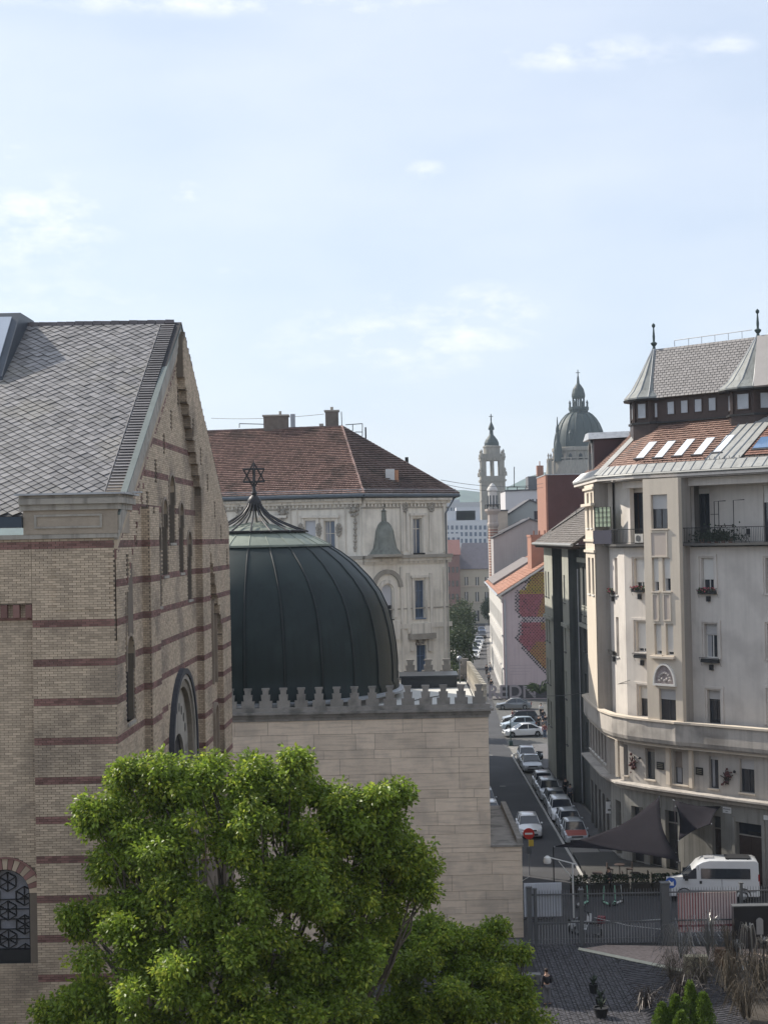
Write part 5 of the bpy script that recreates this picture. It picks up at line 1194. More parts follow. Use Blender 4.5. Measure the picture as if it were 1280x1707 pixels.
for i in range(30):
    for j in range(80):
        px, py = 858+i*2.0+(1.0 if j % 2 else 0), 955+j*2.0; c, near = mcol(px, py)
        if c and near > 6 and c != 'black': disc2(col[c], px, py, .13)
for i in range(13):
    for j in range(64):
        px, py = 857+i*5.4+(2.7 if j % 2 else 0), 956+j*2.9; c, near = mcol(px, py)
        if not c: continue
        if near < 8 or c == 'black': disc(col['black'], px, py, random.uniform(.1, .16))
        elif random.random() < .9: disc(col['dark'] if random.random() < .8 else col['black'], px, py, random.uniform(.09, .12))
for k, mb in col.items(): mb.build('mural_dots', mat('mural_paint_'+k, dots[k][1], rough=.85, var=.1), mub, kind='stuff')
text_mesh('REDN', 2.6, mat('graffiti_pale', (.27, .24, .25)), 'graffiti_text', mub, fM, fM.uv(868, 1154)[0]-1.2, fM.uv(868, 1154)[1], .04, bold=.04)
u0, u1, z0, z1 = fM.rect(836, 1143, 912, 1166); m = MB(); m.fb(fM, u0, u1, max(.1, z0), z1, -.02, .015); m.build('graffiti_band', mat('graffiti_ground', (.06, .055, .06), var=.5, scale=3), mub)
for k in range(4): u0, z0 = fM.uv(850, 1110+k*5, 0); m = MB(); m.fb(fM, u0, u0+3.6-k*.4, z0, z0+.05, 0, .01); m.build('wall_stain', mat('wall_stain_paint', (.30, .26, .27)), mub)
# gabled houses behind
def gable_house(label, pts, Y, depth, wm, rm, chim=(), wins=()):
    t = thing('gabled_house', label, 'building', (at(pts[0][0], 900, Y).x, Y, 0), group=None)
    P = [at(x, y, Y) for x, y in pts]; fr = Frame((P[0].x, Y), (P[-1].x, Y)); o = fr.o
    poly = [(p.x-o.x, p.z) for p in P]; full = [(poly[0][0], 0)]+poly+[(poly[-1][0], 0)]
    m = MB(); m.prism(fr, full[::-1], -depth, 0); m.build('wall', wm, t)
    for a, b in zip(P, P[1:]):
        if abs(a.x-b.x) < .5: continue
        s = slab([V(a.x-.1, Y-.3, a.z+.02), V(b.x+.1, Y-.3, b.z+.02), V(b.x+.1, Y+depth, b.z+.02), V(a.x-.1, Y+depth, a.z+.02)], -.25); s.build('roof', rm, t)
    for (x0, x1, y0, y1) in chim:
        a, b = at(x0, y0, Y+1), at(x1, y1, Y+1); m = MB(); m.box(a.x, b.x, Y+1, Y+2, b.z-1, a.z); m.build('chimney', wm, t)
    for (x0, x1, y0, y1) in wins: r = fr.rect(x0, y0, x1, y1); m = MB(); m.fb(fr, *r, -.2, .03); m.build('window', glass_m, t)
    return t
slt2 = mat('dark_slate_roof', (.07, .065, .07), rough=.7, var=.15)
gable_house('pinkish grey blank gable wall just above the orange roof, nearest of the gables', [(822, 898), (840, 889), (883, 866), (900, 872), (930, 880)], 282, 14, mat('pink_grey_render', (.36, .33, .32), rough=.9, var=.05, scale=.15, streak=.1), slt2, chim=((881, 885, 862, 868),))
gable_house('green grey blank gable wall rising just behind the pinkish one', [(828, 872), (846, 860), (883, 834), (900, 842), (930, 850)], 300, 14, mat('green_grey_render', (.31, .32, .31), rough=.9, var=.05, scale=.15), slt2, wins=((890, 900, 852, 866),))
pale = gable_house('pale flat topped apartment house with antenna behind the blank gables', [(842, 819), (900, 817), (930, 817)], 330, 14, mat('pale_lilac_render', (.50, .48, .49), rough=.9, var=.04, scale=.1), slt2, wins=((886, 890, 832, 840), (893, 897, 832, 840)))
m = MB()
for (x0, y0, x1, y1) in ((857, 778, 857, 812), (877, 810, 875, 817), (845, 812, 880, 812), (846, 812, 846, 819), (862, 812, 862, 819)): m.tube([at(x0, y0, 331), at(x1, y1, 331)], .07 if x0 != x1 else .09, 4)
m.build('antenna', iron, pale)
a, b = at(880, 794, 334), at(902, 817, 334); m = MB(); m.box(a.x, b.x, 334, 340, b.z, a.z); m.build('roof_house', mat('dark_roof_house', (.13, .13, .14), var=.1), pale)
a, b = at(895, 776, 336), at(906, 794, 336); m = MB(); m.box(a.x, b.x, 336, 338, b.z, a.z); m.tube([V((a.x+b.x)/2, 337, a.z), V((a.x+b.x)/2, 337, a.z+1)], .12, 5); m.build('chimney', obk, pale)
srh = thing('street_row_house', 'pale narrow street front continuing beyond the mural house', 'building', (20, 280, 0)); m = MB(); m.zprism([(18.65, 276.3), (26, 276.3), (31, 350), (23.7, 350)][::-1], 0, 14.2); m.build('wall', lit_m, srh); m = MB(); m.zprism([(18.5, 276.2), (26, 276.2), (31, 350), (23.5, 350)][::-1], 14.21, 14.6); m.build('roof', slt2, srh)
# striped brick minaret
TC = V(20.45, 289); mi = thing('striped_turret', 'slender striped red and cream brick turret with white lantern above the rooftops', 'tower', tuple(TC))
cream = mat('cream_brick', (.50, .42, .34), rough=.85, var=.1); redb = mat('stripe_red_brick', (.27, .115, .09), rough=.85, var=.12)
zt = lambda py: at(818, py, 289).z
m = MB(); m.lathe(TC, [(.88, 0), (.88, zt(875))], 8); m.build('shaft', redb, mi)
for k in range(22): m = MB(); z = zt(975)+k*(zt(878)-zt(975))/22; m.lathe(TC, [(.92, z), (.92, z+.22)], 8); m.build('stripe', cream, mi) if z < zt(878) else None
m = MB(); m.lathe(TC, [(.9, zt(880)), (1.1, zt(876)), (1.1, zt(873)), (.95, zt(871)), (.95, zt(858)), (1.5, zt(852)), (1.5, zt(849)), (1.0, zt(848))], 8); m.build('shaft_head', mat('pale_terracotta', (.40, .34, .30), var=.1), mi)
for k in range(8): a_ = k*math.pi/4; p = TC+V(1.42*math.cos(a_), 1.42*math.sin(a_)); m = MB(); m.tube([p+V(0, 0, zt(849)), p+V(0, 0, zt(841))], .06, 4); m.build('baluster', iron, mi)
m = MB(); m.lathe(TC, [(1.45, zt(842)), (1.5, zt(842)), (1.5, zt(841)), (1.45, zt(841))], 16); m.build('balcony_rail', iron, mi)
m = MB(); m.lathe(TC, [(.82, zt(850)), (.82, zt(819)), (1.0, zt(818)), (.95, zt(815)), (.7, zt(811)), (.4, zt(808)), (.05, zt(805))], 12); m.build('lantern', mat('white_lantern', (.52, .50, .47), var=.08), mi, smooth=True)
for k in range(8): a_ = k*math.pi/4+.2; p = TC+V(.83*math.cos(a_), .83*math.sin(a_)); m = MB(); m.box(p.x-.15, p.x+.15, p.y-.05, p.y+.05, zt(845), zt(826)); m.build('lantern_opening', glass_m, mi)
gable_house('small cream gable roof between striped turret and grey gables', [(829, 852), (846, 852)], 296, 8, cream, slt2)
# street end
chs = thing('cream_house', 'cream two storey house with slate roof closing the far end of the street', 'building', (22, 402, 0)); Y = 402
fE = Frame((at(765, 950, Y).x, Y), (at(814, 950, Y).x+3, Y)); wt = at(790, 948, Y).z
ew = [fE.rect(x, y0, x+6.5, y1) for x in (774, 792, 808) for y0, y1 in ((962, 976), (987, 1003))]+[fE.rect(x, 1018, x+9, 1036) for x in (774, 790)]
m = MB(); wallgrid(m, fE, 0, fE.L, 0, wt, ew, 0, .4); m.build('wall', mat('warm_cream_render', (.44, .39, .31), rough=.9, var=.06), chs); m = MB(); m.fb(fE, 0, fE.L, 0, wt, -14, -.6); m.build('core', cream, chs)
for h in ew: m = MB(); m.fb(fE, *h, -.3, -.2); w = m.build('window', glass_m, chs); m = MB(); c_ = (h[0]+h[1])/2; m.fb(fE, c_-.08, c_+.08, h[2], h[3], -.2, -.12); m.build('mullion', white_f, w)
for y in (978, 1005, 950): z = fE.uv(790, y)[1]; m = MB(); m.fb(fE, 0, fE.L, z, z+.3, 0, .25); m.build('moulding', cream, chs)
z2 = at(790, 905, Y+5).z; slab([V(fE.o.x-.5, Y-.6, wt), V(fE.o.x+fE.L, Y-.6, wt), V(fE.o.x+fE.L, Y+6, z2), V(fE.o.x+1.2, Y+6, z2)], .2).build('roof', mat('grey_violet_slate', (.15, .135, .15), rough=.7, var=.15), chs)
slab([V(fE.o.x-.5, Y-.6, wt), V(fE.o.x+1.2, Y+6, z2), V(fE.o.x-.5, Y+14, wt)], .2).build('roof', slt2, chs)
rh = thing('red_house', 'dull red house left of the cream house at the far end of the street', 'building', (17, 398, 0))
o, a, b = pbox('wall', 738, 766, 925, 398, 12, mat('dull_red_render', (.22, .13, .115), rough=.9, var=.1), rh)
slab([V(a.x, 397.6, a.z), V(b.x+.3, 397.6, a.z), V(b.x+.3, 404, at(750, 900, 404).z), V(a.x, 404, at(750, 900, 404).z)], .2).build('roof', mat('dull_red_tile', (.19, .09, .08), var=.15), rh)
for k in range(3):
    for y in (945, 968, 990): p = at(746+k*7, y, 397.95); m = MB(); m.box(p.x, p.x+.6, 397.9, 398.1, p.z-1.5, p.z); m.build('window', glass_m, rh)
def flats(label, px0, px1, ytop, Y, rows, cols, y0, dy, mt, steps=()):
    t = thing('apartment_block', label, 'building', (at(px0, 900, Y).x, Y, 0)); o, a, b = pbox('wall', px0, px1, ytop, Y, 12, mt, t)
    for (x0, x1, yt) in steps: pbox('roof_storey', x0, x1, yt, Y+2, 8, mt, t, a.z)
    for r in range(rows):
        for c in range(cols):
            x = px0+(px1-px0)*(c+.5)/cols; p = at(x, y0+dy*r, Y-.05); w = .5*(px1-px0)/cols*Y/FPX*.55
            m = MB(); m.box(p.x-w, p.x+w, Y-.08, Y+.1, p.z-1.5, p.z); m.build('window', glass_blue, t)
    return t
wf = mat('white_apartment_render', (.50, .51, .53), rough=.9, var=.06, scale=.1)
flats('white apartment block between palace corner and striped turret, with stepped top storey', 742, 812, 868, 560, 3, 9, 876, 11, wf, steps=((744, 792, 852), (760, 800, 846)))
flats('pale grey apartment slab far behind the white one, just under the hills', 738, 800, 838, 700, 1, 11, 846, 8, mat('grey_white_render', (.42, .43, .45), rough=.9, var=.08), steps=((748, 766, 833),))
flats('pale block low behind the palace corner with rows of small dark windows', 735, 768, 890, 480, 2, 4, 896, 11, wf)
# ------------------------------------------------------------------ church with dome and bell tower
chu = thing('basilica', 'far grey stone church with green dome at right and tall bell tower at left', 'church', (80, 700, 0))
cst = mat('church_stone', (.27, .25, .215), rough=.9, var=.12, scale=.15, streak=.3); cgr = mat('church_copper', (.03, .045, .044), rough=.6, var=.2, scale=.2, metal=.1, streak=.3); cdk = mat('church_opening', (.03, .035, .04))
YD = 700; pz = lambda y, px=965: at(px, y, YD).z; rr = lambda w: w*YD/FPX
DX = V(at(967, 800, YD).x, YD)
m = MB(); m.lathe(DX, [(rr(57), 20), (rr(57), pz(790)), (rr(55), pz(772)), (rr(55), pz(770)), (rr(53), pz(768))], 32); m.build('lower_drum', cst, chu)
m = MB(); m.lathe(DX, [(rr(43), pz(785)), (rr(43), pz(754)), (rr(46), pz(752)), (rr(46), pz(747)), (rr(43), pz(746))], 40); m.build('drum', cst, chu)
for k in range(32):
    a_ = k*math.pi/16; p = DX+V(rr(54)*math.cos(a_), rr(54)*math.sin(a_)); m = MB(); m.lathe(p, [(.35, pz(771)), (.35, pz(765))], 6); m.build('baluster', cst, chu)
m = MB(); m.lathe(DX, [(rr(53), pz(766)), (rr(55), pz(766)), (rr(55), pz(764)), (rr(53), pz(764))], 40); m.build('parapet_rail', cst, chu)
for k in range(16):
    a_ = k*math.pi/8+.1; p = DX+V(rr(43.4)*math.cos(a_), rr(43.4)*math.sin(a_)); m = MB(); m.lathe(p, [(.55, pz(783)), (.55, pz(754))], 6); m.build('column', cst, chu)
    a_ += .2; p = DX+V(rr(43)*math.cos(a_), rr(43)*math.sin(a_)); m = MB(); m.lathe(p, [(.8, pz(778)), (.8, pz(760)), (.1, pz(757))], 8); m.build('drum_window', cdk, chu)
dp = [(42.5, 746), (42, 738), (40.5, 728), (38, 718), (34, 708), (28.5, 699), (22, 692), (16, 688)]
m = MB(); m.lathe(DX, [(rr(r), pz(y)) for r, y in dp], 48); m.build('dome', cgr, chu, smooth=True)
for k in range(16): a_ = k*math.pi/8+.1; m = MB(); m.tube([DX+V(rr(r+.3)*math.cos(a_), rr(r+.3)*math.sin(a_), pz(y)) for r, y in dp], .3, 5); m.build('dome_rib', cgr, chu)
for k in range(8): a_ = k*math.pi/4+.3; p = DX+V(rr(39)*math.cos(a_), rr(39)*math.sin(a_)); m = MB(); m.lathe(p, [(1.1, pz(736)), (1.1, pz(724)), (.3, pz(718))], 8); m.build('dome_lucarne', cgr, chu)
m = MB(); m.lathe(DX, [(rr(15), pz(690)), (rr(16), pz(684)), (rr(17), pz(683)), (rr(17), pz(679)), (rr(13), pz(678))], 16); m.build('lantern_base', cgr, chu)
for k in range(8):
    a_ = k*math.pi/4+.2; p = DX+V(rr(9.5)*math.cos(a_), rr(9.5)*math.sin(a_)); m = MB(); m.lathe(p, [(.38, pz(680)), (.38, pz(662))], 6); m.build('lantern_column', cgr, chu)
    p = DX+V(rr(15.5)*math.cos(a_), rr(15.5)*math.sin(a_)); m = MB(); m.lathe(p, [(.4, pz(679)), (.3, pz(673)), (.5, pz(672)), (.05, pz(667))], 6); m.build('pinnacle', cgr, chu)
m = MB(); m.lathe(DX, [(rr(1.2), pz(679)), (rr(1.2), pz(662))], 8); m.build('lantern_core', cgr, chu)
m = MB(); m.lathe(DX, [(rr(10.5), pz(664)), (rr(11.5), pz(660)), (rr(11), pz(656)), (rr(9), pz(648)), (rr(5), pz(642)), (rr(2.5), pz(639)), (rr(2), pz(634)), (rr(1.5), pz(628)), (.25, pz(626)), (.18, pz(616))], 16); m.build('lantern_cap', cgr, chu)
m = MB(); m.tube([DX+V(-1, 0, pz(621)), DX+V(1, 0, pz(621))], .15, 4); m.build('cross', cgr, chu)
# small corner turret left of the dome
DX2 = V(at(930, 760, 690).x, 690); m = MB(); m.lathe(DX2, [(rr(7), pz(770)), (rr(7), pz(752)), (rr(6.5), pz(748)), (rr(5), pz(741)), (rr(3), pz(736)), (rr(2.2), pz(733)), (rr(2.0), pz(722)), (rr(3.2), pz(720)), (rr(2.6), pz(715)), (rr(1.2), pz(710)), (.3, pz(706)), (.15, pz(697))], 12); m.build('side_turret', cgr, chu)
for px in (914, 918, 924): p = at(px, 770, 690); m = MB(); m.lathe(V(p.x, 690), [(.6, p.z-6), (.6, p.z), (.3, p.z+2), (.5, p.z+3), (.05, p.z+4)], 6); m.build('pinnacle', cst, chu)
# bell tower
YT = 660; tz = lambda y: at(820, y, YT).z; tr_ = lambda w: w*YT/FPX; TX = V(at(820.5, 800, YT).x, YT)
def sq(mb, w, y0, y1): mb.box(TX.x-tr_(w), TX.x+tr_(w), YT-tr_(w), YT+tr_(w), tz(y0), tz(y1))
m = MB(); m.box(TX.x-tr_(20), TX.x+tr_(20), YT-tr_(20), YT+tr_(20), 0, tz(803)); m.build('tower_shaft', cst, chu)
m = MB(); sq(m, 22, 803, 800); sq(m, 20, 800, 794); m.build('tower_gallery', cst, chu)
for sx in (-1, 1):
    for sy in (-1, 1): m = MB(); x, y = TX.x+sx*tr_(15), YT+sy*tr_(15); w = tr_(4.2); m.box(x-w, x+w, y-w, y+w, tz(794), tz(768)); m.build('tower_pier', cst, chu)
for sx in (-1, 0, 1):
    for sy in (-1, 0, 1):
        if (sx, sy) != (0, 0) and 0 in (sx, sy):
            m = MB(); m.lathe(V(TX.x+sx*tr_(15), YT+sy*tr_(15)), [(tr_(2.4), tz(794)), (tr_(2.4), tz(768))], 8); m.build('tower_column', cst, chu)
m = MB(); sq(m, 20.5, 768, 764); sq(m, 21.5, 764, 762); sq(m, 17, 762, 757); m.build('tower_entablature', cst, chu)
m = MB(); m.lathe(TX, [(tr_(14.5), tz(762)), (tr_(14), tz(747)), (tr_(15), tz(746)), (tr_(15), tz(744)), (tr_(12.5), tz(743))], 16); m.build('tower_drum', cst, chu)
for sx in (-1, 1):
    for sy in (-1, 1):
        m = MB(); p = V(TX.x+sx*tr_(18), YT+sy*tr_(18)); m.lathe(p, [(.8, tz(762)), (.7, tz(757)), (.3, tz(755)), (.5, tz(753)), (.06, tz(749))], 8); m.build('pinnacle', cst, chu)
        p = V(TX.x+sx*tr_(20), YT+sy*tr_(20)); m = MB(); m.lathe(p, [(.9, tz(794)), (.8, tz(788)), (.3, tz(786)), (.5, tz(784)), (.06, tz(780))], 8); m.build('pinnacle', cst, chu)
m = MB(); m.lathe(TX, [(tr_(12.5), tz(744)), (tr_(12), tz(738)), (tr_(10), tz(733)), (tr_(7), tz(729)), (tr_(4.6), tz(726)), (tr_(3.4), tz(724)), (tr_(3), tz(717)), (tr_(5), tz(716)), (tr_(5), tz(713)), (tr_(2.5), tz(707)), (tr_(1), tz(703)), (.3, tz(699)), (.2, tz(690))], 20); m.build('tower_dome', cgr, chu)
for y0, y1, w in ((830, 815, 5), (850, 838, 5)): m = MB(); m.box(TX.x-tr_(w), TX.x+tr_(w), YT-tr_(20)-.1, YT-tr_(20)+.1, tz(y0), tz(y1)); m.build('tower_window', cdk, chu)
m = MB(); sq(m, 21, 836, 834); m.build('moulding', cst, chu)
m = MB(); m.tube([TX+V(-.9, 0, tz(694)), TX+V(.9, 0, tz(694))], .14, 4); m.build('cross', cgr, chu)
m = MB(); m.box(TX.x+10, DX.x+40, 680, 760, 0, tz(842)); m.build('nave', cst, chu)
# wires over the roofs
wm = iron
for lab, a, b, sag in (('thin upper cable running from the palace roof to the right over the street', at(735, 800, 140), at(905, 806, 190), .5), ('thin lower cable running from the palace roof to the right over the street', at(740, 807, 140), at(905, 812, 190), .6), ('faint cable above the palace roof running to the left edge of its chimney', at(352, 697, 150), at(540, 690, 140), .2)):
    o = MB(); o.tube([a.lerp(b, t)+V(0, 0, -sag*4*t*(1-t)) for t in [k/10 for k in range(11)]], .022, 4); o = o.build('cable', wm); o['label'] = lab; o['category'] = 'cable'
for lab, a, b, sag in (('cable strung across the street to the white wall of the corner block', at(1050, 1134, 106.5), at(880, 1158, 140), .5),):
    o = MB(); o.tube([a.lerp(b, t)+V(0, 0, -sag*4*t*(1-t)) for t in [k/10 for k in range(11)]], .02, 4); o = o.build('cable', wm); o['label'] = lab; o['category'] = 'cable'
# ================================================================== VEHICLES
tyre_m = mat('tyre_rubber', (.02, .02, .02), rough=.85, var=.1); rim_m = mat('alloy_rim', (.35, .36, .37), rough=.35, metal=.7, var=.05)
lamp_m = mat('headlight_glass', (.55, .57, .6), rough=.15, var=.05, spec=.9); tail_m = mat('tail_light', (.3, .02, .02), rough=.2, var=.05); plate_m = mat('number_plate_white', (.6, .6, .58), rough=.5, var=.02)
black_p = mat('black_plastic', (.025, .025, .027), rough=.6, var=.1)
def paint(name, c): return mat(name, c, rough=.28, var=.03, scale=3, metal=.15, spec=.7, coat=.6)
CAR_PROF = {  # x from front; (x, z bonnet line) lower body, then glasshouse (x bottom, x top)
 'hatch': dict(L=4.1, W=1.76, H=1.48, top=[(0, .62), (.12, .72), (.75, .86), (1.15, .95), (3.85, .98), (4.02, .9), (4.1, .6)], g=(1.1, 1.85, 3.5, 3.98)),
 'sedan': dict(L=4.7, W=1.84, H=1.44, top=[(0, .58), (.15, .70), (.9, .84), (1.35, .92), (3.9, .98), (4.6, .95), (4.7, .62)], g=(1.25, 2.1, 3.2, 4.2)),
 'suv': dict(L=4.4, W=1.84, H=1.64, top=[(0, .7), (.12, .86), (.8, 1.0), (1.15, 1.06), (4.1, 1.1), (4.3, 1.0), (4.4, .65)], g=(1.1, 1.75, 3.9, 4.25))}
def make_car(kind, body_mt, label, group=None, hood=None, name='parked_car', cat='car'):
    c = CAR_PROF[kind]; L, W, H = c['L'], c['W'], c['H']; t = thing(name, label, cat, (0, 0, 0), group)
    wx = (L*.19, L*.81); wr = .32
    xs = sorted(set([0, .06, .2]+[wx[0]-wr-.06, wx[0]-.22, wx[0], wx[0]+.22, wx[0]+wr+.06, wx[1]-wr-.06, wx[1]-.22, wx[1], wx[1]+.22, wx[1]+wr+.06, L/2, L-.2, L-.06, L]+[p[0] for p in c['top']]))
    tp = c['top']
    def ztop(x):
        for (a, za), (b, zb_) in zip(tp, tp[1:]):
            if a <= x <= b: return za+(zb_-za)*(x-a)/(b-a+1e-9)
        return tp[-1][1]
    mb = MB(); rings = []
    for x in xs:
        e = min(x, L-x); w = W/2*(.80+.20*min(1, e/.45)**.5); zt = ztop(x); zb_ = .2+(.1 if e < .1 else 0)
        for q in wx:
            if abs(x-q) < wr+.05: zb_ = max(zb_, .30+math.sqrt(max(0, (wr+.06)**2-(x-q)**2))*.95)
        zb_ = min(zb_, zt-.12)
        sec = [(w*.86, zb_), (w*.985, zb_+.06*(zt-zb_)), (w, (zb_+zt)/2), (w*.985, zt-.12*(zt-zb_)), (w*.93, zt-.03), (w*.6, zt+.015), (0, zt+.03)]
        sec = sec+[(-a, b) for a, b in sec[-2::-1]]
        rings.append([(x-L/2, y, z) for y, z in sec])
    n = len(rings[0])
    for r in rings: mb.v += r
    for i in range(len(rings)-1):
        for j in range(n): j2 = (j+1) % n; mb.f.append((i*n+j, (i+1)*n+j, (i+1)*n+j2, i*n+j2))
    mb.f.append(tuple(range(n))); mb.f.append(tuple((len(rings)-1)*n+j for j in range(n-1, -1, -1)))
    mb.build('body', body_mt, t, smooth=True)
    g = c['g']; zb_ = .0; ws = W/2*.9; wt = W/2*.72
    gx = [g[0]-L/2, g[1]-L/2, g[2]-L/2, g[3]-L/2]; z0 = [ztop(g[0])-.03, 0, 0, ztop(g[3])-.03]; zr = H-.03
    P = lambda x, y, z: (x, y, z)
    # glass panes and pillars as slim slabs
    def pane(name, pts, mt=glass_m, th=.02): slab([Vector(p) for p in pts], th).build(name, mt, t)
    zbl, zbr = z0[0], z0[3]
    pane('windscreen', [P(gx[0], -ws, zbl), P(gx[1], -wt, zr), P(gx[1], wt, zr), P(gx[0], ws, zbl)][::-1])
    pane('rear_window', [P(gx[3], -ws, zbr), P(gx[2], -wt, zr), P(gx[2], wt, zr), P(gx[3], ws, zbr)])
    for s in (-1, 1):
        pts = [P(gx[0]+.1, s*ws, zbl), P(gx[3]-.08, s*ws, zbr), P(gx[2]-.02, s*wt, zr), P(gx[1]+.03, s*wt, zr)]
        pane('side_window', pts if s < 0 else pts[::-1])
        m = MB(); xm = (gx[1]+gx[2])/2+.1; m.tube([P(xm, s*(ws+.006), (zbl+zbr)/2), P(xm, s*(wt+.006), zr)], .035, 4); m.tube([P(gx[0], s*ws, zbl), P(gx[1], s*wt, zr)], .035, 4); m.tube([P(gx[3], s*ws, zbr), P(gx[2], s*wt, zr)], .045, 4); m.build('pillar', body_mt, t)
        m = MB(); m.ball((gx[0]+.25, s*(W/2+.06), zbl+.08), .1, 8, 5, .75); m.build('mirror', body_mt, t)
        m = MB(); m.hexa([(-L/2-.005+.03, s*W*.28, .58), (-L/2+.05, s*W*.44, .60), (-L/2+.3, s*W*.465, .63), (-L/2+.1, s*W*.28, .60), (-L/2+.02, s*W*.28, .70), (-L/2+.09, s*W*.44, .74), (-L/2+.32, s*W*.46, .77), (-L/2+.12, s*W*.28, .73)]); m.build('headlight', lamp_m, t)
        m = MB(); m.box(L/2-.1, L/2+.004, min(s*W*.32, s*W*.46), max(s*W*.32, s*W*.46), .66, .86); m.build('tail_light', tail_m, t)
        for q in wx:
            w0 = s*(W/2-.2); w1 = s*(W/2-.01)
            m = MB(); i = 0; prof_ = [(.0, w0), (wr*.9, w0), (wr, w0+s*.03), (wr, w1-s*.03), (wr*.9, w1), (wr*.62, w1)]
            for r_, y in prof_:
                for k in range(16): a_ = k*math.pi/8; m.v.append((q-L/2+max(r_, .01)*math.cos(a_), y, wr+max(r_, .01)*math.sin(a_)))
            for j in range(len(prof_)-1):
                for k in range(16): k2 = (k+1) % 16; m.f.append((j*16+k, j*16+k2, (j+1)*16+k2, (j+1)*16+k))
            wo_ = m.build('wheel', tyre_m, t)
            m = MB()
            for k in range(5):
                a_ = k*2*math.pi/5; c_, s2 = math.cos(a_), math.sin(a_); cx, cz = q-L/2, wr; e = .045
                m.hexa([(cx-s2*e, w1-s*.03, cz+c_*e), (cx+s2*e, w1-s*.03, cz-c_*e), (cx+c_*wr*.62+s2*e, w1-s*.03, cz+s2*wr*.62-c_*e), (cx+c_*wr*.62-s2*e, w1-s*.03, cz+s2*wr*.62+c_*e),
                        (cx-s2*e, w1-s*.005, cz+c_*e), (cx+s2*e, w1-s*.005, cz-c_*e), (cx+c_*wr*.62+s2*e, w1-s*.005, cz+s2*wr*.62-c_*e), (cx+c_*wr*.62-s2*e, w1-s*.005, cz+s2*wr*.62+c_*e)])
            m.build('rim', rim_m, wo_)
    m = MB(); m.v = []; rx = [gx[1]-.06, gx[1]+.1, (gx[1]+gx[2])/2, gx[2]-.1, gx[2]+.08]; hz = [zr, zr+.045, zr+.07, zr+.05, zr]
    for x, z in zip(rx, hz):
        for y, dz_ in ((-wt-.02, -.0), (-wt*.6, .03), (0, .04), (wt*.6, .03), (wt+.02, 0)): m.v.append((x, y, z+dz_-.01))
    for i in range(4):
        for j in range(4): m.f.append((i*5+j, (i+1)*5+j, (i+1)*5+j+1, i*5+j+1))
    ro = m.build('roof', body_mt, t, smooth=True); md = ro.modifiers.new('thickness', 'SOLIDIFY'); md.thickness = .04
    m = MB(); m.box(gx[0]+.12, gx[3]-.12, -ws+.05, ws-.05, min(zbl, zbr)-.3, min(zbl, zbr)+.12); m.build('interior', black_p, t)
    m = MB(); m.box(-L/2-.012, -L/2+.06, -W*.24, W*.24, .60, .70); m.box(-L/2-.008, -L/2+.06, -W*.3, W*.3, .28, .42); m.build('grille', black_p, t)
    m = MB(); m.box(-L/2-.03, -L/2-.013, -.26, .26, .44, .55); m.build('number_plate', plate_m, t); m = MB(); m.box(L/2+.002, L/2+.02, -.26, .26, .5, .61); m.build('number_plate', plate_m, t)
    if hood: m = MB(); p = [(-L/2+.1, -W*.4), (-L/2+.1, W*.4), (g[0]-L/2-.05, W*.43), (g[0]-L/2-.05, -W*.43)]; slab([Vector((x, y, ztop(x+L/2)+.045)) for x, y in p][::-1], .03).build('bonnet', hood, t)
    return t
white_c, silver_c, grey_c, black_c, blue_c, lblue_c = paint('white_paint', (.72, .73, .74)), paint('silver_paint', (.42, .44, .46)), paint('grey_paint', (.16, .17, .18)), paint('black_paint', (.018, .018, .022)), paint('blue_paint', (.03, .06, .14)), paint('pale_blue_paint', (.42, .50, .55))
red_c = paint('red_paint', (.38, .09, .07))
def place(o, x, y, rz, z=0.0): o.location = (x, y, z); o.rotation_euler = (0, 0, rz)
ROW = 'cars parked nose to tail along the right kerb'
NOSE = math.pi/2          # local front (-x) turned towards -Y (the camera)
cars = [
 (('hatch', white_c, 'white hatchback, farthest of the kerbside row, half hidden behind a silver saloon'), 13.95, 155.8),
 (('sedan', silver_c, 'silver saloon parked at the start of the kerb line, two cars in its own group'), 13.85, 150.6),
 (('hatch', white_c, 'white hatchback leading the long row of cars just after the gap in the kerbside row'), 13.9, 139.2),
 (('suv', silver_c, 'silver off roader, second after the gap in the kerbside row'), 13.85, 134.2),
 (('hatch', grey_c, 'dark grey hatchback squeezed between two pale cars in the kerbside row'), 13.9, 129.3),
 (('suv', white_c, 'white off roader with pale bonnet, middle of the near kerbside cars'), 13.8, 124.6),
 (('hatch', silver_c, 'silver small car just behind the red bonneted one in the kerbside row'), 13.9, 119.9)]
for (k, x, y) in cars: place(make_car(*k, group=ROW), x, y, NOSE)
place(make_car('hatch', silver_c, 'silver hatchback with red bonnet, nearest of the kerbside row under the sail awning', ROW, hood=red_c), 13.75, 115.5, NOSE)
place(make_car('hatch', white_c, 'white hatchback driving alone in the middle of the lane', name='moving_car'), 10.6, 118.2, NOSE)
place(make_car('hatch', white_c, 'white car parked at the left kerb, nearest one peeping past the stone building'), 7.98, 124.4, NOSE); place(make_car('suv', silver_c, 'silver car parked second at the left kerb behind the stone building edge'), 7.9, 129.5, NOSE)
place(make_car('sedan', white_c, 'white saloon parked side on at the mouth of the yard, nearest of four'), 15.4, 175.6, .12); place(make_car('hatch', lblue_c, 'pale blue hatchback parked side on just behind the white saloon in the yard'), 15.3, 181.8, .08)
place(make_car('suv', black_c, 'black off roader with pale bonnet, third of the side on cars in the yard', hood=silver_c), 16.0, 186.5, .05); place(make_car('sedan', grey_c, 'dark grey saloon parked in the sunny strip below the mural wall'), 16.6, 203.0, -.1)
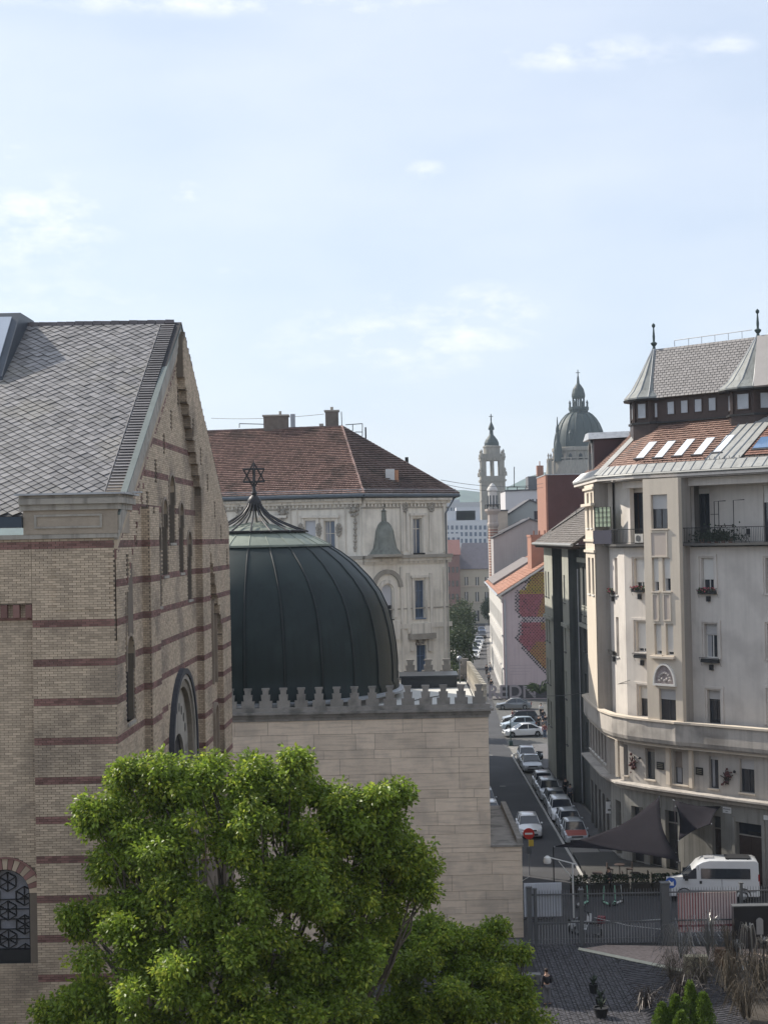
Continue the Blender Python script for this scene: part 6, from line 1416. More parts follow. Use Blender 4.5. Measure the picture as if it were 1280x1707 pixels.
far = [(782, 1053, grey_c, 'suv', 'dark delivery van shaped car, farthest back in the left lane of the distance'), (781, 1060, blue_c, 'suv', 'dark blue car in the left lane far down the street'), (778, 1068, black_c, 'hatch', 'black car driving this way, nearest of the distant left lane'),
       (803, 1056, blue_c, 'hatch', 'dark blue car far down the street on the right'), (803.5, 1064, black_c, 'suv', 'black car far down the street right of the lane'), (799.5, 1073, white_c, 'hatch', 'white car, farthest of the pale parked line far down the street'),
       (797, 1079, silver_c, 'hatch', 'silver car, second from the far end of the pale parked line'), (795, 1085, white_c, 'hatch', 'white car in the middle of the pale parked line'), (792.5, 1091, silver_c, 'hatch', 'silver car, second nearest of the distant pale parked line'), (790.5, 1098, white_c, 'hatch', 'white car, nearest of the distant pale parked line')]
for (x, y, mt, k, lab) in far: p = ground(x, y); place(make_car(k, mt, lab, 'cars far down the street'), p.x, p.y, NOSE)
# ------------------------------------------------------------------ white van
van = thing('white_van', 'white minibus with long tinted side window parked before the shop door', 'van', (0, 0, 0)); L, W, H = 5.6, 2.0, 2.5
side = [(0, .35), (0, .95), (.12, 1.12), (.95, 1.32), (1.85, 2.25), (2.2, 2.42), (2.6, 2.5), (5.35, 2.5), (5.55, 2.4), (5.6, .4), (5.55, .35)]
mb = MB(); secs = []
ws = [(-W/2+.12, .93), (-W/2, 1.0), (W/2, 1.0), (W/2-.12, .93)]
n = len(side)
def vw(z): return W/2*(1-.10*max(0, (z-1.2)/1.3)**1.5)
for s in (-1, 1):
    for x, z in side: mb.v.append((x-L/2, s*vw(z), z))
    for x, z in side: mb.v.append((x-L/2+(.08 if x < 1 else -.04 if x > 5 else 0), s*(vw(z)-.09), z+(.05 if z > 2 else -.05 if z < .5 else .02)))
mb.f.append(tuple(range(n))); mb.f.append(tuple(range(3*n-1, 2*n-1, -1)))
for j in range(n):
    k = (j+1) % n
    mb.f.append((j, n+j, n+k, k)); mb.f.append((2*n+k, 3*n+k, 3*n+j, 2*n+j)); mb.f.append((n+j, 3*n+j, 3*n+k, n+k))
vp = paint('van_white_paint', (.74, .75, .76)); mb.build('body', vp, van, smooth=True)
def vpoly(name, pts, s, mt, off=.012, th=.02):
    P = [Vector((x-L/2, s*(vw(z)+off), z)) for x, z in pts]; slab(P if s < 0 else P[::-1], th).build(name, mt, van)
for s in (-1, 1):
    vpoly('side_window', [(2.05, 1.42), (5.05, 1.42), (5.05, 2.05), (2.05, 2.05)], s, glass_m); vpoly('cab_window', [(.95, 1.4), (1.78, 1.42), (1.78, 2.05), (1.62, 2.05)], s, glass_m)
    vpoly('rub_strip', [(.7, .62), (5.4, .62), (5.4, .74), (.7, .74)], s, mat('grey_strip', (.3, .3, .31))); vpoly('door_gap', [(1.88, .6), (1.90, .6), (1.90, 2.2), (1.88, 2.2)], s, black_p, .004); vpoly('door_gap', [(3.3, .6), (3.32, .6), (3.32, 1.4), (3.3, 1.4)], s, black_p, .004); vpoly('door_handle', [(1.95, 1.12), (2.1, 1.12), (2.1, 1.3), (1.95, 1.3)], s, black_p, .03)
    m = MB(); m.box(1.05-L/2, 1.25-L/2, min(s*1.02, s*1.25), max(s*1.02, s*1.25), 1.35, 1.65); m.build('mirror', black_p, van)
    m = MB(); m.box(5.52-L/2, 5.61-L/2, min(s*.8, s*.96), max(s*.8, s*.96), 1.0, 1.7); m.build('tail_light', tail_m, van); m = MB(); m.box(.0-L/2-.01, .35-L/2, min(s*.66, s*.95), max(s*.66, s*.95), .95, 1.15); m.build('headlight', lamp_m, van)
    for q in (1.0, 4.6):
        m = MB()
        for r_, y in ((.01, s*.75), (.35, s*.75), (.35, s*.99), (.31, s*1.0), (.2, s*1.0)):
            for k in range(18): a_ = k*math.pi/9; m.v.append((q-L/2+r_*math.cos(a_), y, .35+r_*math.sin(a_)))
        for j in range(4):
            for k in range(18): k2 = (k+1) % 18; m.f.append((j*18+k, j*18+k2, (j+1)*18+k2, (j+1)*18+k))
        w = m.build('wheel', tyre_m, van); m = MB(); m.prism(Frame((q-L/2-.2, s*.985), (q-L/2+.2, s*.985)), [(.2+.2*math.cos(k*math.pi/6), .35+.2*math.sin(k*math.pi/6)) for k in range(12)], -.01, .01); m.build('rim', rim_m, w)
        m = MB(); archband(m, Frame((q-L/2-1, s*W/2), (q-L/2+1, s*W/2)), .6, 1.4, .38, .08, -.012, .012); m.build('wheel_arch', black_p, van)
slab([Vector((.99-L/2, -.86, 1.36)), Vector((1.84-L/2, -.78, 2.2)), Vector((1.84-L/2, .78, 2.2)), Vector((.99-L/2, .86, 1.36))][::-1], .02).build('windscreen', glass_m, van)
slab([Vector((5.59-L/2, -.75, 1.4)), Vector((5.59-L/2, .75, 1.4)), Vector((5.575-L/2, .7, 2.15)), Vector((5.575-L/2, -.7, 2.15))], -.03).build('rear_window', glass_m, van)
m = MB(); m.box(5.58-L/2, 5.605-L/2, -.012, .012, .5, 2.35); m.build('door_gap', black_p, van)
m = MB(); m.box(3.6-L/2, 5.1-L/2, -.6, .6, 2.56, 2.64); m.box(3.7-L/2, 3.78-L/2, -.7, .7, 2.5, 2.56); m.box(4.9-L/2, 4.98-L/2, -.7, .7, 2.5, 2.56); m.build('roof_box', black_p, van); m = MB(); m.box(2.3-L/2, 2.9-L/2, -.35, .35, 2.53, 2.6); m.build('roof_hatch', mat('grey_strip', (.3, .3, .31)), van)
p = at(1187, 1500, 96.4); place(van, p.x+.05, 96.5, -.13)
# ================================================================== PEOPLE
skin_m = mat('skin', (.45, .28, .2), rough=.6, var=.05); hair_m = mat('dark_hair', (.03, .02, .015), rough=.7)
def skinned(name, pts, edges, rad, mt, parent):
    me = bpy.data.meshes.new(name); me.from_pydata([tuple(p) for p in pts], edges, []); me.materials.append(mt); o = bpy.data.objects.new(name, me); link(o); o.parent = parent
    md = o.modifiers.new('skin', 'SKIN'); md.use_smooth_shade = True
    for k, r in enumerate(rad):
        v = me.skin_vertices[0].data[k]; v.radius = (r, r) if not isinstance(r, tuple) else r; v.use_root = (k == 0)
    s = o.modifiers.new('subsurf', 'SUBSURF'); s.levels = 1; s.render_levels = 1
    return o
pid = [0]
def person(label, x, y, rz, top, trousers, group=None, stride=.22, z=0, h=1.75, arm=.1):
    t = thing('person', label, 'person', (0, 0, 0), group); k = h/1.75; S = stride
    pts = [(0, 0, .98), (0, 0, 1.15), (0, -.01, 1.38), (0, 0, 1.5), (0, .02, 1.6), (0, .03, 1.72),
           (-.1, 0, .92), (-.1, S*.45, .5), (-.1, S*.5-.1, .08), (-.1, S*.5+.06, .04), (.1, 0, .92), (.1, -S*.2, .5), (.1, -S-.02, .1), (.1, -S+.12, .04),
           (-.2, 0, 1.42), (-.25, -.05, 1.14), (-.22, arm, .9), (-.22, arm+.02, .8), (.2, 0, 1.42), (.25, -.02, 1.14), (.22, .1+arm, .92), (.22, .14+arm, .82)]
    ed = [(0, 1), (1, 2), (2, 3), (3, 4), (4, 5), (0, 6), (6, 7), (7, 8), (8, 9), (0, 10), (10, 11), (11, 12), (12, 13), (2, 14), (14, 15), (15, 16), (16, 17), (2, 18), (18, 19), (19, 20), (20, 21)]
    rad = [.13, .12, .14, .055, .09, .085, .09, .06, .045, .04, .09, .06, .045, .04, .055, .042, .032, .04, .055, .042, .032, .04]
    P = [Vector(p)*k for p in pts]
    skinned('body', P, ed, [r*k for r in rad], skin_m, t)
    idx = [0, 1, 2, 14, 15, 16, 18, 19, 20]; mp_ = {a: i for i, a in enumerate(idx)}
    skinned('jacket', [P[i] for i in idx], [(mp_[a], mp_[b]) for a, b in ed if a in mp_ and b in mp_], [(rad[i]+.028)*k for i in idx], top, t)
    idx = [0, 6, 7, 8, 10, 11, 12]; mp2_ = {a: i for i, a in enumerate(idx)}
    skinned('trousers', [P[i] for i in idx], [(mp2_[a], mp2_[b]) for a, b in ed if a in mp2_ and b in mp2_], [(rad[i]+.025)*k for i in idx], trousers, t)
    m = MB(); m.ball(Vector((0, -.0, 1.69))*k, .105*k, 10, 6, 1.0); m.build('hair', hair_m, t, smooth=True)
    for s in (-1, 1): m = MB(); m.ball(Vector((s*.1, .02 if s > 0 else .06, .04))*k+Vector((0, (-S if s > 0 else S*.5-.05)*k, 0)), .06*k, 8, 4, .7); m.build('shoe', black_p, t)
    place(t, x, y, rz, z); return t
dkc = mat('dark_cloth', (.03, .03, .035), rough=.9); gyc = mat('grey_cloth', (.16, .16, .17), rough=.9); blc = mat('denim_cloth', (.06, .09, .15), rough=.9); whc = mat('white_cloth', (.55, .54, .52), rough=.9); rdc = mat('maroon_cloth', (.2, .06, .06), rough=.9)
def pp(px, py): g_ = ground(px, py); return g_.x, g_.y
PG = 'people walking along the pavement by the grey green house'
for (px, py, rz, a, b, lab, st_) in ((898.5, 1218, 0, dkc, dkc, 'person in black standing at the yard corner, clear of the group', .05), (905, 1224, .3, gyc, dkc, 'person in grey top walking at the front left of the pavement group', .2), (908, 1232, 3, rdc, blc, 'person in maroon top nearest the dark house wall', .2),
    (905.5, 1207, 2.9, dkc, blc, 'person in black jacket and jeans behind the pavement group', .2), (902, 1196, .2, whc, dkc, 'person in pale top at the far end of the pavement group by the sunny strip', .15), (909.5, 1216, .1, dkc, gyc, 'person in black with grey trousers at the right of the pavement group', .2)):
    x, y = pp(px, py); person(lab, x, y, rz, a, b, PG, st_)
for (px, py, rz, a, b, lab) in ((943, 1330, .2, dkc, dkc, 'person in dark clothes on the pavement beside the grey green house front'), (951, 1342, 2.8, gyc, dkc, 'person in grey top on the pavement beside the awning end'), (819, 1152, 0, dkc, blc, 'person in black walking by the white facade of the mural house'), (815, 1140, .2, gyc, dkc, 'person in grey walking behind the one in black by the white facade'),
    (811, 1126, 3, dkc, dkc, 'person in black farther up the narrow pavement'), (817, 1122, 3, whc, blc, 'person in white top farther up the narrow pavement')):
    x, y = pp(px, py); person(lab, x, y, rz, a, b, None, .2)
x, y = pp(912, 1676); person('person in dark coat standing in the cobbled court near the tree', x, y, .4, dkc, gyc, None, .12)
x, y = pp(858, 1212); person('person with white cap standing between the parked cars of the yard', x, y+3, 1.2, rdc, dkc, None, .1)
x, y = 13.8, 97.9; person('person in black sitting dark among the scooters before the awning', x, y, 2, dkc, dkc, None, .1)

# ================================================================== SMALL STREET THINGS
FY = 86.0
fence = thing('gate_fence', 'long black steel bar fence with double gate closing the cobbled court', 'fence', (8, FY, 0))
gp_m = mat('grey_gate_post', (.13, .135, .14), rough=.6, metal=.3, var=.1); barm = mat('dull_steel_bar', (.17, .175, .185), rough=.5, metal=.4, var=.1)
X0f, X1f = 7.62, 24.5; zt_ = 3.15
k = 0; x = X0f
bmesh = MB(); bmesh.tube([(0, 0, .08), (0, 0, zt_-.12), (0, 0, zt_)], [.015, .015, .004], 5); bmesh = bmesh.mesh('bar', barm)
while x < X1f:
    o = bpy.data.objects.new('bar', bmesh); link(o); o.parent = fence; o.location = (x-8, 0, 0); x += .153
for z in (.35, 1.28, 2.85): m = MB(); m.box(X0f, X1f, FY-.03, FY+.03, z, z+.06); m.build('rail', gp_m, fence)
for x, w, h in ((7.66, .12, 3.3), (8.0, .06, 3.2), (10.55, .10, 3.1), (at(1108, 1480, FY).x, .22, 3.4), (at(1235, 1480, FY).x, .08, 3.3), (24.4, .1, 3.3)): m = MB(); m.box(x-w, x+w, FY-w-.02, FY+w+.02, 0, h); m.box(x-w-.04, x+w+.04, FY-w-.06, FY+w+.06, h, h+.05); m.build('post', gp_m, fence)
x = 11.0
for k in range(44): x = 7.7+k*.16; m = MB(); m.box(x-.02, x+.02, FY-.05, FY-.032, .15, 1.2); m.build('slat', mat('pale_slat', (.28, .28, .285), var=.1), fence) if x < at(1098, 1500, FY).x else None
def panel(name, label, cat, px0, px1, y0, y1, Y, mt, th=.03):
    a, b = at(px0, y0, Y), at(px1, y1, Y); t = thing(name, label, cat, (a.x, Y, b.z)); m = MB(); m.box(a.x, b.x, Y-th/2, Y+th/2, b.z, a.z); m.build('sheet', mt, t); return t, a, b
t, a, b = panel('corrugated_screen', 'white corrugated sheet fixed behind the left bars of the gate', 'metal sheet', 873, 937, 1473, 1528, FY+.12, mat('white_sheet', (.55, .57, .61), rough=.6, var=.06))
for k in range(16): m = MB(); x = a.x+(b.x-a.x)*(k+.5)/16; m.tube([(x, FY+.09, b.z+.02), (x, FY+.09, a.z-.02)], .035, 5); m.build('rib', mat('white_sheet', (.5, .51, .54)), t)
t, a, b = panel('striped_banner', 'red and white vertically striped banner tied behind the fence', 'banner', 1129, 1229, 1489, 1553, FY+.1, mat('banner_white', (.72, .62, .60), rough=.7, var=.08))
for k in range(21): m = MB(); x = a.x+(b.x-a.x)*(k+.1)/21; w = (b.x-a.x)/21*.26; m.box(x, x+w, FY+.07, FY+.083, b.z+.01, a.z-.01); m.build('stripe', mat('banner_red', (.42, .10, .10), rough=.7, var=.1), t)
m = MB(); m.box(a.x, b.x, FY+.055, FY+.069, b.z+.3, b.z+.42); m.build('dark_line', mat('banner_dark_red', (.25, .06, .07)), t)  # darker red line across the stripes
# black memorial block with a pale arched plate
a, b = at(1222, 1512, 84.5), at(1300, 1560, 84.5); t = thing('black_stone_wall', 'black stone slab wall in front of the fence at the right edge', 'wall', (a.x, 84.5, 0)); m = MB(); m.box(a.x, b.x, 84.4, 84.9, 0, a.z); m.build('slab', mat('black_granite', (.018, .018, .022), rough=.3, var=.2), t); m = MB(); m.box(a.x-.03, b.x, 84.37, 84.93, a.z, a.z+.05); m.build('coping', gp_m, t)
fr = Frame((a.x, 84.39), (b.x, 84.39)); u0, u1, z0, z1 = fr.rect(1260, 1531, 1272, 1558); m = MB(); m.fb(fr, u0, u1, z0, z1-(u1-u0)/2, 0, .06); archband(m, fr, (u0+u1)/2-.01, (u0+u1)/2+.01, z1-(u1-u0)/2, (u1-u0)/2, 0, .06); m.build('arched_plate', mat('pale_granite', (.3, .3, .3), var=.15), t)
# lamp on bracket
a = at(954, 1440, 90); t = thing('street_lamp', 'white bracket street lamp with round head just behind the gate fence', 'lamp', (a.x, 90, 0))
wl_m = mat('white_metal', (.6, .6, .58), rough=.4, var=.05); b = at(912, 1429, 90)
m = MB(); m.tube([(a.x, 90, 0), (a.x, 90, a.z)], .055, 8); m.build('pole', wl_m, t); m = MB(); m.tube([(a.x+.2, 90, a.z-.05), (b.x, 90, b.z)], .04, 6); m.tube([(a.x, 90, a.z-.9), (a.x-.8, 90, a.z+.15)], .03, 6); m.build('arm', wl_m, t)
m = MB(); m.lathe((b.x, 90, b.z-.42), [(.02, 0), (.2, .05), (.24, .18), (.2, .38), (.08, .48)], 14); m.build('lamp_head', mat('lamp_globe', (.7, .7, .68), rough=.3), t, smooth=True)
# signs
a = at(881, 1390, 104); t = thing('no_entry_sign', 'red round no entry sign with yellow plate below, on a pole in the lane', 'road sign', (a.x, 104, 0)); fr = Frame((a.x-1, 103.95), (a.x+1, 103.95))
def sdisc(name, fr, u, z, r, d, mt, p, n=24): m = MB(); m.prism(fr, [(u+r*math.cos(k*2*math.pi/n), z+r*math.sin(k*2*math.pi/n)) for k in range(n)], d, d+.02); return m.build(name, mt, p)
m = MB(); m.tube([(a.x, 104.02, 0), (a.x, 104.02, a.z+.3)], .035, 6); m.build('pole', steel, t)
sd = sdisc('disc', fr, 1, a.z, .38, 0, mat('sign_red', (.5, .03, .02), rough=.5, var=.03), t); m = MB(); m.fb(fr, .74, 1.26, a.z-.06, a.z+.06, .021, .028); m.build('bar', mat('sign_white', (.75, .75, .75), rough=.5, var=.02), sd)
m = MB(); m.fb(fr, .98, 1.32, a.z-.85, a.z-.42, 0, .02); m.build('yellow_plate', mat('sign_yellow', (.6, .42, .05), rough=.5, var=.05), t); m = MB(); m.fb(fr, .8, 1.18, a.z-1.35, a.z-.9, 0, .02); m.build('back_plate', gp_m, t)
a = at(1117.5, 1472, 88.5); t = thing('blue_arrow_sign', 'round blue sign with white arrow in front of the van nose', 'road sign', (a.x, 88.5, 0)); fr = Frame((a.x-1, 88.45), (a.x+1, 88.45)); m = MB(); m.tube([(a.x, 88.52, 0), (a.x, 88.52, a.z+.2)], .035, 6); m.build('pole', steel, t)
sd = sdisc('disc', fr, 1, a.z, .32, 0, mat('sign_blue', (.03, .10, .38), rough=.5, var=.03), t); m = MB(); m.prism(fr, [(.9, a.z+.16), (.84, a.z+.1), (1.0, a.z-.06), (.92, a.z-.14), (1.18, a.z-.16), (1.15, a.z+.1), (1.07, a.z+.02)], .021, .027); m.build('arrow', mat('sign_white', (.75, .75, .75)), sd)
a = at(851, 1205, 172); t = thing('traffic_sign_pole', 'thin dark pole standing before the white saloon in the yard', 'pole', (at(851.5, 1244, 168).x, 166, 0)); gx_ = ground(851.5, 1243); m = MB(); m.tube([(gx_.x, gx_.y, 0), (gx_.x, gx_.y, 2.9)], .06, 6); m.box(gx_.x-.2, gx_.x+.2, gx_.y-.2, gx_.y+.2, 0, .5); t.location = (gx_.x, gx_.y, 0); ROOTLOC[t.name] = Vector(t.location); m.build('post', mat('dark_teal_metal', (.04, .07, .07)), t)
# wall signs
def wsign(lab, fr, x0, y0, x1, y1, d, lines, mt=None):
    u0, u1, z0, z1 = fr.rect(x0, y0, x1, y1, d); u0, u1 = min(u0, u1), max(u0, u1); p = fr.pt((u0+u1)/2, z0, d); t = thing('wall_sign', lab, 'sign', tuple(p)); m = MB(); m.fb(fr, u0, u1, z0, z1, d, d+.05); m.build('board', mt or mat('sign_white', (.6, .6, .6)), t)
    for (s, v, sz, mm) in lines: text_mesh(s, sz*(z1-z0), mm, 'lettering', t, fr, (u0+u1)/2, z0+(z1-z0)*v, d+.055, .004)
    return t
wsign('small white street name plate on the corner block between awning and shop door', fA, 1205, 1345, 1219, 1357, .3, (('Wesselényi', .68, .3, dark_f), ('utca', .3, .3, dark_f)))
wsign('small pale square plate at the far right of the ground floor', fA, 1273, 1359, 1284, 1368, .3, ())
fh = Frame((16.0-.9, 112.0), (16.0+.1, 112.0)); a = at(1010, 1337, 111); b = at(1027, 1356, 111); t = thing('hanging_shop_sign', 'white square shop sign hanging out over the street left of the awning', 'sign', tuple(a)); m = MB(); m.box(a.x, b.x, 110.95, 111.05, b.z, a.z); m.build('board', mat('sign_white', (.6, .6, .6)), t); m = MB(); m.box(a.x+.3, a.x+.48, 110.93, 110.948, b.z+.42, b.z+.62); m.box(a.x+.1, b.x-.1, 110.93, 110.948, b.z+.2, b.z+.3); m.build('logo', dark_f, t); m = MB(); m.tube([(a.x, 111, a.z+.05), (16.2, 111, a.z+.05)], .03, 5); m.build('bracket', iron, t)
# sail awnings: two curved cloths
sail_m = mat('dark_grey_sailcloth', (.028, .026, .031), rough=1, var=.12, scale=.5, trans=.1, spec=.0)
def sail(label, c, sagz, n=10):
    A, B, C, D_ = [Vector(p) for p in c]; t = thing('sail_awning', label, 'awning', tuple(B*1)); m = MB(); ctr = (A+B+C+D_)/4
    for i in range(n+1):
        for j in range(n+1):
            u, v = i/n, j/n; p = A.lerp(B, u).lerp(D_.lerp(C, u), v)
            k1 = math.sin(math.pi*u); k2 = math.sin(math.pi*v); pull = .16*(k1*(2*v-1)**2+k2*(2*u-1)**2)
            p = p.lerp(ctr, pull); p.z -= sagz*k1*k2; m.v.append(tuple(p))
    for i in range(n):
        for j in range(n): m.f.append((i*(n+1)+j, (i+1)*(n+1)+j, (i+1)*(n+1)+j+1, i*(n+1)+j+1))
    o = m.build('cloth', sail_m, t, smooth=True); md = o.modifiers.new('thickness', 'SOLIDIFY'); md.thickness = .015
    for q in (A, B, C, D_): r_ = MB(); r_.ball(q, .05, 6, 4); r_.build('corner_ring', steel, t)
    return t
q1, q2, q3, q4 = at(1099, 1328, 104.2), at(920, 1413, 98.5), at(1132, 1438, 97.2), at(1123, 1334, 103.2)
sail('large dark grey sail awning stretched low over the cafe terrace to the street', (at(1030, 1378, 104.5), at(924, 1412, 99.5), at(1133, 1436, 97.6), q1), .3)
sail('smaller dark grey sail awning drooping from the wall right of the large one', (at(1122, 1334, 103.2), at(1126, 1345, 98.5), at(1128, 1438, 98.3), at(1132, 1440, 99)), .02)
o = sail('dark sail cloth between the large sail and the shop door', (at(1124, 1335, 103.0), at(1202, 1345, 101.0), at(1186, 1374, 98.2), at(1131, 1402, 97.6)), .3)
for px, py, Y in ((922, 1412, 99.5), (1133, 1436, 97.6)):
    p = at(px, py, Y); t = thing('awning_pole', 'thin dark pole holding the %s low corner of the large sail awning' % ('left' if px < 1000 else 'right'), 'pole', (p.x, p.y, .15)); m = MB(); m.tube([(p.x, p.y, .15), (p.x, p.y, p.z)], .04, 6); m.build('pole', iron, t)
# terrace furniture and hedge boxes
hedge_m = mat('dark_hedge_leaf', (.035, .05, .03), rough=.8, var=.4, scale=4, island=.5)
for k in range(6):
    x = 11.9+k*1.3; t = thing('planter_box', ['leftmost', 'second', 'third', 'fourth', 'fifth', 'rightmost'][k]+' dark planter box with low hedge along the terrace edge facing the fence', 'planter', (x, 97.8, .15), 'planter boxes along the terrace edge')
    m = MB(); m.box(x-.58, x+.58, 97.6, 98.0, .15, .7); m.box(x-.6, x+.6, 97.57, 98.03, .7, .76); m.build('box', mat('dark_planter', (.04, .035, .03), var=.2), t); m = MB()
    for j in range(260):
        c = Vector((x+random.uniform(-.55, .55), 97.8+random.uniform(-.2, .2), .76+random.random()**.7*.55)); d1 = Vector((random.gauss(0, 1), random.gauss(0, 1), random.gauss(0, 1))).normalized()*.07; d2 = d1.cross(Vector((random.random(), 1, random.random()))).normalized()*.05; m.q(c-d1, c+d2, c+d1, c-d2)
    m.build('hedge', hedge_m, t, kind='stuff')
def table_set(x, y, lab):
    t = thing('cafe_table', 'small dark cafe table '+lab, 'table', (x, y, .15)); m = MB(); m.lathe((x, y, 0), [(.35, .88), (.36, .9), (.35, .92)], 16); m.build('tabletop', wood_d, t); m = MB(); m.lathe((x, y, 0), [(.22, .15), (.2, .18), (.03, .22), (.03, .88)], 10); m.build('leg', iron, t)
    for s in (-1, 1):
        c = thing('cafe_chair', 'dark cafe chair %s of the table %s' % ('left' if s < 0 else 'right', lab), 'chair', (x+s*.65, y, .15)); cx = x+s*.65
        m = MB(); m.box(cx-.2, cx+.2, y-.2, y+.2, .58, .62); m.build('seat', wood_d, c); m = MB(); m.box(cx+s*.18, cx+s*.2+.001, y-.2, y+.2, .7, 1.05) if s > 0 else m.box(cx-.2, cx-.18, y-.2, y+.2, .7, 1.05); m.build('backrest', wood_d, c)
        for dx in (-.17, .17):
            for dy in (-.17, .17): m = MB(); m.tube([(cx+dx, y+dy, .15), (cx+dx, y+dy, .58 if dx*s < 0 else 1.05)], .016, 5); m.build('leg', iron, c)
for x, y, lab in ((13.4, 100.2, 'under the left part of the large sail'), (15.8, 99.9, 'under the middle of the large sail'), (17.6, 99.2, 'near the right corner of the large sail'), (15.2, 102.6, 'close to the wall behind the large sail')): table_set(x, y, lab)
# electric scooters
def scooter(x, y, rz, mt, lab):
    t = thing('kick_scooter', lab, 'scooter', (0, 0, 0), 'kick scooters parked behind the fence'); m = MB(); m.box(-.4, .35, -.08, .08, .12, .17); m.build('deck', mt, t); m = MB(); m.tube([(.42, 0, .12), (.36, 0, .5), (.28, 0, 1.15)], .03, 6); m.build('stem', mt, t); m = MB(); m.tube([(.28, -.25, 1.15), (.28, .25, 1.15)], .02, 6); m.build('handlebar', iron, t)
    for q in (-.48, .45): m = MB(); m.v = []; fr_ = Frame((q-.12, .03), (q+.12, .03)); m.prism(fr_, [(.12+.12*math.cos(k*math.pi/6), .13+.12*math.sin(k*math.pi/6)) for k in range(12)], 0, .06); m.build('wheel', tyre_m, t)
    place(t, x, y, rz)
gm_ = mat('mint_green_paint', (.30, .55, .42), rough=.4, var=.05); wm_ = mat('white_scooter_paint', (.55, .56, .55), rough=.4, var=.05)
for k, (px, py, mt, rz, lab) in enumerate(((968, 1492, wm_, 1.2, 'white kick scooter, leftmost behind the fence'), (975, 1492, wm_, 1.5, 'white kick scooter, second from the left behind the fence'), (1016, 1492, gm_, 1.9, 'pale green kick scooter standing left of the bright green one'), (1030, 1494, gm_, 1.3, 'bright mint green kick scooter nearest the middle of the fence'), (1038, 1492, wm_, .9, 'white kick scooter leaning right of the mint green one'), (982, 1490, gm_, 1.1, 'green kick scooter right of the two white ones'))):
    a = at(px, 1455, 93.5); scooter(a.x, 95.0+k*.1, rz, mt, lab)
# motorbikes / mopeds
def moped(x, y, rz, mt, lab, box=None, z=0):
    t = thing('moped', lab, 'moped', (0, 0, 0))
    for q in (-.62, .62):
        m = MB(); fr_ = Frame((q-.27, .06), (q+.27, .06)); m.prism(fr_, [(.27+.27*math.cos(k*math.pi/8), .27+.27*math.sin(k*math.pi/8)) for k in range(16)], 0, .12); w = m.build('wheel', tyre_m, t); m = MB(); m.prism(fr_, [(.27+.14*math.cos(k*math.pi/6), .27+.14*math.sin(k*math.pi/6)) for k in range(12)], -.005, .125); m.build('rim', rim_m, w)
    m = MB(); fr_ = Frame((-1, -.16), (1, -.16)); m.prism(fr_, [(.2, .35), (.25, .62), (.9, .72), (1.05, .42), (1.45, .36), (1.5, .62), (1.62, 1.0), (1.7, .98), (1.62, .5), (1.5, .22), (.95, .18), (.45, .22)], -.32, 0); m.build('body', mt, t)
    m = MB(); m.box(-.78, -.1, -.15, .15, .7, .82); m.build('seat', black_p, t); m = MB(); m.tube([(.62, 0, .27), (.6, 0, .8), (.5, 0, 1.08)], .035, 6); m.tube([(.45, -.32, 1.1), (.52, 0, 1.05), (.45, .32, 1.1)], .02, 6); m.build('handlebar', iron, t); m = MB(); m.lathe((.68, 0, .85), [(.02, -.08), (.09, 0), (.02, .08)], 8); m.build('headlight', lamp_m, t)
    if box: m = MB(); m.box(-1.0, -.6, -.2, .2, .84, 1.2); m.build('carrier_box', box, t)
    place(t, x, y, rz, z)
a = at(962, 1500, 90.5); moped(a.x, 89.0, .5, white_c, 'white moped with raised front, left half behind the gate fence post'); a = at(985, 1520, 88); moped(a.x-.2, 88.0, 2.7, grey_c, 'grey moped with red carrier box just behind the gate bars', box=mat('dark_red_plastic', (.2, .03, .04), rough=.5))
for k, (px, py, mt, lab) in enumerate(((894, 1268, grey_c, 'dark motorbike parked on the pavement beside the silver saloon'), (941, 1372, black_c, 'black moped on the pavement right of the silver small car'), (948, 1385, grey_c, 'grey moped on the pavement next to the red bonneted car'), (956, 1330, black_c, 'black moped leaning by the grey green house wall'))):
    x, y = pp(px, py); moped(min(x, 15.7), y, 2.3, mt, lab, z=.14)
# bicycles at left behind gate
for k, px in enumerate((885, 900)):
    a = at(px, 1470, 92); t = thing('bicycle', ['dark bicycle at the road edge left of the second one', 'dark bicycle at the road edge, right one of the two'][k], 'bicycle', (a.x, 92, 0)); x = a.x
    for q in (-.52, .52):
        m = MB(); m.tube([(x+q+.33*math.cos(j*math.pi/8), 92, .34+.33*math.sin(j*math.pi/8)) for j in range(17)], .02, 5); m.build('wheel', tyre_m, t)
    m = MB(); m.tube([(x-.52, 92, .34), (x-.15, 92, .85), (x+.4, 92, .82), (x+.52, 92, .34)], .02, 5); m.tube([(x-.15, 92, .85), (x, 92, .32), (x+.4, 92, .82)], .02, 5); m.tube([(x-.52, 92, .34), (x, 92, .32)], .016, 5); m.build('frame', gp_m, t)
    m = MB(); m.tube([(x+.4, 92, .8), (x+.36, 92, 1.02), (x+.36, 91.75, 1.05)], .015, 5); m.tube([(x+.36, 92, 1.02), (x+.36, 92.25, 1.05)], .015, 5); m.build('handlebar', iron, t); m = MB(); m.box(x-.3, x-.05, 91.94, 92.06, .92, .97); m.build('saddle', black_p, t)
# white barrier tape / thin rails
for lab, a, b in (('thin white rail sloping between the stone building and the street', at(857, 1470, 92.5), at(882, 1462, 92.5)), ('low white rope behind the bars in the middle of the gate', at(952, 1536, 86.9), at(1104, 1533, 86.9)), ('low white rope crossing down to the right behind the gate bars', at(990, 1530, 87.4), at(1104, 1550, 87.4))):
    m = MB(); m.tube([a, a.lerp(b, .5)+V(0, 0, -.12), b], .02, 5); o = m.build('barrier_rope', wl_m); o['label'] = lab; o['category'] = 'rope'
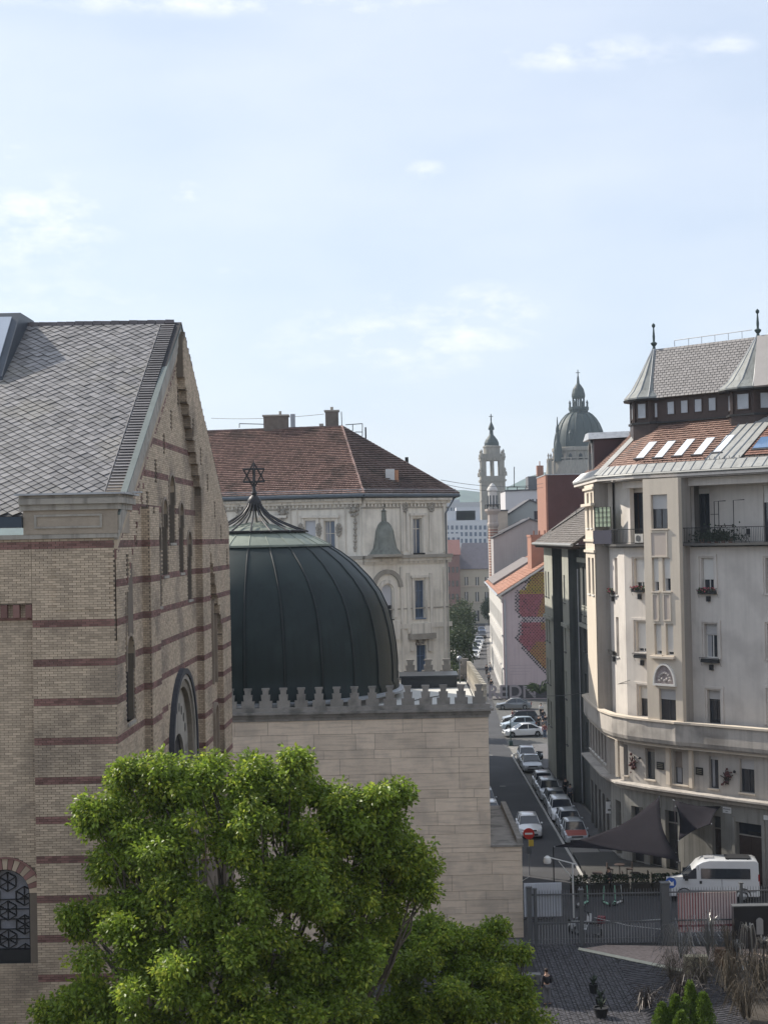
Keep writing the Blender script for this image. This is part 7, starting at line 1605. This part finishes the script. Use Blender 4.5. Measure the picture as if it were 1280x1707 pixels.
# kitchen-type stone bench and steps in the court, left
t = thing('stone_bench', 'grey stone bench block at the left edge of the cobbled court by the tree', 'bench', (8.3, 77, 0)); st_m = mat('grey_court_stone', (.17, .17, .165), rough=.85, var=.2)
a = ground(890, 1640); m = MB(); m.box(a.x-.9, a.x+.35, a.y-.3, a.y+.2, .38, .5); m.build('seat', st_m, t); m = MB(); m.box(a.x-.8, a.x-.6, a.y-.25, a.y+.15, 0, .38); m.build('leg', st_m, t); m = MB(); m.box(a.x+.05, a.x+.25, a.y-.25, a.y+.15, 0, .38); m.build('leg', st_m, t)
a = at(833, 1546, 87.9); m = MB(); m.box(a.x-.18, a.x+.18, 87.86, 88.0, a.z-.45, a.z+.35); o = m.build('wall_box', wood_d); o['label'] = 'small dark box fixed low on the pale stone wall near its right end'; o['category'] = 'box'
# flower pots in the court
for k, (px, py, r_) in enumerate(((989, 1657, .24), (1001, 1681, .26), (1002, 1697, .36))):
    g_ = ground(px, py); t = thing('flower_pot', ['dark pot with spiky plant, farthest of the three in the court', 'dark pot with spiky plant, middle of the three in the court', 'widest dark pot, nearest of the three in the court'][k], 'plant pot', (g_.x, g_.y, 0), 'pots standing in the court')
    m = MB(); m.lathe((g_.x, g_.y, .03), [(r_*.7, 0), (r_, .42), (r_*1.06, .45), (r_*.9, .45), (r_*.85, .38), (.01, .37)], 16); m.build('pot', black_p, t, smooth=True); m = MB()
    for j in range(26):
        a_ = random.uniform(0, 6.28); l = random.uniform(.3, .55); c = Vector((g_.x, g_.y, .4)); e = c+Vector((math.cos(a_)*l*.6, math.sin(a_)*l*.6, l)); s_ = Vector((-math.sin(a_), math.cos(a_), 0))*.03; md_ = c.lerp(e, .55)+Vector((0, 0, .06)); m.q(c-s_, md_-s_, md_+s_, c+s_); m.q(md_-s_, e, md_+s_)
    m.build('leaves', hedge_m, t, kind='stuff')
# loggia furniture
def fthing(name, label, cat, fr, u, z, d): p = fr.pt(u, z, d); return thing(name, label, cat, tuple(p))
u, z = fA.uv(1200, 890, -.3); t = fthing('balcony_plants', 'clump of dark potted plants standing on the right balcony', 'plants', fA, u, LGZ, -.1)
m = MB()
for k in range(700):
    c = fA.pt(u+random.gauss(0, .8), LGZ+.15+abs(random.gauss(0, .35)), random.uniform(-.5, .5)); d1 = Vector((random.gauss(0, 1), random.gauss(0, 1), random.gauss(0, 1))).normalized()*.09; d2 = d1.cross(Vector((random.random(), 1, .3))).normalized()*.06; m.q(c-d1, c+d2, c+d1, c-d2)
m.build('foliage', hedge_m, t, kind='stuff')
for k in range(5): m = MB(); p = fA.pt(u-1.2+k*.55, LGZ, 0); m.lathe(p, [(.12, .0), (.17, .28), (.15, .28)], 10); m.build('pot', mat('terracotta_pot', (.25, .12, .08)), t)
u1, z1 = fA.uv(1190, 836, -.2); u2, z2 = fA.uv(1222, 834, -.2); t = fthing('clothes_airer', 'dark metal clothes rack frame standing on the right balcony', 'rack', fA, u1, LGZ, -.2)
m = MB(); m.tube([fA.pt(u1, LGZ, -.2), fA.pt(u1, z1, -.2), fA.pt(u1+.9, z1+.02, -.2)], .03, 5); m.tube([fA.pt(u1+.35, LGZ, -.2), fA.pt(u1+.35, z1, -.2)], .03, 5); m.tube([fA.pt(u1-.3, LGZ+1.9, -.2), fA.pt(u1+.35, LGZ+1.9, -.2)], .02, 5); m.tube([fA.pt(u2, LGZ, -.2), fA.pt(u2, z2, -.2), fA.pt(u2+.85, z2+.02, -.2)], .03, 5); m.build('frame', iron, t)
m = MB(); u3 = (u1+u2)/2; m.fb(fA, u3-.5, u3+.55, LGZ+1.1, LGZ+1.16, -.6, .1); m.build('top', wood_d, t)
u, z = fA.uv(1238, 890, 0); t = fthing('balcony_chair', 'dark folding chair on the right balcony near the far door', 'chair', fA, u, LGZ, -.2)
m = MB(); m.fb(fA, u-.22, u+.22, LGZ+.42, LGZ+.46, -.5, -.08); m.build('seat', iron, t); m = MB(); m.fb(fA, u+.2, u+.24, LGZ+.5, LGZ+.9, -.5, -.08); m.build('backrest', iron, t)
for du in (-.2, .2):
    for dd in (-.48, -.1): m = MB(); m.tube([fA.pt(u+du, LGZ, dd), fA.pt(u-du*.6, LGZ+.44, dd)], .015, 4); m.build('leg', iron, t)
x0, x1 = fB.uv(993, 850, .3)[0], fB.uv(1018, 850, .3)[0]
fT = Frame((15.55, 110.2), (16.55, 108.0)); a, b, c, d = fT.rect(991, 846, 1018, 878); t = thing('garden_trellis', 'pale green trellis screen standing on the left balcony', 'trellis', tuple(fT.pt(a, LGZ, 0)))
m = MB(); m.fb(fT, a, b, c, d, -.03, -.01); m.build('cloth', mat('pale_green_cloth', (.42, .50, .38), rough=.8, trans=.4), t)
for k in range(5): m = MB(); u = a+(b-a)*k/4; m.fb(fT, u-.02, u+.02, c, d, 0, .03); m.build('bar', iron, t); m = MB(); zz = c+(d-c)*k/4; m.fb(fT, a, b, zz-.015, zz+.015, .031, .05); m.build('bar', iron, t)
m = MB(); m.fb(fT, a-.1, b+.25, LGZ+.02, LGZ+1.0, .1, .13); o = m.build('balcony_cloth', mat('navy_cloth', (.03, .03, .05))); o['label'] = 'dark navy cloth hung along the left balcony railing below the trellis'; o['category'] = 'cloth'
u, z = fB.uv(1066, 890, -.3); t = fthing('air_conditioner', 'white air conditioner box at the right end of the left balcony', 'air conditioner', fB, u, LGZ, -.4); m = MB(); m.fb(fB, u-.42, u+.35, LGZ+.05, LGZ+.7, -.6, -.25); m.build('case', white_f, t); m = MB(); m.prism(fB, [(u-.1+.22*math.cos(k*math.pi/8), LGZ+.38+.22*math.sin(k*math.pi/8)) for k in range(16)], -.249, -.235); m.build('fan_grille', gp_m, t)
# flower boxes under windows
fl_m = mat('pink_flower', (.5, .13, .17), rough=.7, island=.4); leaf2 = mat('box_leaf', (.05, .085, .035), rough=.7, island=.4)
def flowerbox(fr, x0, x1, y, lab, flowers=True, d=.0):
    u0, z = fr.uv(x0, y, .3); u1, _ = fr.uv(x1, y, .3); t = thing('flower_box', lab, 'flower box', tuple(fr.pt((u0+u1)/2, z-.5, d))); m = MB(); m.fb(fr, u0, u1, z-.25, z, d+.08, d+.32); m.build('box', black_p, t); m = MB(); m.fb(fr, u0-.1, u1+.1, z+.06, z+.09, d+.36, d+.38); [m.tube([fr.pt(u, z+.08, d+.37), fr.pt(u, z-.5, d+.05)], .012, 4) for u in (u0-.1, u1+.1)]; m.build('rail', iron, t)
    if flowers:
        for nm, mt_, n in (('flowers', fl_m, 60), ('leaves', leaf2, 120)):
            m = MB()
            for k in range(n): c = fr.pt(random.uniform(u0, u1), z+random.uniform(-.12, .18), d+random.uniform(.1, .42)); d1 = Vector((random.gauss(0, 1), random.gauss(0, 1), random.gauss(0, 1))).normalized()*.06; d2 = d1.cross(Vector((random.random(), 1, .3))).normalized()*.05; m.q(c-d1, c+d2, c+d1, c-d2)
            m.build(nm, mt_, t, kind='stuff')
    u = (u0+u1)/2; m = MB(); m.fb(fr, u-.12, u+.12, z-.75, z-.4, d, d+.18); m.build('bracket_lamp', iron, t)
flowerbox(fB, 1052, 1072, 981, 'iron flower box with pink blooms under the upper window left of the projecting bay'); flowerbox(fB, 1056, 1077, 1091, 'empty dark flower box under the middle window left of the projecting bay', False)
flowerbox(fA, 1163, 1191, 984, 'iron flower box with pink and white blooms under the upper window right of the bay'); flowerbox(fA, 1168, 1196, 1098, 'empty iron flower box under the middle window right of the bay', False)
flowerbox(fD, 1013, 1019, 985, 'iron flower box with blooms on the curved corner, upper floor'); flowerbox(fD, 1015, 1021, 1085, 'dark flower box on the curved corner, middle floor', False)
# climbing flower ornaments on the mezzanine
for fr, px, py, lab in ((fB, 1055, 1272, 'dark branching flower sculpture on the mezzanine wall, left one'), (fA, 1211, 1295, 'dark branching flower sculpture on the mezzanine wall, right one')):
    u, z = fr.uv(px, py, .4); t = thing('wall_sculpture', lab, 'sculpture', tuple(fr.pt(u, z, .3))); m = MB()
    for k in range(9): a_ = k*.7-.4; m.tube([fr.pt(u, z-.5, .36), fr.pt(u+.2*math.cos(a_), z-.1+.2*math.sin(a_), .4), fr.pt(u+.55*math.cos(a_)*random.uniform(.5, 1), z+.6*math.sin(a_)*random.uniform(.5, 1), .42)], .035, 5)
    m.build('stems', mat('rusty_iron', (.035, .025, .022), var=.2), t); m = MB()
    for k in range(14): m.ball(fr.pt(u+random.gauss(0, .22), z+random.gauss(-.05, .35), .43), random.uniform(.06, .11), 6, 4)
    m.build('blooms', mat('dull_red_bloom', (.09, .035, .035)), t, kind='stuff')
    m = MB(); m.ball(fr.pt(u+.62, z+.38, .42), .1, 8, 5); m.build('tip', iron, t)
for fr, px, py, lab in ((fB, 1140, 1222, 'thin green plant sprig hanging on the bay edge above the balcony band'),):
    pass
# ================================================================== UNSEEN BLOCKS ADDED TO SHADE THE COURT (to the right of and behind the view)
def shade_block(label, fr, L, h, depth, mt):
    t = thing('court_shade_block', label, 'building', tuple(fr.pt(0, 0, 0))); hs = [(u, u+1.2, z, z+2.1) for u in np.arange(1.5, L-2, 3.0) for z in np.arange(1.5, h-3, 3.9)]
    m = MB(); wallgrid(m, fr, 0, L, 0, h, hs, 0, .4); m.build('wall', mt, t); m = MB(); m.fb(fr, 0, L, 0, h-.02, -depth, -.6); m.build('core', mt, t); m = MB(); m.fb(fr, -.3, L+.3, h, h+.4, -depth, .5); m.build('cornice', mt, t)
    for a_, b_, c_, d_ in hs: m = MB(); m.fb(fr, a_, b_, c_, d_, -.3, -.22); m.build('window', glass_m, t)
shade_block('unseen grey building added along the right of the garden court to shade it', Frame((33, 78), (33, -6)), 84, 24, 12, cwd)
shade_block('unseen brown building added behind the viewpoint to shade the court', Frame((33, -8), (-34, -8)), 67, 27, 12, cwd)
# ================================================================== TREES
leaf_m = mat('tree_leaf', (.18, .26, .032), rough=.45, var=.34, scale=.7, island=.4, trans=.5, spec=.5)
leaf_y = mat('young_leaf', (.38, .44, .06), rough=.5, var=.2, scale=.8, island=.35, trans=.5)
bark_m = mat('grey_bark', (.10, .085, .065), rough=.9, var=.25, scale=3, bump=.5)
def leafcloud(centres, nleaf, size, spread, droop=.5, seed=1):
    r = np.random.default_rng(seed); C = np.array(centres); n = len(C); N_ = n*nleaf
    base = np.repeat(C, nleaf, 0); off = r.normal(0, 1, (N_, 3)); off *= (spread*r.random((N_, 1))**.5)/np.linalg.norm(off, axis=1, keepdims=True); off[:, 2] *= .8
    c = base+off; sz = size*r.uniform(.6, 1.25, (N_, 1))
    d = off/np.maximum(np.linalg.norm(off, axis=1, keepdims=True), 1e-3)+r.normal(0, .5, (N_, 3)); d[:, 2] -= droop; d /= np.linalg.norm(d, axis=1, keepdims=True)
    s = np.cross(d, r.normal(0, 1, (N_, 3))); s /= np.linalg.norm(s, axis=1, keepdims=True); nn_ = np.cross(d, s)
    p0, p1, p2, p3 = c, c+d*sz*.5+s*sz*.27+nn_*sz*.07, c+d*sz, c+d*sz*.5-s*sz*.27+nn_*sz*.07
    v = np.stack([p0, p1, p2, p3], 1).reshape(-1, 3); i = np.arange(N_)*4
    f = np.concatenate([np.stack([i, i+1, i+2], 1), np.stack([i, i+2, i+3], 1)])
    return v, f
def mesh_np(name, v, f, mt, parent):
    me = bpy.data.meshes.new(name); off = np.array(rloc(parent)); v = v-off
    me.vertices.add(len(v)); me.vertices.foreach_set('co', v.astype(np.float32).ravel()); me.loops.add(f.size); me.loops.foreach_set('vertex_index', f.astype(np.int32).ravel())
    me.polygons.add(len(f)); me.polygons.foreach_set('loop_start', np.arange(len(f), dtype=np.int32)*f.shape[1]); me.polygons.foreach_set('loop_total', np.full(len(f), f.shape[1], dtype=np.int32))
    me.materials.append(mt); me.update(calc_edges=True); me.validate(); o = bpy.data.objects.new(name, me); link(o); o.parent = parent; o['kind'] = 'stuff'; return o
def branch(mb, a, b, r0, r1, wob=.25, n=5):
    P = []
    for k in range(n+1): t = k/n; p = a.lerp(b, t); w = wob*math.sin(math.pi*t); P.append(p+Vector((random.uniform(-w, w), random.uniform(-w, w), random.uniform(-w, w)*.5)))
    mb.tube(P, [r0+(r1-r0)*k/n for k in range(n+1)], 6); return P
def big_tree(label, base, blobs, size, per, nleaf, seed, spread=.42, density=1.0, fine=True):
    """blobs: (px, py, Y, radius in metres)"""
    t = thing('garden_tree', label, 'tree', tuple(base)); r = np.random.default_rng(seed); cen, cy_ = [], []; tops = []
    for (px, py, Y, rad) in blobs:
        c = at(px, py, Y); tops.append((c, rad)); ns = max(3, int(5+rad*7))
        d = r.normal(0, 1, (ns, 3)); d[:, 2] += .25; d /= np.linalg.norm(d, axis=1, keepdims=True)
        sub = np.array(c)+d*rad*r.uniform(.45, 1.14, (ns, 1))*np.array([1, 1, .9]); srad = r.uniform(.16, .40, ns)*min(1.0, .45+rad*.6)
        for q in range(ns):
            n = max(3, int(per*density*srad[q]**1.7)); e = r.normal(0, 1, (n, 3)); e /= np.linalg.norm(e, axis=1, keepdims=True)
            cen.append(sub[q]+e*srad[q]*r.uniform(.2, 1, (n, 1))**.6*np.array([1, 1, .65]))
        n = int(9*rad**2.2); cen.append(np.array(c)+r.normal(0, rad*.38, (n, 3)))          # inner foliage
    cen = np.concatenate(cen); k = r.random(len(cen)); 
    v, f = leafcloud(cen[k >= .22], nleaf, size, spread, .55, seed); mesh_np('foliage', v, f, leaf_m, t)
    v, f = leafcloud(cen[k < .22], nleaf, size*.95, spread*.9, .7, seed+1); mesh_np('young_foliage', v, f, leaf_y, t)
    m = MB(); b = Vector(base); ctr = sum((c for c, _ in tops), Vector())/len(tops); fork = b+Vector((0, 0, ctr.z*.42)); branch(m, b, fork, .34, .24, .1); m.build('trunk', bark_m, t, smooth=True)
    m = MB()
    for c, rad in tops:
        P = branch(m, fork+Vector((0, 0, random.uniform(-1, 1))), c+Vector((0, 0, -rad*.3)), .11, .02, .5, 7)
        for q in range(2):
            e = c+Vector((random.gauss(0, 1), random.gauss(0, 1), random.gauss(0, .8))).normalized()*rad*.95; branch(m, P[-2-q % 3], e, .04, .01, .2, 4)
    m.build('branches', bark_m, t, smooth=True)
    return t
B1 = [(225, 1340, 41, .95), (300, 1320, 40.5, .95), (380, 1330, 41, 1.1), (440, 1320, 40, .8), (485, 1275, 40, .42), (480, 1320, 40.5, .85), (500, 1310, 41, .6), (160, 1365, 40.6, .42), (195, 1385, 41, .55), (250, 1440, 40, 1.25), (190, 1470, 41, .8), (150, 1535, 41, .5), (125, 1528, 40.7, .22), (200, 1540, 40, .95), (340, 1440, 39.5, 1.5), (440, 1420, 39.5, 1.3), (540, 1400, 40.5, 1.25), (600, 1370, 41, .9), (625, 1330, 41, .55), (655, 1325, 41.2, .35), (640, 1400, 41.5, .85), (672, 1430, 41.3, .7), (690, 1465, 41.4, .5), (700, 1485, 41.4, .32), (640, 1470, 41.3, .8), (570, 1480, 40.5, 1.15), (600, 1560, 41, .9), (490, 1520, 39.5, 1.4), (380, 1560, 39, 1.6), (270, 1560, 39, 1.4), (210, 1640, 39, 1.2), (140, 1670, 39.5, .75), (95, 1700, 39.6, .5), (320, 1680, 38.5, 1.7), (450, 1660, 38.5, 1.7), (560, 1640, 39.5, 1.3), (200, 1740, 39, 1.5), (380, 1780, 38.5, 2.0), (540, 1760, 38.5, 1.7), (90, 1760, 39.5, .9), (545, 1335, 41, .5), (350, 1290, 40.5, .35), (275, 1285, 40.6, .4), (215, 1300, 40.8, .4), (425, 1275, 40.4, .25)]
big_tree('large bright green leafy tree filling the lower left before the striped building', (-3.6, 39.5, 0), B1, .135, 150, 27, 3, spread=.34)
B2 = [(655, 1570, 47, .8), (700, 1555, 47, .6), (735, 1580, 46.5, .9), (690, 1640, 46, 1.3), (780, 1590, 46.8, .55), (800, 1640, 46.5, 1.0), (762, 1665, 45.5, 1.3), (850, 1640, 46.8, .55), (820, 1700, 46, 1.1), (860, 1690, 46.5, .7), (885, 1720, 46.3, .5), (700, 1730, 45.5, 1.4), (620, 1700, 45.8, 1.1), (825, 1550, 47.2, .22), (800, 1565, 47, .3), (870, 1590, 47, .18), (760, 1760, 45, 1.6), (860, 1770, 45.5, 1.2)]
big_tree('smaller green tree low in the middle, in front of the pale stone wall', (2.6, 46.2, 0), B2, .13, 160, 27, 9, spread=.34)
# street trees far
leaf_d = mat('dark_street_leaf', (.045, .065, .028), rough=.7, island=.4, trans=.25)
def street_tree(lab, px, pyb, h, w, seed, Y=None):
    g_ = ground(px, pyb) if Y is None else Vector((at(px, 900, Y).x, Y, 0)); t = thing('street_tree', lab, 'tree', (g_.x, g_.y, 0), 'dark trees beside the palace'); r = np.random.default_rng(seed)
    n = 130; d = r.normal(0, 1, (n, 3)); d /= np.linalg.norm(d, axis=1, keepdims=True); c = np.array([g_.x, g_.y, h*.62])+d*np.array([w, w, h*.36])*r.uniform(.4, 1, (n, 1))**.6
    v, f = leafcloud(c, 26, .42, .8, .3, seed); mesh_np('crown', v, f, leaf_d, t); m = MB(); branch(m, Vector((g_.x, g_.y, 0)), Vector((g_.x, g_.y, h*.6)), .2, .08, .1); m.build('trunk', bark_m, t)
street_tree('dark street tree tight against the palace corner, nearest of them', 757, 0, 8.5, 1.9, 21, 175); street_tree('dark street tree behind the nearest one by the palace corner', 760, 0, 10, 2.2, 22, 225); street_tree('dark street tree farther down the left side of the street', 764, 0, 11, 2.6, 23, 268)
street_tree('dark street tree before the red house at the far end', 765, 0, 10, 3.0, 24, 330); street_tree('dark bush shaped tree beside the cream house door', 812, 0, 7, 1.8, 25, 392)
tt = thing('yard_palm', 'dark leaning shrub with blade leaves at the mural wall foot', 'shrub', (21, 211, 0)); m = MB()
for k in range(60):
    a_ = random.uniform(0, 6.28); g_ = at(900, 1150, 211); c = Vector((g_.x, 211, 1.2)); l = random.uniform(1.5, 3.2); e = c+Vector((math.cos(a_)*l*.8, math.sin(a_)*l*.4, random.uniform(0, l*.8))); s_ = Vector((0, 0, .16)); md_ = c.lerp(e, .5)+Vector((0, 0, .5)); m.q(c-s_, md_-s_, md_+s_, c+s_); m.q(md_-s_, e, md_+s_)
m.build('leaves', leaf_d, tt, kind='stuff')
# thuja shrubs bottom right
th_m = mat('thuja_green', (.12, .19, .025), rough=.7, var=.2, island=.35, trans=.25)
for k, (px, py, Y, h, w, lab) in enumerate(((1103, 1686, 66, 1.3, .5, 'small pointed conifer, leftmost of the bright green group'), (1125, 1672, 66, 1.6, .42, 'pointed conifer between the leftmost and the tallest'), (1150, 1650, 66, 2.2, .5, 'tallest bright green conifer of the group'), (1172, 1668, 65.5, 1.9, .6, 'broad bright green conifer at the right of the group'), (1135, 1700, 64.5, 1.4, .5, 'low conifer in front of the tallest one'))):
    w *= 1.5; p = at(px, py-10, Y); t = thing('conifer_shrub', lab, 'shrub', (p.x, Y, p.z-h*1.6), 'bright green conifers'); r = np.random.default_rng(40+k); n = 420
    zz = r.random(n)**.8; a_ = r.uniform(0, 6.28, n); rd = w*(1-zz)**.7*r.uniform(.7, 1.05, n); hh = h*1.6
    c = np.stack([p.x+rd*np.cos(a_), Y+rd*np.sin(a_), p.z-hh+zz*hh], 1); v, f = leafcloud(c, 16, .10, .13, -1.2, 50+k); mesh_np('foliage', v, f, th_m, t); m = MB(); m.tube([(p.x, Y, 0.), (p.x, Y, p.z-.4)], [.12, .03], 6); m.build('trunk', bark_m, t)
# weeping tree of metal rods and dry grasses
rod = mat('silver_rod', (.34, .34, .33), rough=.35, metal=.7, var=.15); rodd = mat('dark_rod', (.07, .06, .055), rough=.5, metal=.3, var=.2); dry = mat('dry_grass', (.115, .095, .07), rough=.9, var=.2, island=.3)
def arcs(mb, c, n, r0, r1, h0, h1, drop, th, zmin=.1, dirs=(0, 6.28)):
    for k in range(n):
        a_ = random.uniform(*dirs); R_ = random.uniform(r0, r1); h = random.uniform(h0, h1); P = []
        for j in range(9): t = j/8; P.append(Vector((c.x+math.cos(a_)*R_*t, c.y+math.sin(a_)*R_*t, max(zmin, c.z+h*math.sin(min(1, t*1.25)*math.pi*.62)*1.0-drop*max(0, t-.45)**1.6*3))))
        mb.tube(P, th, 3)
w = thing('rod_tree', 'silvery weeping tree shape of thin bent metal rods at the right edge', 'sculpture', (21.2, 81, 0))
c1 = at(1255, 1575, 81)
for k, (dx, dz_) in enumerate(((-.9, 0), (-.2, .9), (.6, .1), (1.3, .3))):
    m = MB(); cc = Vector((c1.x+dx, 81+.2*k, 0)); m.tube([cc, cc+Vector((.1, 0, 1.2)), cc+Vector((0, 0, c1.z+dz_))], [.13, .1, .05], 8); m.build('trunk', rodd, w, smooth=True)
    m = MB(); arcs(m, cc+Vector((0, 0, c1.z-.3+dz_)), 22, .35, .85, .35, .65, 2.4, .013); m.build('rods', rod, w, kind='stuff')
    m = MB(); arcs(m, cc+Vector((0, 0, c1.z-.4+dz_)), 9, .3, .75, .3, .5, 2.6, .015); m.build('dark_rods', rodd, w, kind='stuff')
def tuft(lab, px, py, Y, n, r0, r1, h0, h1, drop, mt, th=.015, name='grass_clump'):
    c = at(px, py, Y); t = thing(name, lab, 'ornamental grass', (c.x, Y, 0)); m = MB(); arcs(m, Vector((c.x, Y, .15 if c.z < .6 else c.z)), int(n*.4), r0, r1, h0, h1, drop*.8, th); arcs(m, Vector((c.x+.3, Y+.2, .15 if c.z < .6 else c.z)), int(n*.25), r0*.5, r1*1.2, h0*.5, h1*1.15, drop*.3, th*.8); m.build('stems', mt, t, kind='stuff')
tuft('arching silvery grass fountain left below the striped banner', 1135, 1600, 80.5, 90, .6, 1.6, 1.4, 2.2, 1.6, rod, .010)
tuft('upright pale grass fountain centre below the striped banner', 1180, 1600, 80.5, 110, .2, .9, 1.6, 2.4, .3, rod, .010)
tuft('dry grass clump between the pale fountain and the silvery rods', 1212, 1600, 80, 80, .1, .6, 1.3, 1.9, .2, dry, .010)
tuft('brown dry clump at the left edge of the bed', 1120, 1640, 78, 130, .3, 1.3, .9, 1.7, .5, dry, .010); tuft('brown hanging stems in the middle of the bed', 1165, 1650, 77, 170, .3, 1.5, 1.0, 1.9, .8, dry, .010)
tuft('dense brown stems right of the middle of the bed', 1215, 1655, 76, 200, .3, 1.4, 1.1, 2.2, .9, dry, .010); tuft('dense dark stems at the right picture edge', 1265, 1650, 76, 200, .3, 1.4, 1.2, 2.2, .9, dry, .010); tuft('dark low clump left of the conifers', 1075, 1680, 74, 150, .2, 1.2, .4, 1.0, .3, rodd, .015); tuft('tangled dark stems behind the conifers', 1140, 1680, 72, 170, .2, 1.5, .9, 1.6, .8, rodd, .015); tuft('brown stems at the bottom right corner', 1240, 1690, 72, 220, .3, 1.5, 1.0, 2.0, .9, dry, .010)
b_ = MB(); a = ground(1150, 1640); b_.zprism([(16.6, 70.5), (25, 70.5), (25, 82.4), (16.4, 82.0)], .031, .1); o = b_.build('planting_bed', mat('dark_soil', (.06, .05, .04), rough=1, var=.3), kind='structure')
a = at(1150, 1596, 79.5); t = thing('sandstone_block', 'pale sandstone block with a rusty ring in the planted bed', 'stone', (a.x, 79.5, 0)); m = MB(); m.box(a.x-.3, a.x+.9, 79.3, 79.8, .1, a.z+.05); m.build('block', mat('sandy_block', (.36, .32, .22), var=.15), t); m = MB(); m.tube([Vector((a.x+.3+.17*math.cos(k*math.pi/6), 79.25, a.z-.25+.26*math.sin(k*math.pi/6))) for k in range(13)], .03, 5); m.build('ring', rodd, t)
a = at(1195, 1590, 81); m = MB(); m.box(a.x-.05, a.x+1.05, 81, 81.5, .1, a.z+.2); o = m.build('wooden_chest', mat('brown_planks', (.13, .08, .05), var=.2)); o['label'] = 'low brown wooden box among the grasses below the banner'; o['category'] = 'box'
# ------------------------------------------------------------------ haze
hz = bpy.data.materials.new('haze'); hz.use_nodes = True; nt = hz.node_tree; nt.nodes.remove(nt.nodes['Principled BSDF']); pv = nt.nodes.new('ShaderNodeVolumePrincipled')
pv.inputs['Color'].default_value = (.74, .87, 1, 1); pv.inputs['Density'].default_value = .00014; pv.inputs['Anisotropy'].default_value = .2; nt.links.new(pv.outputs[0], nt.nodes['Material Output'].inputs['Volume'])
m = MB(); m.box(-3300, 3300, -300, 6200, -3, 175); o = m.build('haze', hz, kind='stuff')
